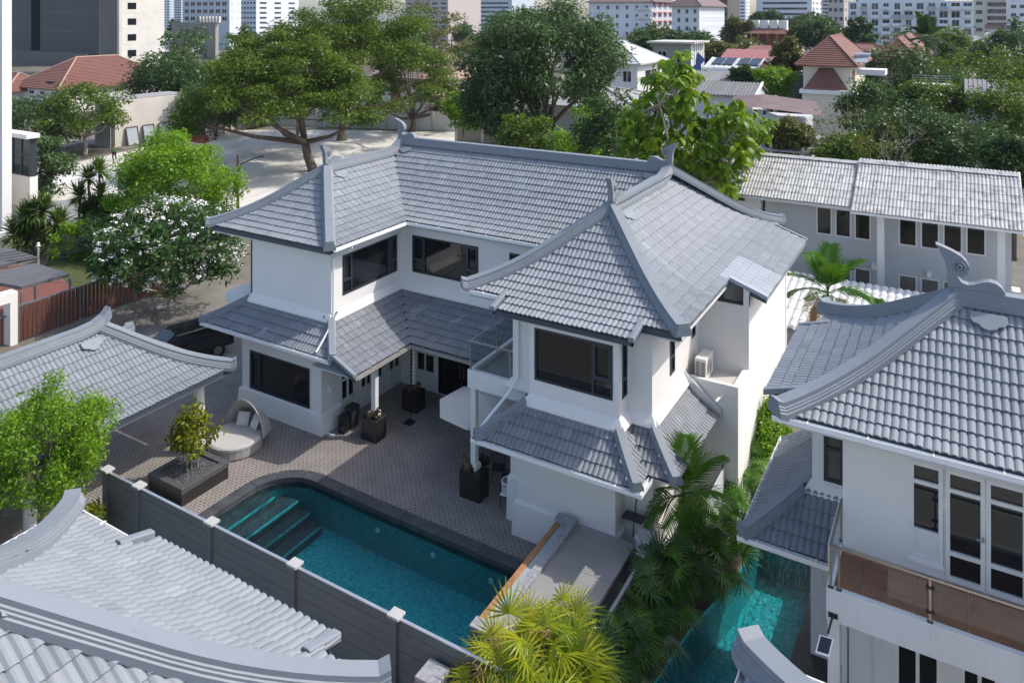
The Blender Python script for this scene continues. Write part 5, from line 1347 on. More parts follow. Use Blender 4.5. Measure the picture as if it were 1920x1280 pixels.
# left garden
x, y = gp(318, 41.5)
fr_ = tree('frangipani_tree', 'dark-leaved frangipani tree covered in white blossom', (x, y), 0, 4.3, 3.6, 3.3, 2.55, 'leaf_frang', 'bark_pale', 150, 60, .34, .62, .34, .16, (x, y, .9), None, 16, .45, -.5, .75, 8)
rng = np.random.default_rng(77); P = shell_pts(230, 4.35, 3.65, 2.7, rng, .86, -.4) + np.array([x, y, 3.3]); V, F = cloud(np.c_[P, np.full(len(P), .16)], 12, .11, .8, .7, .9, rng)
link('blossom', fastmesh('blossom', V, F, 'flower_white'), fr_)['kind'] = 'stuff'
x, y = gp(325, 54); tree('bright_yard_tree', 'bushy bright green tree at the edge of the white yard', (x, y), 0, 4.6, 4.2, 4.1, 3.5, 'leaf_bright', 'bark', 105, 260, .22, .95, .5, .2, None, None, 17, .45, -.6, .75)
tree('dark_garden_shrub', 'dark green shrub below the bright yard tree', gp(225, 50.5), 0, 2.2, 2.0, 1.6, 1.6, 'leaf_dark', 'bark', 34, 110, .26, .7, .5, .1, None, None, 18, .4, -.8, cat='shrub')
tree('annex_tree', 'slim leafy tree beside the grey annex with dark windows', gp(78, 61), 0, 2.0, 2.0, 3.6, 2.9, 'leaf_mango', 'bark', 44, 140, .3, .75, .5, .1, None, None, 19, .4, -.8)
yucca('yucca clump with long sword leaves beside the white tower base', [at(a, b, 51) for a, b in ((82, 395), (45, 415), (110, 420), (75, 445), (30, 440), (60, 400), (100, 450), (50, 450))], 1, None, 1.5)
yucca('taller yucca clump with grey trunks below the white yard', [at(a, b, 56) for a, b in ((165, 335), (186, 322), (150, 368), (190, 365), (176, 390), (205, 395), (160, 405), (190, 415))], 2, None, 1.4)
for k, (u, v, d, r) in enumerate(((160, 215, 87, 4.8), (75, 235, 88, 4.6))):
    tree('yard_tree', ('round tree with leaning pale trunk at the edge of the white yard', 'leafy tree standing behind the grey annex roof')[k], gp(u, d), 0, r, r, at(u, v, d)[2] + .2, 3.5, 'leaf_mango' if k else 'leaf_rain', 'bark_pale', 46, 120, .38, 1.35, .5, .22, None, None, 25 + k, .45, -.6)
tree('hedge', 'clipped green hedge column beside the yuccas', gp(136, 50), 0, .55, 1.6, 1.3, 1.4, 'leaf_bright', 'bark', 34, 110, .16, .4, .5, .05, None, None, 28, .3, -.95, cat='hedge')
# ------------------------------------------------------------------ big trees behind the house
def rain(label, u, d, ulo, uhi, vtop, vbot, seed, r0, n, per, lean=0, mat='leaf_rain', size=.42):
    x, y = gp(u, d); uc = (ulo + uhi) / 2; cx, cy = gp(uc, d); hw = (uhi - ulo) / 2 * d / 1444; zt, zb = at(u, vtop, d)[2], at(u, vbot, d)[2]
    rng = np.random.default_rng(seed); t = thing('rain_tree', label, 'tree', (x, y, 0), 'spreading rain trees in the yard'); P = []
    for i in range(n):      # umbrella crown: pads on a flattened dome
        a = rng.uniform(0, 2 * math.pi); q = math.sqrt(rng.random()); h = math.sqrt(max(0, 1 - q * q)); P.append((cx + hw * q * math.cos(a), cy + hw * .9 * q * math.sin(a), zb + (zt - zb) * (h * rng.uniform(.42, 1.0) + .0)))
    P = np.array(P); cl = np.c_[P, hw * .19 * rng.uniform(.7, 1.25, n)]; V, F = cloud(cl, per, size, .5, .46, 1.0, rng)
    link('crown', fastmesh('crown', V, F, mat), t); fk = (x + (cx - x) * .25, y + (cy - y) * .25, zb * .55 + .6)
    obj('trunk', limbs((x, y, 0), fk, P, r0, rng, 8), 'bark', t, fix=False, smooth=True); return t
rain('wide rain tree with forked leaning trunk and flat spreading crown', 588, 78, 345, 700, 58, 240, 31, .5, 130, 430, size=.34)
rain('tall rain tree with dark upright trunk behind the forked one', 640, 97, 480, 850, -18, 185, 32, .55, 140, 340, size=.38)
rain('thin-crowned rain tree in front of the pink-roofed house', 772, 104, 690, 870, 70, 215, 33, .38, 60, 170, mat='leaf_rain', size=.36)
rain('bare brownish rain tree behind the others', 830, 135, 720, 900, -5, 110, 34, .4, 50, 70, mat='leaf_olive', size=.5)
x, y = gp(1015, 82)
tree('mango_tree', 'large dense dark green tree with several trunks behind the main roof', (x, y), 0, 9.2, 8.0, 11.0, 6.2, 'leaf_mango', 'bark', 130, 240, .50, 1.9, .36, .5, (x, y, 3.2), None, 35, .5, -.75, .75, 10, None, 'tree', .8)
x, y = gp(940, 78); tree('mango_tree', 'lower dark tree joined to the left of the dense mango', (x, y), 0, 4.2, 4.0, 6.4, 4.3, 'leaf_mango', 'bark', 52, 200, .46, 1.4, .36, .25, None, None, 36, .45, -.7, .8, 6, None, 'tree', .8)
for k, (u, v, d, r, lab) in enumerate(((1090, 262, 66, 3.2, 'yellow-green bush under the dense mango tree'), (985, 265, 68, 2.6, 'light green bush behind the main ridge'), (1150, 250, 60, 3.0, 'dark bush behind the right ridge finial'), (868, 205, 92, 2.6, 'bright bush beside the brown awning'))):
    tree('bush', lab, gp(u, d), 0, r, r * .8, max(r * .8, at(u, v, d)[2]), r, 'leaf_bright' if k in (0, 3) else 'leaf_dark' if k == 2 else 'leaf_rain', 'bark', 36, 110, .36, r * .32, .5, .1, None, None, 40 + k, .4, -.8, cat='bush')
# teak-like tree: big drooping leaves in whorls at the twig ends
def teak():
    d = 43.5; rng = np.random.default_rng(51); x, y = gp(1292, d); t = thing('teak_tree', 'tall teak tree with large drooping bright leaves behind the right ridge', 'tree', (x, y, 0)); P = []
    spots = [(1262, 110), (1235, 150), (1290, 150), (1215, 190), (1255, 185), (1300, 185), (1205, 225), (1245, 228), (1290, 225), (1335, 215), (1375, 205), (1320, 245), (1360, 235), (1405, 230), (1225, 262), (1265, 262), (1305, 275), (1345, 262), (1385, 255), (1420, 240), (1345, 300), (1362, 325), (1372, 290), (1240, 290), (1290, 300), (1200, 250), (1330, 280), (1275, 130), (1400, 265), (1358, 345), (1310, 325), (1265, 300), (1215, 280), (1180, 265), (1185, 240)]
    for (u, v) in spots:
        for k in range(6): P.append(at(u + rng.uniform(-20, 20), v + rng.uniform(-18, 18), d + rng.uniform(-2.8, 2.8)))
    P = np.array(P); C = np.repeat(P, 15, 0); n = len(C); D = unit(rng.normal(size=(n, 3)) * np.array([1, 1, .5])); A = D + np.array([0, 0, -.45]); N = unit(D * .55 + np.array([0, 0, .75]) + rng.normal(size=(n, 3)) * .25); L = rng.uniform(.34, .66, n)
    A = unit(A - N * np.sum(A * N, 1, keepdims=True)); S = np.cross(N, A); P0 = C + D * .12 + rng.normal(size=(n, 3)) * .12; L = L[:, None]
    rows = [(0, .12, 0), (.3, .62, .05), (.65, .55, .02), (1.0, .06, -.18)]; vs = []
    for (a, w_, z) in rows: vs += [P0 + A * L * a - S * L * w_ * .5 + N * L * (z + .06), P0 + A * L * a + N * L * z - N * 0, P0 + A * L * a + S * L * w_ * .5 + N * L * (z + .06)]
    V = np.stack(vs, 1).reshape(-1, 3); f = []
    for r in range(3):
        for c in range(2): f.append((r * 3 + c, r * 3 + c + 1, r * 3 + c + 4, r * 3 + c + 3))
    F = (np.array(f)[None] + (np.arange(n) * 12)[:, None, None]).reshape(-1, 4); link('crown', fastmesh('crown', V, F, 'leaf_teak'), t)
    obj('trunk', limbs((x, y, 0), (x, y, 6.5), P, .17, rng, 8), 'bark_pale', t, fix=False, smooth=True)
teak()
tree('teak_undergrowth', 'dark green tree below the teak leaves', gp(1290, 47), 0, 4.5, 3.5, 4.6, 2.6, 'leaf_dark', 'bark', 50, 130, .36, 1.2, .5, .15, None, None, 52, .4, -.8)
# ------------------------------------------------------------------ trees on the right and in the distance
BG = [  # u, v centre, half width px, half height px, depth, material, label
 (1705, 262, 100, 62, 60, 'leaf_dark', 'dark spreading tree behind the long white hall', 5), (1822, 300, 95, 70, 56, 'leaf_dark', 'deep green tree at the end of the white hall', 5), (1890, 215, 70, 70, 66, 'leaf_rain', 'green tree beside the old grey tiled sheds', 4),
 (1640, 205, 75, 55, 80, 'leaf_dark', 'dense tree hugging the cream house wall', 4), (1600, 290, 70, 30, 58, 'leaf_rain', 'bushy low tree just behind the white ridge', 4), (1748, 195, 60, 45, 78, 'leaf_rain', 'tree in front of the roof terrace railing', 4),
 (1480, 262, 45, 38, 62, 'leaf_olive', 'olive tree with yellow leaves by the grey lean-to', 3), (1700, 140, 95, 42, 112, 'leaf_dark', 'broad dark tree below the pale apartment block', 4), (1835, 150, 95, 55, 118, 'leaf_rain', 'wide rain tree canopy right of the royal palm', 4),
 (1790, 95, 60, 32, 150, 'leaf_rain', 'light green tree canopy at the foot of the apartment block', 3), (1885, 110, 60, 45, 140, 'leaf_dark', 'dark tree at the far right below white towers', 3), (1448, 155, 42, 27, 104, 'leaf_bright', 'round bright green tree beside the cream house', 3),
 (1390, 143, 22, 18, 106, 'leaf_dark', 'small round tree among grey tiled roofs', 2), (1590, 150, 20, 40, 108, 'leaf_olive', 'narrow tree between the clay-roofed houses', 2), (1478, 115, 30, 40, 118, 'leaf_olive', 'brown-green tree left of the clay-roofed house', 3),
 (1530, 66, 48, 24, 185, 'leaf_dark', 'big dark rounded tree beside the brick-red houses', 4), (1612, 75, 26, 40, 175, 'leaf_dark', 'tall dark tree against the apartment corner', 3), (1385, 62, 32, 26, 215, 'leaf_olive', 'pale olive tree left of the brick-red houses', 3),
 (1290, 92, 55, 28, 190, 'leaf_dark', 'dark tree below the cream apartment blocks', 4), (1218, 92, 30, 30, 170, 'leaf_dark', 'dark tree behind the unfinished grey house', 3), (1440, 38, 30, 14, 330, 'leaf_dark', 'far dark tree line before the white tower', 2), (1520, 46, 40, 14, 320, 'leaf_dark', 'far dark trees under the white towers', 2),
 (320, 152, 80, 48, 125, 'leaf_dark', 'dense round tree beside the bare concrete tower', 5), (405, 195, 60, 38, 100, 'leaf_mango', 'tree over the flat concrete shed', 4), (470, 195, 40, 40, 108, 'leaf_dark', 'dark tree behind the forked rain tree', 3),
 (1900, 300, 50, 40, 50, 'leaf_dark', 'dark tree overhanging the hall gable', 4), (1560, 120, 22, 18, 160, 'leaf_dark', 'small dark tree behind the clay pyramid roof', 2), (1345, 100, 40, 16, 170, 'leaf_olive', 'olive hedge trees behind the rose roof', 2),
 (700, 225, 50, 18, 112, 'leaf_rain', 'low tree along the white boundary wall', 3), (560, 230, 45, 16, 118, 'leaf_mango', 'bushy tree along the far yard wall', 3)]
for i, (u, v, hw, hh, d, m, lab, q) in enumerate(BG):
    k = d / 1444; c = at(u, v, d); rx = hw * k; rz = hh * k; n = 10 + 11 * q; px_leaf = max(.28, d * .0046)
    tree('background_tree', lab, c[:2], 0, rx, rx * .85, max(c[2], rz * .7), rz, m, 'bark', n, 150, px_leaf, rx * .30, .5, .12 + rx * .03, None, 'trees around the neighbouring houses', 100 + i, .4, -.95, .85)
# leafless branching tree
def bare(label, u, v, d, seed, mat='bark_pale', h=None):
    rng = np.random.default_rng(seed); b = gp(u, d); t = thing('bare_tree', label, 'tree', (b[0], b[1], 0)); mb = MB(); tips = []
    def grow(p, dr, L, r, lv):
        q = p + dr * L * .5 + rng.normal(size=3) * L * .06; e = p + dr * L; mb.tube([p, q, e], [r, r * .8, r * .6], 5, cap=False)
        if lv == 0: tips.append(e); return
        for k in range(3 if lv > 2 else 2):
            nd = dr + rng.normal(size=3) * .55; nd[2] = nd[2] * .6 + .25; nd /= np.linalg.norm(nd); grow(e, nd, L * .72, r * .58, lv - 1)
    grow(np.array([b[0], b[1], 0.]), np.array([.05, 0, 1.]), h or 3.2, .16, 5); obj('trunk', mb, mat, t, fix=False, smooth=True); tips = np.array(tips); s_ = tips[rng.random(len(tips)) < .35]
    V, F = cloud(np.c_[s_, np.full(len(s_), .5)], 10, .26, .5, .7, .7, rng); link('crown', fastmesh('crown', V, F, 'leaf_olive'), t)
bare('nearly bare branching tree in front of the cream house', 1602, 260, 62, 61); bare('pale-twigged bare tree beside the dark spreading tree', 1690, 270, 57, 62, 'bark_pale', 2.9)
x, y = gp(1737, 128); feather_palm('royal palm standing in front of the pale apartment block', x, y, 11.4, 5.4, 20, 9, 'leaf_palm_dark', ll=1.3, w=.22, tr=.24, n=24, dry=0)
x, y = gp(1688, 66); feather_palm('short palm between the trees behind the hall', x, y, 4.6, 2.2, 12, 10, 'leaf_palm', ll=.7, w=.12, n=16, dry=0)
# ------------------------------------------------------------------ yard, gardens and buildings around
def gz(u, v): d = 1444.06 * CAM_H / (v - 25); return gp(u, d)
flat('yard', [gz(*p) for p in ((55, 380), (300, 420), (470, 400), (640, 330), (900, 275), (900, 248), (620, 244), (440, 244), (330, 262), (200, 292), (110, 312))], .006, 'yard_concrete')
flat('garden_lawn', [gz(*p) for p in ((100, 462), (210, 440), (330, 452), (330, 560), (150, 548), (85, 500))], .008, 'lawn')
flat('red_paving', [gz(*p) for p in ((-40, 600), (-40, 505), (70, 495), (150, 548), (140, 560), (60, 625))], .012, 'red_paving')
flat('shaded_yard_soil', [gz(*p) for p in ((95, 312), (200, 288), (235, 280), (150, 268), (60, 290))], .010, 'soil')
def xat(u, y): r = (u - 960) / 1444.06; return y * (r * CY - SY) / (r * SY + CY)
def yat(u, x): r = (u - 960) / 1444.06; return x * (r * SY + CY) / (r * CY - SY)
def zat(v, x, y): return CAM_H - (v - 25) * depth_of((x, y)) / 1444.06
def corner(uc, d, ul, ur):
    x, y = gp(uc, d); return xat(ul, y), x, y, yat(ur, x)      # x0, x1, y0, y1 ; front face at y0, sunlit side at x1
def shade_windows(t, mp, a0, a1, z0, z1, nx, nz, fw, fh, glass='glass_blue', frame='frame_white', sill=0., skip=None, jit=None, off=0.):
    """a grid of separate windows on one face: each a frame with its pane"""
    dx = (a1 - a0) / nx; dz = (z1 - z0) / nz
    for i in range(nx):
        for k in range(nz):
            if skip and skip(i, k): continue
            c = a0 + (i + .5 + off) * dx; b = z0 + (k + .5) * dz; w, h = fw * dx, fh * dz
            f = MB(); q = min(w, h) * .07
            for (l, r, p, s_) in ((c - w / 2, c - w / 2 + q, b - h / 2, b + h / 2), (c + w / 2 - q, c + w / 2, b - h / 2, b + h / 2), (c - w / 2 + q, c + w / 2 - q, b - h / 2, b - h / 2 + q), (c - w / 2 + q, c + w / 2 - q, b + h / 2 - q, b + h / 2), (c - q / 2, c + q / 2, b - h / 2 + q, b + h / 2 - q)): f.boxm(mp, l, r, -.06, .02, p, s_)
            fo = obj('window', f, frame, t); g = MB(); g.boxm(mp, c - w / 2 + q, c + w / 2 - q, -.02, .015, b - h / 2 + q, b + h / 2 - q); obj('pane', g, glass, fo)
def block(name, label, uc, d, ul, ur, vtop, mat, mside=None, cat='building', group=None, top=None, deep=None):
    x0, x1, y0, y1 = corner(uc, d, ul, ur)
    if deep: y1 = y0 + deep
    h = top or zat(vtop, x1, y0); t = thing(name, label, cat, ((x0 + x1) / 2, y0, 0), group)
    mb = MB(); mb.box(x0, x1, y0, y1, 0, h); obj('wall', mb, mat, t)
    if mside: mb = MB(); mb.box(x1, x1 + .06, y0 + .01, y1, 0, h - .05); obj('side_wall', mb, mside, t)
    return t, x0, x1, y0, y1, h
def hip(t, x0, x1, y0, y1, z, rise, mat, over=.6, capm=None, name='roof', courses=0):
    x0 -= over; x1 += over; y0 -= over; y1 += over; w = min(x1 - x0, y1 - y0) / 2
    if x1 - x0 >= y1 - y0: r0, r1 = (x0 + w, (y0 + y1) / 2, z + rise), (x1 - w, (y0 + y1) / 2, z + rise)
    else: r0, r1 = ((x0 + x1) / 2, y0 + w, z + rise), ((x0 + x1) / 2, y1 - w, z + rise)
    mb = MB(); mb.v = [(x0, y0, z), (x1, y0, z), (x1, y1, z), (x0, y1, z), r0, r1, (x0, y0, z - .15), (x1, y0, z - .15), (x1, y1, z - .15), (x0, y1, z - .15)]
    if x1 - x0 >= y1 - y0: F = [(0, 1, 5, 4), (1, 2, 5), (2, 3, 4, 5), (3, 0, 4)]
    else: F = [(0, 1, 4), (1, 2, 5, 4), (2, 3, 5), (3, 0, 4, 5)]
    mb.f = F + [(6, 7, 1, 0), (7, 8, 2, 1), (8, 9, 3, 2), (9, 6, 0, 3), (9, 8, 7, 6)]
    ro = obj(name, mb, mat, t)
    if courses:     # raised tile courses
        c = MB()
        V = [Vector(p) for p in mb.v]
        for f in F[:2] + F[2:]:
            a, b = V[f[0]], V[f[1]]; tp = V[f[2]] if len(f) == 3 else None
            ta, tb = (tp, tp) if tp is not None else (V[f[3]], V[f[2]])
            n = (b - a).cross(ta - a).normalized()
            if n.z < 0: n = -n
            for k in range(courses):
                q0, q1 = k / courses, (k + .92) / courses
                p = [a.lerp(ta, q0), b.lerp(tb, q0), b.lerp(tb, q1), a.lerp(ta, q1)]; h_ = .07
                c.add([tuple(p[0] + n * h_), tuple(p[1] + n * h_), tuple(p[2] + n * .01), tuple(p[3] + n * .01), tuple(p[0]), tuple(p[1])], [(0, 1, 2, 3), (4, 5, 1, 0)])
        o = obj('tile_courses', c, mat, ro, fix=False); o['kind'] = 'stuff'
    cm = MB()
    E_ = [(0, 4), (1, 5 if x1 - x0 >= y1 - y0 else 4), (2, 5), (3, 4 if x1 - x0 >= y1 - y0 else 5), (4, 5)]
    for a, b in E_:
        if (Vector(mb.v[a]) - Vector(mb.v[b])).length > .05: cm.tube([Vector(mb.v[a]) + Vector((0, 0, .05)), Vector(mb.v[b]) + Vector((0, 0, .05))], .13, 5)
    obj('hip_tiles', cm, capm or mat, ro, fix=False)
    return ro
def slope(t, pts, mat, th=.12, name='roof', rib=None):
    """sloping sheet roof from 4 points eave-left, eave-right, top-right, top-left; rib = (spacing, radius) rolls running down the slope"""
    p = [Vector(q) for q in pts]; mb = MB(); mb.prism([tuple(q) for q in p], (0, 0, -th)); ro = obj(name, mb, mat, t)
    if rib:
        n = int((p[1] - p[0]).length / rib[0]); c = MB()
        for i in range(n + 1): c.tube([p[0].lerp(p[1], i / n) + Vector((0, 0, .0)), p[3].lerp(p[2], i / n)], rib[1], 5, cap=True)
        o = obj('roof_rolls', c, mat, ro, fix=False); o['kind'] = 'stuff'
    return ro

# ---- the long white hall behind, with two tiled roof sections
hall = thing('white_hall', 'long two-storey hall with weathered white tiled roof behind the house', 'building', (-5, 46, 0))
HY0, HZ = 43.2, 5.95; zh = lambda d: HZ + .52 * d
me_asb = tile_mesh('roof_tile', 'asbestos_tile', .34, .62, .05, .03, .08, 5, .03, 2)
rhall = Roof(); rhall.face((-17.6, HY0), (1, 0), (0, 1), zh, 0, 3.0, lambda d: 0, lambda d: 12.55, tw=.34, tl=.62)
rhall.face((-5.0, HY0 - .12), (1, 0), (0, 1), lambda d: HZ + .12 + .52 * d, -.35, 3.0, lambda d: 0, lambda d: 7.35, tw=.34, tl=.62)
rfh = rhall.build(hall, me=me_asb, deckmat='old_concrete', limit=300)
slope(hall, [(2.4, 49.2, HZ), (-17.6, 49.2, HZ), (-17.6, HY0 + 3.0, HZ + 1.56), (2.4, HY0 + 3.0, HZ + 1.56)], 'grey_roof')
mb = MB(); mb.sweep([(-17.6, HY0 + 3.3, zh(3.3) + .09), (-5.05, HY0 + 3.3, zh(3.3) + .09)], [(.2, -.06), (0, .07), (-.2, -.06)]); obj('ridge_cap', mb, 'asbestos_tile', rfh)
mb = MB(); mb.sweep([(-5.0, HY0 + 3.15, zh(3.3) + .2), (2.4, HY0 + 3.15, zh(3.3) + .2)], [(.2, -.06), (0, .07), (-.2, -.06)]); obj('ridge_cap', mb, 'asbestos_tile', rfh)
fascia(hall, (-17.6, HY0 + .05, HZ - .0), (-4.2, HY0 + .05, HZ - .0), .16, mat='pale_grey'); fascia(hall, (-5.0, HY0 - .42, HZ - .02), (2.4, HY0 - .42, HZ - .02), .18, mat='white_paint')
mb = MB(); mb.prism([(2.36, HY0 - .4, HZ - .12), (2.36, HY0 + 3, HZ + 1.6), (2.36, HY0 + 3, HZ + 1.4), (2.36, HY0 - .4, HZ - .3)], (.06, 0, 0)); obj('bargeboard', mb, 'white_paint', hall)
W = MB(); OPS = [(-6.9, -6.1, 4.05, 5.55), (-5.95, -5.15, 4.05, 5.55), (-5.0, -4.2, 4.05, 5.55), (-2.9, -2.05, 4.05, 5.55), (-1.9, -1.05, 4.05, 5.55), (-.9, -.05, 4.05, 5.55), (.1, .95, 4.05, 5.55)]
OPL = [(a, b, 1.55, 2.55) for a, b, _, _ in OPS]; OPM = [(a, b, .35, 1.40) for a, b, _, _ in OPS]
wall(W, mpY(44.4), -9.6, 2.0, 0, 6.4, OPS + OPL + OPM); obj('wall', W, 'grey_wall', hall)
W = MB(); W.box(-17.2, -9.75, 43.95, 49, 0, 6.0); W.box(-9.75, 2.0, 48.8, 49, 0, 6); W.box(1.8, 2.0, 44.6, 49, 0, 6.8); obj('wall', W, 'white_wall', hall)
for o_ in OPS: window(hall, mpY(44.4), *o_, (), (), .07, 'frame_white', depth=.07)
for o_ in OPL: window(hall, mpY(44.4), *o_, (), (), .07, 'frame_white', 'glass_curtain', depth=.07)
for o_ in OPM: window(hall, mpY(44.4), *o_, (), (), .07, 'frame_white', depth=.07)
for x in (-3.65, 1.55): mb = MB(); mb.box(x - .16, x + .16, 43.35, 43.65, 0, 5.75); obj('column', mb, 'white_wall', hall)
for a, b in ((-17.6, -13.0), (-12.7, -10.6)): mb = MB(); mb.box(a, b, 43.93, 43.96, 5.45, 5.72); obj('louvre_vent', mb, 'frame_dark', hall)
mb = MB(); mb.box(-4.15, -3.85, 44.2, 44.4, 2.62, 2.9); obj('wall_lamp', mb, 'white_paint', hall)
mb = MB(); mb.box(-1.6, -1.4, 44.2, 44.4, 2.66, 2.95); obj('wall_lamp', mb, 'white_paint', hall)
aircon(1.95, 2.3, 42.9, 43.7, 2.2, 3.0, 'cream air conditioner fixed to the hall end column')
aircon(-9.3, -8.7, 43.95, 44.35, 4.0, 4.7, 'cream air conditioner in the hall recess')
# lean-to with bright white rolled roofing in front of the hall
lt = thing('white_leanto', 'bright white rolled-tile lean-to roof in front of the hall', 'roof', (-4, 38, 0))
x0, x1 = -8.6, 4.0
rl = Roof(); rl.face((x0, 36.2), (1, 0), (0, 1), lambda d: 1.75 + .16 * d, 0, 4.6, lambda d: 0, lambda d: x1 - x0, tw=.34, tl=.9)
tilemat('white_roll', (.74, .74, .73), .6, .05)
rl.build(lt, me=tile_mesh('roof_tile', 'white_roll', .34, .9, .09, .03, .08, 7, .03, 1), limit=200, deckmat='pale_grey')
W = MB(); W.box(x0 + .1, x1, 36.5, 40.7, 0, 1.70); obj('wall', W, 'grey_wall', lt)
pf = thing('picket_fence', 'grey picket screen in front of the lean-to beside the palm', 'fence', (-6, 34.6, 0))
for i in range(34): mb = MB(); x = -8.9 + i * .16; mb.box(x, x + .09, 34.55, 34.58, .75, 1.55); obj('picket', mb, 'old_concrete', pf)
mb = MB(); mb.box(-8.95, -3.4, 34.6, 34.75, 0, .95); obj('base_wall', mb, 'grey_wall', pf)
mb = MB(); mb.box(-8.95, -3.4, 34.582, 34.6, 1.4, 1.46); obj('top_rail', mb, 'old_concrete', pf)

# ---- left: white tower edge, grey annex, gate frame, slat fence
t, a, b, c, d_, h = block('white_tower', 'tall plain white tower edge above the yuccas', 4, 54, -120, 22, 0, 'white_wall', top=30)
mb = MB(); mb.box(b - .3, b + .35, c - .3, c + .4, 0, .7); obj('base_block', mb, 'pale_grey', t)
an = thing('grey_annex', 'white annex with dark green corner windows beside the white tower', 'building', gp(40, 57) + (0,))
x0, x1, y0, y1 = corner(56, 57, -60, 71)
zA, zB_, zC_ = zat(262, x1, y0), zat(332, x1, y0), zat(372, x1, y0)
mb = MB(); mb.box(x0, x1, y0, y1, zC_ - .7, zB_); mb.box(x0, x1 - .3, y0 + .3, y1, 0, zC_ - .7); obj('wall', mb, 'white_wall', an)
mb = MB(); mb.box(x0, x1 + .3, y0 - .4, y1, zA + .1, zA + .42); obj('roof_slab', mb, 'pale_grey', an)
mb = MB(); mb.box(x0, x1 - .12, y0 + .12, y1, zB_, zA + .1); obj('core', mb, 'frame_dark', an)
window(an, mpY(y0), x0 + 2.2, x1, zB_, zA + .1, (x1 - 2.4, x1 - 1.2), ((x0, x1 + 1, zB_ + 1.6),), .12, 'frame_dark', 'glass_green', depth=.1); window(an, mpX(x1), y0 + .1, y1 - .1, zB_, zA + .1, ((y0 + y1) / 2,), ((y0, y1, zB_ + 1.6),), .12, 'frame_dark', 'glass_green', depth=.1)
mb = MB(); mb.prism([gz(-20, 408) + (2.4,), gz(122, 368) + (2.4,), gz(100, 352) + (2.4,), gz(-20, 372) + (2.4,)], (0, 0, .25)); obj('terrace_roof', mb, 'grey_roof', an)
gw_ = thing('garden_wall', 'low grey garden wall behind the yuccas', 'wall', gp(110, 58) + (0,))
p, q = gp(70, 57), gp(235, 61); mb = MB(); mb.prism([(p[0], p[1], 0), (q[0], q[1], 0), (q[0], q[1], 1.9), (p[0], p[1], 1.9)], (.1, .18, 0)); obj('wall_panel', mb, 'grey_wall', gw_)
sl_ = thing('slat_fence', 'reddish brown vertical slat fence beyond the carport ridge', 'fence', (-39.6, 22, 0))
for i in range(28): mb = MB(); y_ = 20.15 + i * .215; mb.box(-39.62, -39.58, y_, y_ + .165, .1, 1.75); obj('slat', mb, 'timber_brown', sl_)
mb = MB(); mb.box(-39.66, -39.57, 20.1, 28.5, 1.75, 1.83); obj('top_rail', mb, 'fence_grey', sl_)
for y_ in (20.08, 23.1, 26.2): mb = MB(); mb.box(-39.58, -39.52, y_, y_ + .07, 0, 1.8); obj('post', mb, 'fence_grey', sl_)
for i in range(10): mb = MB(); y_ = 26.2 + i * .215; mb.box(-39.62, -39.58, y_, y_ + .165, .1, 1.75); obj('slat', mb, 'timber_brown', sl_)
gf = thing('gate_frame', 'white square gate frame with brown slat gate left of the carport', 'gate', (-39.8, 19.3, 0))
mb = MB(); mb.box(-40.1, -39.5, 19.72, 20.06, 0, 2.55); obj('jamb', mb, 'white_wall', gf); mb = MB(); mb.box(-40.1, -39.5, 14, 19.72, 2.10, 2.55); obj('lintel', mb, 'white_wall', gf)
for i in range(12): mb = MB(); y_ = 19.4 - i * .24; mb.box(-39.9, -39.86, y_, y_ + .2, .1, 1.35); obj('slat', mb, 'timber_brown', gf)
mb = MB(); mb.box(-39.92, -39.84, 14, 19.7, 1.35, 1.43); obj('top_rail', mb, 'fence_grey', gf)
mb = MB(); mb.box(-44.5, -44.3, 14, 19.5, 0, 2.3); obj('inner_wall', mb, 'pale_grey', gf)
def deck_roof(label, q, z):
    t = thing('flat_deck_roof', label, 'roof', (q[0][0], q[0][1], 0), 'flat grey slatted roofs in the left garden'); mb = MB(); mb.prism([(*p, z - .14) for p in q], (0, 0, .14)); obj('deck', mb, 'deck_grey', t)
    p0, p1, p2, p3 = [Vector((*p, z)) for p in q]; n = 9
    for i in range(n):
        a_, b_ = p0.lerp(p3, i / n), p0.lerp(p3, (i + .93) / n); c_, d_ = p1.lerp(p2, (i + .93) / n), p1.lerp(p2, i / n); mb = MB(); mb.prism([tuple(a_), tuple(d_), tuple(c_), tuple(b_)], (0, 0, .02)); obj('board', mb, 'deck_grey', t)
    for p in q: mb = MB(); mb.tube([(p[0] * .995, p[1] * .995, 0), (p[0] * .995, p[1] * .995, z - .14)], .06, 6); obj('post', mb, 'fence_grey', t)
def qz(u, v, z): d = 1444.06 * (CAM_H - z) / (v - 25); return gp(u, d)
deck_roof('grey slatted flat roof over the red paving', [qz(40, 538, 2.4), qz(131, 513, 2.4), qz(66, 494, 2.4), qz(-60, 520, 2.4)], 2.4)
deck_roof('grey slatted flat roof at the foot of the white tower', [qz(0, 497, 1.2), qz(70, 482, 1.2), qz(14, 464, 1.2), qz(-60, 478, 1.2)], 1.2)
gb = thing('garden_bench', 'white metal garden bench on the lawn', 'bench', gp(165, 51.5) + (0,))
c = Vector(gp(165, 51.5) + (0,))
mb = MB()
for k in range(5): mb.box(c.x - .8, c.x + .8, c.y - .25 + k * .1, c.y - .18 + k * .1, .42, .45)
obj('seat', mb, 'white_paint', gb); mb = MB()
for k in range(3): mb.box(c.x - .8, c.x + .8, c.y + .27, c.y + .30, .55 + k * .13, .63 + k * .13)
obj('backrest', mb, 'white_paint', gb)
for sx in (-.75, .75):
    for sy in (-.22, .27): mb = MB(); mb.box(c.x + sx - .03, c.x + sx + .03, c.y + sy - .03, c.y + sy + .03, .008, .43 if sy < 0 else .9); obj('leg', mb, 'white_paint', gb)
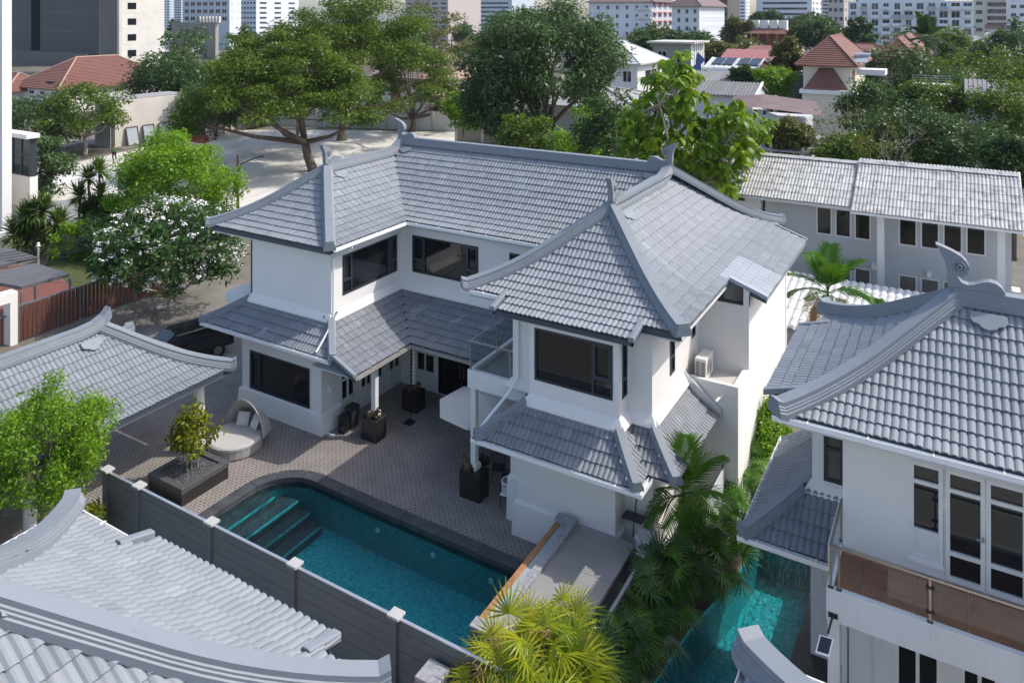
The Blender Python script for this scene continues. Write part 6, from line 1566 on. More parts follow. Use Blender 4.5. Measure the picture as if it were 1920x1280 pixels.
# cables over the left garden
cb = thing('power_cables', 'bundle of sagging black cables above the left garden', 'cable', gp(40, 46) + (0,))
for k in range(5):
    pts = []
    for i in range(13): s_ = i / 12; u_ = -30 + 420 * s_; pts.append(at(u_, 500 - 95 * s_ - k * 5 + 40 * s_ * (1 - s_), 46))
    mb = MB(); mb.tube(pts, .018 if k else .03, 4); obj('cable', mb, 'black_metal', cb)
pc = at(72, 478, 46); mb = MB(); mb.tube([(pc[0], pc[1], 0), (pc[0], pc[1], pc[2] + .5)], .05, 6); obj('cable_post', mb, 'old_concrete', cb)
ins = MB(); ins.lathe(pc[0], pc[1], [(.05, pc[2] + .5), (.12, pc[2] + .55), (.05, pc[2] + .62), (.1, pc[2] + .7), (.03, pc[2] + .75)], 8); obj('insulator', ins, 'white_paint', cb)
up = thing('utility_pole', 'wooden utility pole with curved lamp arm beside the yard', 'pole', gp(446, 62) + (0,))
pb = Vector(gp(446, 62) + (0,)); mb = MB(); mb.tube([pb, pb + Vector((0, 0, 4.6))], [.13, .09], 8); obj('pole', mb, 'bark_dark', up)
mb = MB(); mb.tube([pb + Vector((0, 0, 3.2)), pb + Vector((.3, .1, 3.9)), pb + Vector((.9, .5, 4.2)), pb + Vector((1.5, .9, 4.45))], .05, 6); obj('lamp_arm', mb, 'black_metal', up)
mb = MB(); mb.tube([pb + Vector((1.4, .85, 4.42)), pb + Vector((1.8, 1.1, 4.5))], .07, 6); obj('lamp_head', mb, 'black_metal', up)
mb = MB(); mb.box(pb.x - .2, pb.x + .15, pb.y - .3, pb.y - .1, 1.6, 2.6); obj('meter_box', mb, 'black_metal', up)
# black car by the side gate, and the one under the citrus tree
def car(label, x, y, rz, mat='black_gloss'):
    t = lthing('parked_car', label, 'car', (x, y, 0), rz); mb = MB()
    side = [(-2.1, .35), (-2.15, .75), (-1.9, .95), (-1.0, 1.02), (-.45, 1.45), (1.0, 1.48), (1.75, 1.05), (2.1, .95), (2.15, .4)]
    n = len(side); secs = [(-.86, .0), (-.80, .05), (.80, .05), (.86, .0)]
    for (yy, k) in ((-.84, 1), (.84, 1)):
        for (a, b) in side: mb.v.append((a, yy * (1 if b < 1.03 else .84), b))
    mb.f = [tuple(range(n)), tuple(range(n, 2 * n))[::-1]] + [(i, n + i, n + (i + 1) % n, (i + 1) % n) for i in range(n)]
    bo = obj('body', mb, mat, t, bevel=.05)
    mb = MB(); mb.add([(-.98, -.68, 1.07), (-.98, .68, 1.07), (-.47, .60, 1.45), (-.47, -.60, 1.45)], [(0, 1, 2, 3)]); mb.v = [(a - .02, b, c + .03) for a, b, c in mb.v]; obj('windscreen', mb, 'glass', bo, fix=False)
    mb = MB(); mb.add([(1.04, -.60, 1.47), (1.04, .60, 1.47), (1.72, .66, 1.10), (1.72, -.66, 1.10)], [(0, 1, 2, 3)]); mb.v = [(a + .02, b, c + .03) for a, b, c in mb.v]; obj('rear_window', mb, 'glass', bo, fix=False)
    for s_ in (-1, 1):
        mb = MB(); mb.box(2.08, 2.17, s_ * .72 - .12, s_ * .72 + .12, .72, .92); obj('tail_light', mb, 'red_lamp', t); mb = MB(); mb.box(-2.16, -2.06, s_ * .65 - .16, s_ * .65 + .16, .68, .82); obj('headlight', mb, 'white_paint', t)
        for a in (-1.35, 1.35):
            mb = MB(); mb.tube([(a, s_ * .72, .33), (a, s_ * .9, .33)], .33, 16); wv = obj('wheel', mb, 'black_metal', t); mb = MB(); mb.tube([(a, s_ * .9, .33), (a, s_ * .92, .33)], .19, 12); obj('rim', mb, 'steel', wv)
car('black car parked by the side passage behind the carport', -31.2, 23.0, 1.25); car('black car with red tail light under the citrus tree', -25.4, 11.1, 2.6)

# ---- person walking in the yard
def person(label, x, y, rz):
    t = thing('person', label, 'person', (x, y, 0)); v = [(0, 0, .92), (0, 0, 1.15), (0, .01, 1.40), (0, 0, 1.50), (.0, .0, 1.60), (.0, .02, 1.70), (-.19, 0, 1.40), (-.27, .02, 1.15), (-.26, -.10, .92), (.19, 0, 1.40), (.27, -.02, 1.15), (.26, -.12, .93), (-.09, 0, .88), (-.10, -.10, .48), (-.10, .02, .08), (-.10, -.12, .04), (.09, 0, .88), (.11, .12, .50), (.11, .24, .10), (.11, .12, .05)]
    e = [(0, 1), (1, 2), (2, 3), (3, 4), (4, 5), (2, 6), (6, 7), (7, 8), (2, 9), (9, 10), (10, 11), (0, 12), (12, 13), (13, 14), (14, 15), (0, 16), (16, 17), (17, 18), (18, 19)]
    r = [.15, .15, .17, .065, .10, .09, .075, .05, .04, .075, .05, .04, .10, .07, .05, .05, .10, .07, .05, .05]
    def skin(name, idx, ed, mat, k=1.0):
        me = bpy.data.meshes.new(name); c_, s_ = math.cos(rz), math.sin(rz)
        me.from_pydata([(x + v[i][0] * c_ - v[i][1] * s_, y + v[i][0] * s_ + v[i][1] * c_, v[i][2] + .01) for i in idx], [(idx.index(a), idx.index(b)) for a, b in ed], []); me.materials.append(MAT[mat]); o = link(name, me, t)
        m = o.modifiers.new('skin', 'SKIN'); m.use_smooth_shade = True
        for q, i in enumerate(idx): me.skin_vertices[0].data[q].radius = (r[i] * k, r[i] * k); me.skin_vertices[0].data[q].use_root = q == 0
        o.modifiers.new('sub', 'SUBSURF').levels = 1; return o
    skin('body', list(range(20)), e, 'skin'); skin('shirt', [0, 1, 2, 6, 7, 9, 10], [(0, 1), (1, 2), (2, 6), (6, 7), (2, 9), (9, 10)], 'green_cloth', 1.22); skin('trousers', [0, 12, 13, 14, 16, 17, 18], [(0, 12), (12, 13), (13, 14), (0, 16), (16, 17), (17, 18)], 'dark_cloth', 1.2)
    mb = MB(); mb.ball((x, y + .02, 1.72), .10, .11, .09, 10, 8); obj('hair', mb, 'hair', t, smooth=True)
person('person in a loose green shirt and dark trousers walking across the white yard', *gz(214, 302), .6)

# ---- left background buildings
t, x0, x1, y0, y1, h = block('charcoal_tower', 'windowless charcoal clad tower with dark vertical slot', 186, 232, 18, 190, 0, 'charcoal_clad', cat='building', top=60)
mb = MB(); a = xat(59, y0); b = xat(75, y0); mb.box(a, b, y0 - .12, y0 - .02, 4, 59); obj('recess', mb, 'opening_shade', t)  # no real recess: flat near-black strip paints its shade on the face
for i in range(9): mb = MB(); z = 4 + i * 6.2; mb.box(x0, x1, y0 - .04, y0 - .01, z, z + .14); obj('panel_joint', mb, 'fence_grey', t)
mb = MB(); mb.box(x0, x1 + 4, y0 - 6, y0 - 5.8, 0, 4.2); obj('site_hoarding', mb, 'tower_dark', t)
t, x0, x1, y0, y1, h = block('concrete_tower', 'bare concrete tower with a column of square openings', 224, 198, 187, 308, 0, 'raw_concrete_shaded', 'raw_concrete_sunlit', top=60)  # one concrete in two tones: front painted as shaded, side as sunlit
mb = MB(); mb.box(x1 - .5, x1 + .35, y0 - .3, y0 + .5, 0, 59.5); obj('corner_pier', mb, 'old_concrete', t)
dz = 4.1
for k in range(11):
    z = .2 + k * dz + .4; mb = MB(); mb.box(x1 + .02, x1 + .10, y0 + 2.2, y0 + 4.6, z, z + 1.7); obj('opening', mb, 'opening_shade', t)  # black panel on the wall face, the hole's shade as colour
    mb = MB(); mb.box(x1 + .05, x1 + .09, y0 + .6, y1, z + 3.2, z + 3.3); obj('formwork_joint', mb, 'old_concrete', t)
def house(name, label, uc, d, ul, ur, veave, rise, wmat, rmat, nx=3, nz=1, ny=2, deep=None, courses=0, frame='frame_white', glass='glass', over=.8, capm=None, cat='house', z0=None):
    t, x0, x1, y0, y1, h = block(name, label, uc, d, ul, ur, veave, wmat, cat=cat, deep=deep)
    hip(t, x0, x1, y0, y1, h, rise, rmat, over, capm, courses=courses)
    zb = z0 if z0 is not None else .4
    if nx: shade_windows(t, mpY(y0), x0, x1, zb, h - .2, nx, nz, .45, .5, glass, frame)
    if ny: shade_windows(t, mpX(x1), y0, y1, zb, h - .2, ny, nz, .45, .5, glass, frame)
    return t, x0, x1, y0, y1, h
t, x0, x1, y0, y1, h = house('red_roof_house', 'white house under a broad red hipped tile roof', 112, 122, 30, 250, 168, 4.6, 'white_wall', 'clay_roof', 4, 1, 5, 20, 22, capm='pink_roof', z0=2.5)
hip(t, x0 - 7, x0 + 3, y0 - 3, y0 + 5, h - .6, 2.6, 'clay_roof', .6, 'pink_roof', courses=9)
mb = MB(); mb.box(x0 - 6.4, x0 + 2.4, y0 - 2.5, y0 + 4.4, 0, h - .6); obj('wing_wall', mb, 'pale_grey', t); shade_windows(t, mpY(y0 - 2.5), x0 - 6.4, x0 + 2.4, h - 3.4, h - 1, 3, 1, .6, .7, 'glass', 'frame_dark')
dish = MB(); p = Vector(at(95, 158, 119)); dish.lathe(p.x, p.y, [(.05, p.z), (.5, p.z + .12), (.85, p.z + .4), (.8, p.z + .4), (.05, p.z + .05)], 12); obj('satellite_dish', dish, 'black_metal', t)
t, x0, x1, y0, y1, h = block('flat_roof_store', 'weathered cream concrete store with flat stained roof', 215, 92, 178, 352, 190, 'old_concrete', 'old_concrete')
mb = MB(); mb.box(x1 - .1, x1 + .25, y0 + 11, y0 + 13, 2.6, 4.6); obj('shutter', mb, 'pale_grey', t); mb = MB(); mb.box(x0 + 1, x1 - .6, y0 - .03, y0 + .05, 1.2, h - .8); obj('open_bay_shade', mb, 'opening_shade', t)  # the bay is a closed panel coloured like its inner shade
mb = MB(); mb.box(x0, x1, y0, y1, h, h + .12); obj('roof', mb, 'grey_roof', t)
mb = MB(); mb.box(x1 - 3, x1 + .1, y0 - .6, y0 - .5, 0, 2.6); obj('side_panel', mb, 'concrete', t)
for i, yy in enumerate((1.2, 3.4, 5.6, 8.2)):
    t2 = thing('leaning_window_frame', 'salvaged window frame leaning against the cream store', 'window frame', (x1 + .6, y0 + yy, 0), 'old frames along the store wall'); f = MB()
    for (a, b, c, e) in ((0, .1, 0, 2.2), (1.5, 1.6, 0, 2.2), (.1, 1.5, 0, .1), (.1, 1.5, 2.1, 2.2)): f.prism([(x1 + .75 - c * .25, y0 + yy + a, c + .01), (x1 + .75 - c * .25, y0 + yy + b, c + .01), (x1 + .75 - e * .25, y0 + yy + b, e), (x1 + .75 - e * .25, y0 + yy + a, e)], (.08, 0, 0))
    obj('frame', f, 'bark_dark', t2); g = MB(); g.prism([(x1 + .72, y0 + yy + .1, .1), (x1 + .72, y0 + yy + 1.5, .1), (x1 + .22, y0 + yy + 1.5, 2.1), (x1 + .22, y0 + yy + .1, 2.1)], (.02, 0, 0)); obj('pane', g, 'rail_glass', t2)
t, x0, x1, y0, y1, h = block('timber_shed', 'ramshackle shed with rusty sloping roof and dark posts', 385, 101, 352, 452, 212, 'bark_dark', 'old_concrete', deep=9)
slope(t, [(x1 + 1.2, y0 - 1, h - .4), (x1 + 1.2, y1 + 1, h - .4), (x0, y1 + 1, h + .5), (x0, y0 - 1, h + .5)], 'brown_roof', rib=(.5, .05))
for i in range(9): mb = MB(); y_ = y0 + i * 1.05; mb.box(x1 + .9, x1 + 1.05, y_, y_ + .12, 0, h - .35); obj('post', mb, 'bark', t)
rb = MB(); rq = random.Random(9); cxy = gp(368, 97)
for i in range(40): a, b = rq.uniform(-2.5, 2.5), rq.uniform(-1.5, 1.5); rb.box(cxy[0] + a, cxy[0] + a + rq.uniform(.2, .6), cxy[1] + b, cxy[1] + b + rq.uniform(.15, .4), 0, rq.uniform(.1, .7))
props(obj('rubble_heap', rb, 'brick_red'), 'heap of broken bricks and timber by the shed', 'rubble', kind='stuff')
t, x0, x1, y0, y1, h = block('grey_warehouse', 'blank grey warehouse wall below the balcony apartments', 404, 265, 322, 410, 43, 'concrete', cat='building')
mb = MB(); mb.box(x0 - 8, x0 - .5, y0 - 3, y0 + 6, 0, h - 6); obj('lean_block', mb, 'pale_grey', t); shade_windows(t, mpY(y0 - 3), x0 - 8, x0 - .5, 3, h - 7, 2, 3, .6, .5)
slope(t, [(x0 - 6, y0 - 12, h - 11), (x1 - 4, y0 - 12, h - 11), (x1 - 4, y0 - 1, h - 8.5), (x0 - 6, y0 - 1, h - 8.5)], 'light_roof', rib=(1.2, .08))
mb = MB(); mb.box(x0 - 5, x1 - 5, y0 - 11, y0 - 1, 0, h - 11); obj('front_wall', mb, 'concrete', t)
for i in range(7):
    x_ = xat(375 + i * 6, y0 + 1); aircon(x_ - .5, x_ + .5, y0 + .5, y0 + 1.3, h, h + 2.2, 'white rooftop cooling unit on the grey warehouse', group='rooftop cooling units')
t, x0, x1, y0, y1, h = block('balcony_apartments', 'grey apartment block with dark balcony grid behind the warehouse', 430, 330, 342, 452, -60, 'tower_blue', 'tower_white', cat='building')
shade_windows(t, mpY(y0), x0 + 1, x1 - 1, 12, h - 1, 7, 7, .72, .62, 'glass', 'tower_white'); shade_windows(t, mpX(x1), y0, y1, 12, h - 1, 2, 7, .3, .35, 'glass', 'tower_white')
# ---- behind the rain trees: pink-roofed terrace, awning house, boundary walls
t, x0, x1, y0, y1, h = house('pink_roof_house', 'cream terrace with salmon pink tiled roofs behind the rain trees', 838, 124, 560, 900, 150, 4.4, 'cream_wall', 'pink_roof', 8, 2, 2, 14, 14, z0=.8)
for u_ in (668, 740, 812): x_ = xat(u_, y0 - .3); mb = MB(); mb.box(x_ - .8, x_ + .8, y0 - .35, y0, 0, h - .3); obj('brick_pier', mb, 'brick_red', t)
slope(t, [(xat(800, y0 - 3), y0 - 4, 3.1), (xat(860, y0 - 3), y0 - 4, 3.1), (xat(860, y0), y0, 4.4), (xat(800, y0), y0, 4.4)], 'pink_roof', name='porch_roof')
t, x0, x1, y0, y1, h = block('awning_house', 'brown-walled house with curved brown awning over glass doors', 858, 112, 812, 862, 190, 'brick_wall_red', cat='house', deep=6)
window(t, mpY(y0), x0 + 1.0, x1 - 1.2, .1, 2.5, (x0 + 1.9, x0 + 2.6), (), .1, 'frame_white', 'glass_green', name='glass_doors')
mb = MB(); mb.sweep([(x0, y0 - 1.0, h - .6), (x0 + (x1 - x0) * .33, y0 - 1.0, h - .25), (x0 + (x1 - x0) * .66, y0 - 1.0, h - .25), (x1 + .3, y0 - 1.0, h - .6)], [(1.0, -.5), (.5, -.1), (-1, .2), (-1, .25), (.5, -.02), (1.0, -.42)]); obj('awning', mb, 'brown_roof', t)
def wallrun(name, label, pts, z, mat, th=.2, piers=None):
    t = thing(name, label, 'wall', (pts[0][0], pts[0][1], 0))
    for i in range(len(pts) - 1):
        a, b = Vector((*pts[i], 0)), Vector((*pts[i + 1], 0)); n = max(1, int((b - a).length / 3.2)); d = (b - a).normalized(); sd = Vector((-d.y, d.x, 0)) * th
        for k in range(n):
            p, q = a.lerp(b, k / n), a.lerp(b, (k + .985) / n); mb = MB(); mb.prism([tuple(p), tuple(q), tuple(q + Vector((0, 0, z))), tuple(p + Vector((0, 0, z)))], tuple(sd)); obj('wall_panel', mb, mat, t)
            mb = MB(); p2 = p - sd * .4; mb.box(p2.x - .14, p2.x + .14, p2.y - .14, p2.y + .14, 0, z + .1); obj('pier', mb, 'old_concrete', t)
wallrun('yard_wall', 'pale panelled boundary wall at the back of the white yard', [gp(455, 110), gp(640, 108), gp(856, 104)], 2.6, 'pale_grey')
wallrun('block_wall', 'weathered grey block wall behind the main ridge', [gp(856, 96), gp(905, 95), gp(1010, 93)], 2.6, 'concrete')
bf = thing('brown_rail_fence', 'brown rail fence stepping up behind the block wall', 'fence', gp(870, 104) + (0,))
for i in range(16): p = gp(862 + i * 3.2, 100 + i * .9); mb = MB(); mb.box(p[0] - .12, p[0] + .12, p[1] - .05, p[1] + .05, 0, 3.4); obj('slat', mb, 'brick_red', bf)
t, x0, x1, y0, y1, h = house('light_roof_villa', 'villa with pale grey roof half hidden by the dense mango', 1195, 120, 1085, 1215, 120, 3.2, 'white_wall', 'light_roof', 3, 2, 1, 12, 10, z0=.5)
t, x0, x1, y0, y1, h = house('grey_roof_villa', 'low building with broad grey sheet roof beside the mango', 1190, 88, 1000, 1200, 205, 1.6, 'grey_wall', 'grey_roof', 3, 1, 1, 14, 0)
t, x0, x1, y0, y1, h = block('unfinished_house', 'unfinished grey house with scaffold and blue tarpaulin', 1295, 152, 1224, 1312, 82, 'concrete', 'pale_grey', cat='house', deep=9)
mb = MB(); mb.box(x0 - .8, x1 + 1.2, y0 - 1.4, y1, h, h + .35); obj('roof_slab', mb, 'old_concrete', t); shade_windows(t, mpY(y0), x0, x1, .8, h - .6, 2, 2, .5, .55, 'opening_shade', 'old_concrete')  # unglazed windows filled with painted interior shade
mb = MB(); q = gp(1308, 149); zt = zat(98, *q); mb.sweep([(q[0], q[1], zt), (q[0] + .5, q[1] + .2, zt - 1.5), (q[0] - .2, q[1], zt - 3), (q[0] + .3, q[1] + .1, zt - 5)], [(.28, 0), (.06, .1), (-.28, 0), (-.06, -.1)]); obj('tarpaulin', mb, 'tarp_blue', t)
for i in range(6): p = gp(1302 + i * 4, 148.5); mb = MB(); mb.tube([(p[0], p[1], 0), (p[0], p[1], h + .6)], .05, 5); obj('scaffold_pole', mb, 'bark', t)
# ---- right middle distance
def tiled_roof(label, ul, ur, vb, vt, d, mat, rib=.34, name='tiled_shed', wm='pale_grey', drop=1.6, back=4.):
    (xa, ya), (xb, yb) = gp(ul, d), gp(ur, d); y0 = (ya + yb) / 2; xa, xb = xat(ul, y0), xat(ur, y0); zb = zat(vb, (xa + xb) / 2, y0); zt = zat(vt, (xa + xb) / 2, y0 + back)
    t = thing(name, label, 'shed', ((xa + xb) / 2, y0, 0)); slope(t, [(xa, y0, zb), (xb, y0, zb), (xb, y0 + back, zt), (xa, y0 + back, zt)], mat, rib=(rib, min(rib * .28, .11))); slope(t, [(xb, y0 + 2 * back, zb), (xa, y0 + 2 * back, zb), (xa, y0 + back, zt), (xb, y0 + back, zt)], mat)
    mb = MB(); mb.prism([(xa + .3, y0 + .5, 0), (xa + .3, y0 + 2 * back - .5, 0), (xa + .3, y0 + 2 * back - .5, zb - .1), (xa + .3, y0 + back, zt - .2), (xa + .3, y0 + .5, zb - .1)], (xb - xa - .6, 0, 0)); obj('wall', mb, wm, t); return t, xa, xb, y0, zb, zt
t, xa, xb, y0, zb, zt = tiled_roof('old house with grey rolled tile roof and white gable edge', 1270, 1414, 178, 153, 96, 'old_tile', .42)
mb = MB(); mb.prism([(xb, y0 - .2, zb - .3), (xb, y0 + 4, zt - .1), (xb, y0 + 4, zt + .2), (xb, y0 - .2, zb + .1)], (.25, 0, 0)); obj('bargeboard', mb, 'white_paint', t)
tiled_roof('long grey rolled tile roof behind the white-edged one', 1275, 1440, 153, 135, 106, 'old_tile', .45)
t, xa, xb, y0, zb, zt = tiled_roof('white-walled house with solar panels on a pale roof', 1320, 1420, 128, 109, 120, 'light_roof', 1.4, 'solar_house', 'brick_wall_red', 1.6, 5)
for i in range(4):
    a = xa + (xb - xa) * (.10 + .21 * i + (.06 if i > 1 else 0)); b = a + (xb - xa) * .19; mb = MB(); p0, p1 = Vector((a, y0 + 1.2, zb + (zt - zb) * .26)), Vector((b, y0 + 1.2, zb + (zt - zb) * .26)); up_ = Vector((0, 3.2, (zt - zb) * .62))
    mb.prism([tuple(p0 + Vector((0, 0, .1))), tuple(p1 + Vector((0, 0, .1))), tuple(p1 + up_ + Vector((0, 0, .12))), tuple(p0 + up_ + Vector((0, 0, .12)))], (0, 0, .08)); obj('solar_panel', mb, 'solar_cell', t)
mb = MB(); mb.box(xa - .3, xb + .5, y0 - .5, y0 - .2, zb - 1.2, zb - .1); obj('fascia', mb, 'white_paint', t); mb = MB(); mb.box(xb + .6, xb + 9, y0 - 1, y0 + 4, 0, zb - .6); obj('dark_extension', mb, 'frame_dark', t)
tiled_roof('long low house with rose pink sheet roof', 1352, 1446, 109, 93, 140, 'rose_roof', 1.0, 'rose_roof_house', 'cream_wall', 1.6, 5); tiled_roof('shorter rose pink roof stepping down beside the long one', 1448, 1492, 112, 97, 139, 'rose_roof', 1.0, 'rose_roof_house', 'cream_wall', 1.6, 5)
t, x0, x1, y0, y1, h = house('brick_townhouses', 'row of brick-red townhouses with orange-brown roofs', 1478, 205, 1404, 1486, 64, 2.6, 'brick_red', 'clay_roof', 5, 2, 1, 14, 8, over=1.2)
for i in range(4): x_ = x0 + (x1 - x0) * (.02 + .24 * i); mb = MB(); mb.box(x_, x_ + 1.9, y0 + 2, y0 + 4, h + 1, h + 3.6); obj('chimney_block', mb, 'white_wall', t); mb = MB(); mb.box(x_ + 2.2, x_ + 2.9, y0 - 1.3, y0, 0, h); obj('party_wall', mb, 'brick_red', t)
tiled_roof('low russet roofs in front of the brick townhouses', 1400, 1500, 95, 86, 175, 'clay_roof', 1.0, 'russet_roof_house', 'cream_wall', 1.6, 5)
# clay pyramid-roofed cream house
t, x0, x1, y0, y1, h = house('clay_pyramid_house', 'cream tower house with clay tiled pyramid roof', 1595, 97, 1506, 1622, 124, 3.6, 'cream_wall', 'clay_roof', 0, 1, 0, None, 14, over=.9)
zl = zat(166, x0, y0); xa_, xb_ = xat(1504, y0 - 1.6), xat(1596, y0 - 1.6); mb = MB(); mb.box(xa_, xb_, y0 - 1.6, y0 + .1, 0, zl - .45); obj('lower_wall', mb, 'cream_wall', t)
mb = MB(); mb.box(xa_ - .3, xb_ + .3, y0 - 1.9, y0 + .1, zl - .45, zl + .05); obj('cornice', mb, 'white_paint', t)
za = zat(126, x0, y0); xm0, xm1 = xat(1537, y0), xat(1562, y0); sk = MB(); sk.add([(xa_ + .2, y0 - 1.7, zl + .1), (xb_ - .2, y0 - 1.7, zl + .1), (xm1, y0 - .03, za), (xm0, y0 - .03, za)], [(0, 1, 2, 3)]); ro = obj('porch_roof', sk, 'clay_roof', t, fix=False)
c = MB()
for k in range(9):
    q0, q1 = k / 9, (k + .9) / 9; P_ = [Vector(v_) for v_ in sk.v]; n = Vector((0, -.6, .8))
    p = [P_[0].lerp(P_[3], q0) + n * .08, P_[1].lerp(P_[2], q0) + n * .08, P_[1].lerp(P_[2], q1), P_[0].lerp(P_[3], q1)]; c.add([tuple(v_) for v_ in p] + [tuple(P_[0].lerp(P_[3], q0)), tuple(P_[1].lerp(P_[2], q0))], [(0, 1, 2, 3), (4, 5, 1, 0)])
o = obj('tile_courses', c, 'clay_roof', ro, fix=False); o['kind'] = 'stuff'
for u_ in (1518, 1583): x_ = xat(u_, y0 - 1.6); window(t, mpY(y0 - 1.6), x_ - .28, x_ + .28, zl - 2.9, zl - 1.6, (), (), .06, 'frame_white', 'glass', out=.05, depth=.02)
mb = MB(); xe, ye = gp(1640, 100); mb.box(x1 + .5, xat(1660, y0 + 2), y0 + 1.5, y0 + 5, h - 1.2, h - .5); obj('link_roof', mb, 'pale_grey', t)
mb = MB(); q = gp(1602, 99); zz_ = zat(104, *q); mb.tube([(q[0] - .1, q[1], zz_), (q[0] + 1.9, q[1] + .3, zz_)], .32, 10); obj('water_heater', mb, 'zinc', t)
mb = MB(); mb.prism([(q[0], q[1] - 1.2, zz_ - .9), (q[0] + 1.6, q[1] - 1.0, zz_ - .9), (q[0] + 1.6, q[1], zz_ - .25), (q[0], q[1], zz_ - .25)], (0, 0, .08)); obj('collector', mb, 'rail_glass', t)
house('clay_pavilion', 'cream pavilion with second clay tiled pyramid roof', 1720, 112, 1642, 1740, 120, 3.6, 'cream_wall', 'clay_roof', 0, 1, 0, None, 12, over=.9)
tr = thing('roof_terrace', 'white roof terrace with metal railing among the trees', 'building', gp(1735, 86) + (0,))
q = gp(1712, 86); zt = zat(158, *q); mb = MB(); mb.box(q[0], q[0] + 3.6, q[1], q[1] + 3, 0, zt); obj('wall', mb, 'white_wall', tr)
for k in range(4): mb = MB(); mb.tube([(q[0], q[1], zt + .25 + k * .25), (q[0] + 3.6, q[1], zt + .25 + k * .25)], .04, 5); obj('rail', mb, 'steel', tr)
for k in range(4): mb = MB(); mb.tube([(q[0] + k * 1.2, q[1], zt), (q[0] + k * 1.2, q[1], zt + 1.0)], .04, 5); obj('post', mb, 'steel', tr)
# brown-roofed grey house and its lean-to
t, x0, x1, y0, y1, h = block('brown_roof_house', 'blue-grey timber house with faded brown sheet roof', 1500, 70, 1392, 1540, 232, 'grey_wall', cat='house', deep=7)
apx = (xat(1424, y0), y0 - .8, zat(198, x0, y0)); zr = zat(176, x0, y0 + 4)
mb = MB(); L_ = (xat(1380, y0), y0 - .9, zat(193, x0, y0) - .3); Rr = (xat(1548, y0 + .2), y0 - .3, zat(214, x1, y0)); tb_ = (xat(1432, y0 + 5), y0 + 5, zat(176, x0, y0 + 5)); tr_ = (xat(1530, y0 + 6), y0 + 6, zat(190, x1, y0 + 6)); tl_ = (xat(1375, y0 + 5), y0 + 5, zat(183, x0, y0 + 5))
mb.v = [L_, apx, Rr, tr_, tb_, tl_]; mb.f = [(0, 1, 4, 5), (1, 2, 3, 4)]; ro = obj('roof', mb, 'brown_roof', t, fix=False)
g = MB(); g.prism([(x0, y0 - .05, h - .2), (xat(1500, y0), y0 - .05, h - .2), (xat(1500, y0), y0 - .05, apx[2] - 1.3), (apx[0], y0 - .05, apx[2] - .25), (x0, y0 - .05, apx[2] - .5)], (0, .1, 0)); obj('gable', g, 'grey_wall', t)
for u_ in (1417, 1434): x_ = xat(u_, y0); window(t, mpY(y0 - .05), x_ - .22, x_ + .22, h + .55, h + 1.05, (), (), .05, 'pale_grey', out=.04, depth=.02, name='vent')
x_ = xat(1455, y0); window(t, mpY(y0), x_ - .95, x_ + .95, h - 2.2, h - .25, (x_ - .3, x_ + .35), ((x_ - 2, x_ + 2, h - 1.1),), .09, 'frame_white', out=.05, depth=.02)
t, x0, x1, y0, y1, h = block('grey_leanto_house', 'cream low house with grey sheet lean-to roof and posts', 1512, 61, 1418, 1545, 274, 'cream_wall', cat='house', deep=4)
slope(t, [(xat(1395, y0), y0 - 1.2, zat(278, x0, y0) + .2), (xat(1585, y0), y0 - 1.2, zat(278, x0, y0) + .2), (xat(1540, y0 + 4), y0 + 4.2, zat(247, x0, y0 + 4)), (xat(1440, y0 + 4), y0 + 4.2, zat(240, x0, y0 + 4))], 'grey_roof', rib=(1.2, .05))
for u_ in (1424, 1445, 1505): x_ = xat(u_, y0 - 1); mb = MB(); mb.box(x_ - .09, x_ + .09, y0 - 1.0, y0 - .85, 0, h); obj('post', mb, 'cream_wall', t)
for u_ in (1462, 1498): x_ = xat(u_, y0); window(t, mpY(y0), x_ - .42, x_ + .42, h - 2.3, h - .9, (x_,), (), .07, 'frame_white', out=.05, depth=.02)
tiled_roof('small shed with grey rolled tile roof among the right trees', 1810, 1890, 178, 150, 72, 'old_tile', .36, 'tiled_shed'); tiled_roof('second grey tiled shed nearer the dark trees', 1860, 1945, 192, 172, 68, 'old_tile', .36, 'tiled_shed')
t, *_ = house('tan_hip_house', 'distant house with tan hipped roof right of the palm', 1885, 170, 1838, 1900, 82, 2.2, 'white_wall', 'grey_roof', 2, 1, 0, 8, 6)
# ---- distant apartment blocks and towers
t, x0, x1, y0, y1, h = block('cream_apartments', 'cream apartment block with brown roof and red awnings', 1222, 275, 1104, 1262, 4, 'tower_white', 'tower_white')
hip(t, x0, x1, y0, y1, h, 5, 'brown_roof', 1.2); shade_windows(t, mpY(y0), x0 + 2, x1, .6, h - .4, 6, 6, .3, .5, 'glass', 'frame_white'); shade_windows(t, mpX(x1), y0, y1, .6, h - .4, 4, 6, .34, .55, 'glass', 'frame_white')
for k in range(6):
    z = .6 + (k + 1) * (h - 1) / 6
    for i in range(4): yy = y0 + (y1 - y0) * (i + .5) / 4; mb = MB(); mb.prism([(x1, yy - 2, z), (x1 + 1.0, yy - 2, z - .6), (x1 + 1.0, yy + 2, z - .6), (x1, yy + 2, z)], (0, 0, .12)); obj('awning', mb, 'rose_roof', t)
    mb = MB(); mb.box(x1 - 5.5, x1 - .2, y0 - 1.0, y0, z - 2.6, z - 1.7); obj('balcony', mb, 'pale_grey', t)
t, x0, x1, y0, y1, h = block('cream_apartments', 'cream apartment block with long sunlit window side', 1311, 262, 1260, 1358, 12, 'tower_white', 'tower_white')
hip(t, x0, x1, y0, y1, h, 5, 'brown_roof', 1.2); shade_windows(t, mpY(y0), x0 + 1, x1, .4, h - .3, 3, 6, .4, .55, 'glass', 'frame_white'); shade_windows(t, mpX(x1), y0 + 2, y1, .4, h - .3, 9, 6, .42, .5, 'glass', 'frame_white')
t, x0, x1, y0, y1, h = block('pale_apartments', 'pale blue-white apartment block with glazed balconies behind the palm', 1826, 250, 1590, 1845, 2, 'tower_white', deep=16)
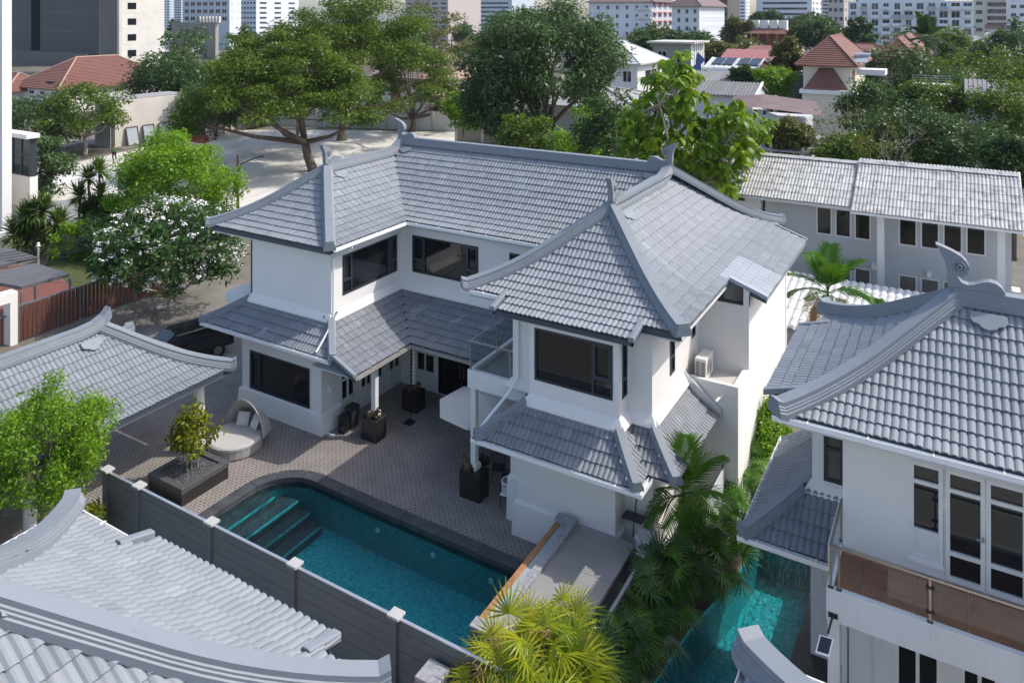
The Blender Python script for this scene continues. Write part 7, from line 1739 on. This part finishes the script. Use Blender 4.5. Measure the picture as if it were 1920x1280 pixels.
mb = MB(); mb.box(x0 + 3, x1 - 8, y0 + 3, y1, h, h + 2.6); obj('penthouse', mb, 'pale_grey', t)
nz = 7; dz = (h - .4) / nz; rq = random.Random(5); cols = 11; dx = (x1 - x0) / cols
for i in range(cols):
    for k in range(nz):
        wf = rq.choice((.52, .62, .74)); gl = rq.choice(('glass_blue', 'glass_blue', 'glass', 'glass_curtain')); c_ = x0 + (i + .5) * dx; b0 = .3 + k * dz; wd = wf * dx
        f = MB()
        for q_ in (c_ - wd / 2, c_ - .04, c_ + wd / 2 - .1): f.box(q_, q_ + .1, y0 - .14, y0 + .02, b0 + .25, b0 + dz * .80)
        f.box(c_ - wd / 2, c_ + wd / 2, y0 - .14, y0 + .02, b0 + dz * .80, b0 + dz * .84); fo = obj('window', f, 'tower_blue', t); g = MB(); g.box(c_ - wd / 2 + .05, c_ + wd / 2 - .05, y0 - .06, y0 + .01, b0 + .25, b0 + dz * .80); obj('pane', g, gl, fo)
        if rq.random() < .55: b_ = MB(); b_.box(c_ - wd / 2 - .3, c_ + wd / 2 + .3, y0 - 1.2, y0, b0 + .02, b0 + .22); b_.box(c_ - wd / 2 - .3, c_ + wd / 2 + .3, y0 - 1.2, y0 - 1.15, b0 + .22, b0 + 1.1); obj('balcony', b_, 'rail_glass' if rq.random() < .5 else 'tower_white', t)
def tower(name, label, uc, d, ul, ur, mat, ms, bands, nx=0, top=None, z0=2., frac=.4, glass='glass_blue'):
    t, x0, x1, y0, y1, h = block(name, label, uc, d, ul, ur, 0, mat, ms, top=top or CAM_H + 60, deep=None if ms else 30)
    for k in range(bands):
        z = z0 + k * (h - z0) / bands
        if nx: 
            dx = (x1 - x0) / nx
            for i in range(nx): mb = MB(); mb.box(x0 + dx * (i + .2), x0 + dx * (i + .8), y0 - .1, y0 + .02, z, z + (h - z0) / bands * frac); obj('window', mb, glass, t)
        else: mb = MB(); mb.box(x0 + (x1 - x0) * .12, x1 - (x1 - x0) * .08, y0 - .1, y0 + .02, z, z + (h - z0) / bands * frac); obj('strip_window', mb, glass, t)
        if ms: 
            for i in range(3): mb = MB(); dy = (y1 - y0) / 3; mb.box(x1 + .0, x1 + .12, y0 + dy * (i + .25), y0 + dy * (i + .7), z, z + (h - z0) / bands * frac); obj('window', mb, glass, t)
    return t
tower('white_band_tower', 'white tower block with dark horizontal window bands', 1522, 560, 1418, 1542, 'tower_white', 'tower_white', 18)
tower('pink_tower', 'pinkish grey tower with small paired windows', 1582, 420, 1552, 1604, 'tower_pink', 'tower_pink', 15, 3)
tower('brown_tower', 'narrow dark brown glass tower', 1364, 480, 1342, 1370, 'tower_dark', None, 18, 3, glass='glass')
tower('stepped_tower', 'stepped white tower far behind the cream blocks', 1398, 760, 1372, 1406, 'tower_white', 'tower_white', 22, 2)
tower('green_side_tower', 'narrow pale green tower end beside the apartment block', 1846, 300, 1826, 1846, 'tower_green', None, 14, 1, top=50)
tower('dark_band_tower', 'grey tower with broad dark window bands beyond the palm', 1892, 520, 1846, 1896, 'tower_pink', None, 16, glass='glass', frac=.6)
tower('white_edge_tower', 'white tower with recessed windows at the far right', 1960, 380, 1892, 1990, 'tower_white', None, 18, 4)
tower('blue_far_tower', 'hazy blue-white tower beside the concrete tower', 318, 820, 306, 326, 'tower_white', 'tower_blue', 26, 2); tower('blue_far_tower', 'hazy pale blue slab tower left of the balcony apartments', 340, 900, 326, 346, 'tower_blue', 'tower_white', 26)
tower('glass_far_tower', 'pale glass block above the mango tree', 960, 500, 880, 1010, 'tower_blue', None, 26); tower('glass_far_tower', 'pale grey block behind the tall rain tree', 480, 520, 445, 560, 'tower_blue', 'tower_white', 22, 6)
tower('terrace_block', 'red-brown and cream low block behind the bare rain tree', 840, 380, 760, 870, 'tower_pink', None, 14, 5, top=34); tower('white_far_block', 'low white block between the far towers', 1618, 480, 1540, 1640, 'tower_white', None, 12, 5, top=30)
# scattered low roofs filling the far distance
rq = random.Random(17)
for i in range(46):
    d = rq.uniform(150, 420); u = rq.choice((rq.uniform(900, 1250), rq.uniform(1360, 1960), rq.uniform(1360, 1960))); x, y = gp(u, d); w, dp, hh = rq.uniform(8, 17), rq.uniform(7, 12), rq.uniform(3.5, 8.5)
    cn = rq.choice((('red', 'clay_roof'), ('grey', 'grey_roof'), ('pale', 'light_roof'), ('brown', 'brown_roof')))
    t = thing('distant_house', 'small distant house with %s roof in the far city' % cn[0], 'house', (x, y, 0), 'distant %s-roofed houses' % cn[0]); mb = MB(); mb.box(x - w / 2, x + w / 2, y - dp / 2, y + dp / 2, 0, hh); obj('wall', mb, rq.choice(('cream_wall', 'pale_grey', 'white_wall')), t); hip(t, x - w / 2, x + w / 2, y - dp / 2, y + dp / 2, hh, rq.uniform(1.4, 2.6), cn[1], .6); shade_windows(t, mpY(y - dp / 2), x - w / 2, x + w / 2, .5, hh, 3, 1 if hh < 5 else 2, .4, .45)
for i in range(70):
    d = rq.uniform(140, 420); u = rq.choice((rq.uniform(310, 1000), rq.uniform(1000, 1950))); x, y = gp(u, d); r = rq.uniform(3, 6.5); mt = rq.choice(('leaf_dark', 'leaf_mango', 'leaf_olive', 'leaf_dark'))
    tree('distant_tree', {'leaf_dark': 'distant dark green tree in the far city', 'leaf_mango': 'distant mid green tree in the far city', 'leaf_olive': 'distant olive-coloured tree in the far city'}[mt], (x, y), 0, r, r, r * 1.15, r * .95, mt, 'bark', 16, 70, max(.7, d * .0052), r * .42, .55, .25, None, 'distant city trees', 300 + i, .4, -.9, .85)
# ------------------------------------------------------------------ thin city haze
mb = MB(); mb.box(-1400, 700, -60, 1500, -3, 110)
hz = obj('haze', mb, None); hz['kind'] = 'stuff'
m = bpy.data.materials.new('haze_air'); m.use_nodes = True; nt = m.node_tree; nt.nodes.clear()
out = nt.nodes.new('ShaderNodeOutputMaterial'); pv = nt.nodes.new('ShaderNodeVolumePrincipled'); pv.inputs['Color'].default_value = (.80, .88, 1.0, 1); pv.inputs['Density'].default_value = .0001; pv.inputs['Anisotropy'].default_value = .2
nt.links.new(pv.outputs[0], out.inputs['Volume']); hz.data.materials.append(m)
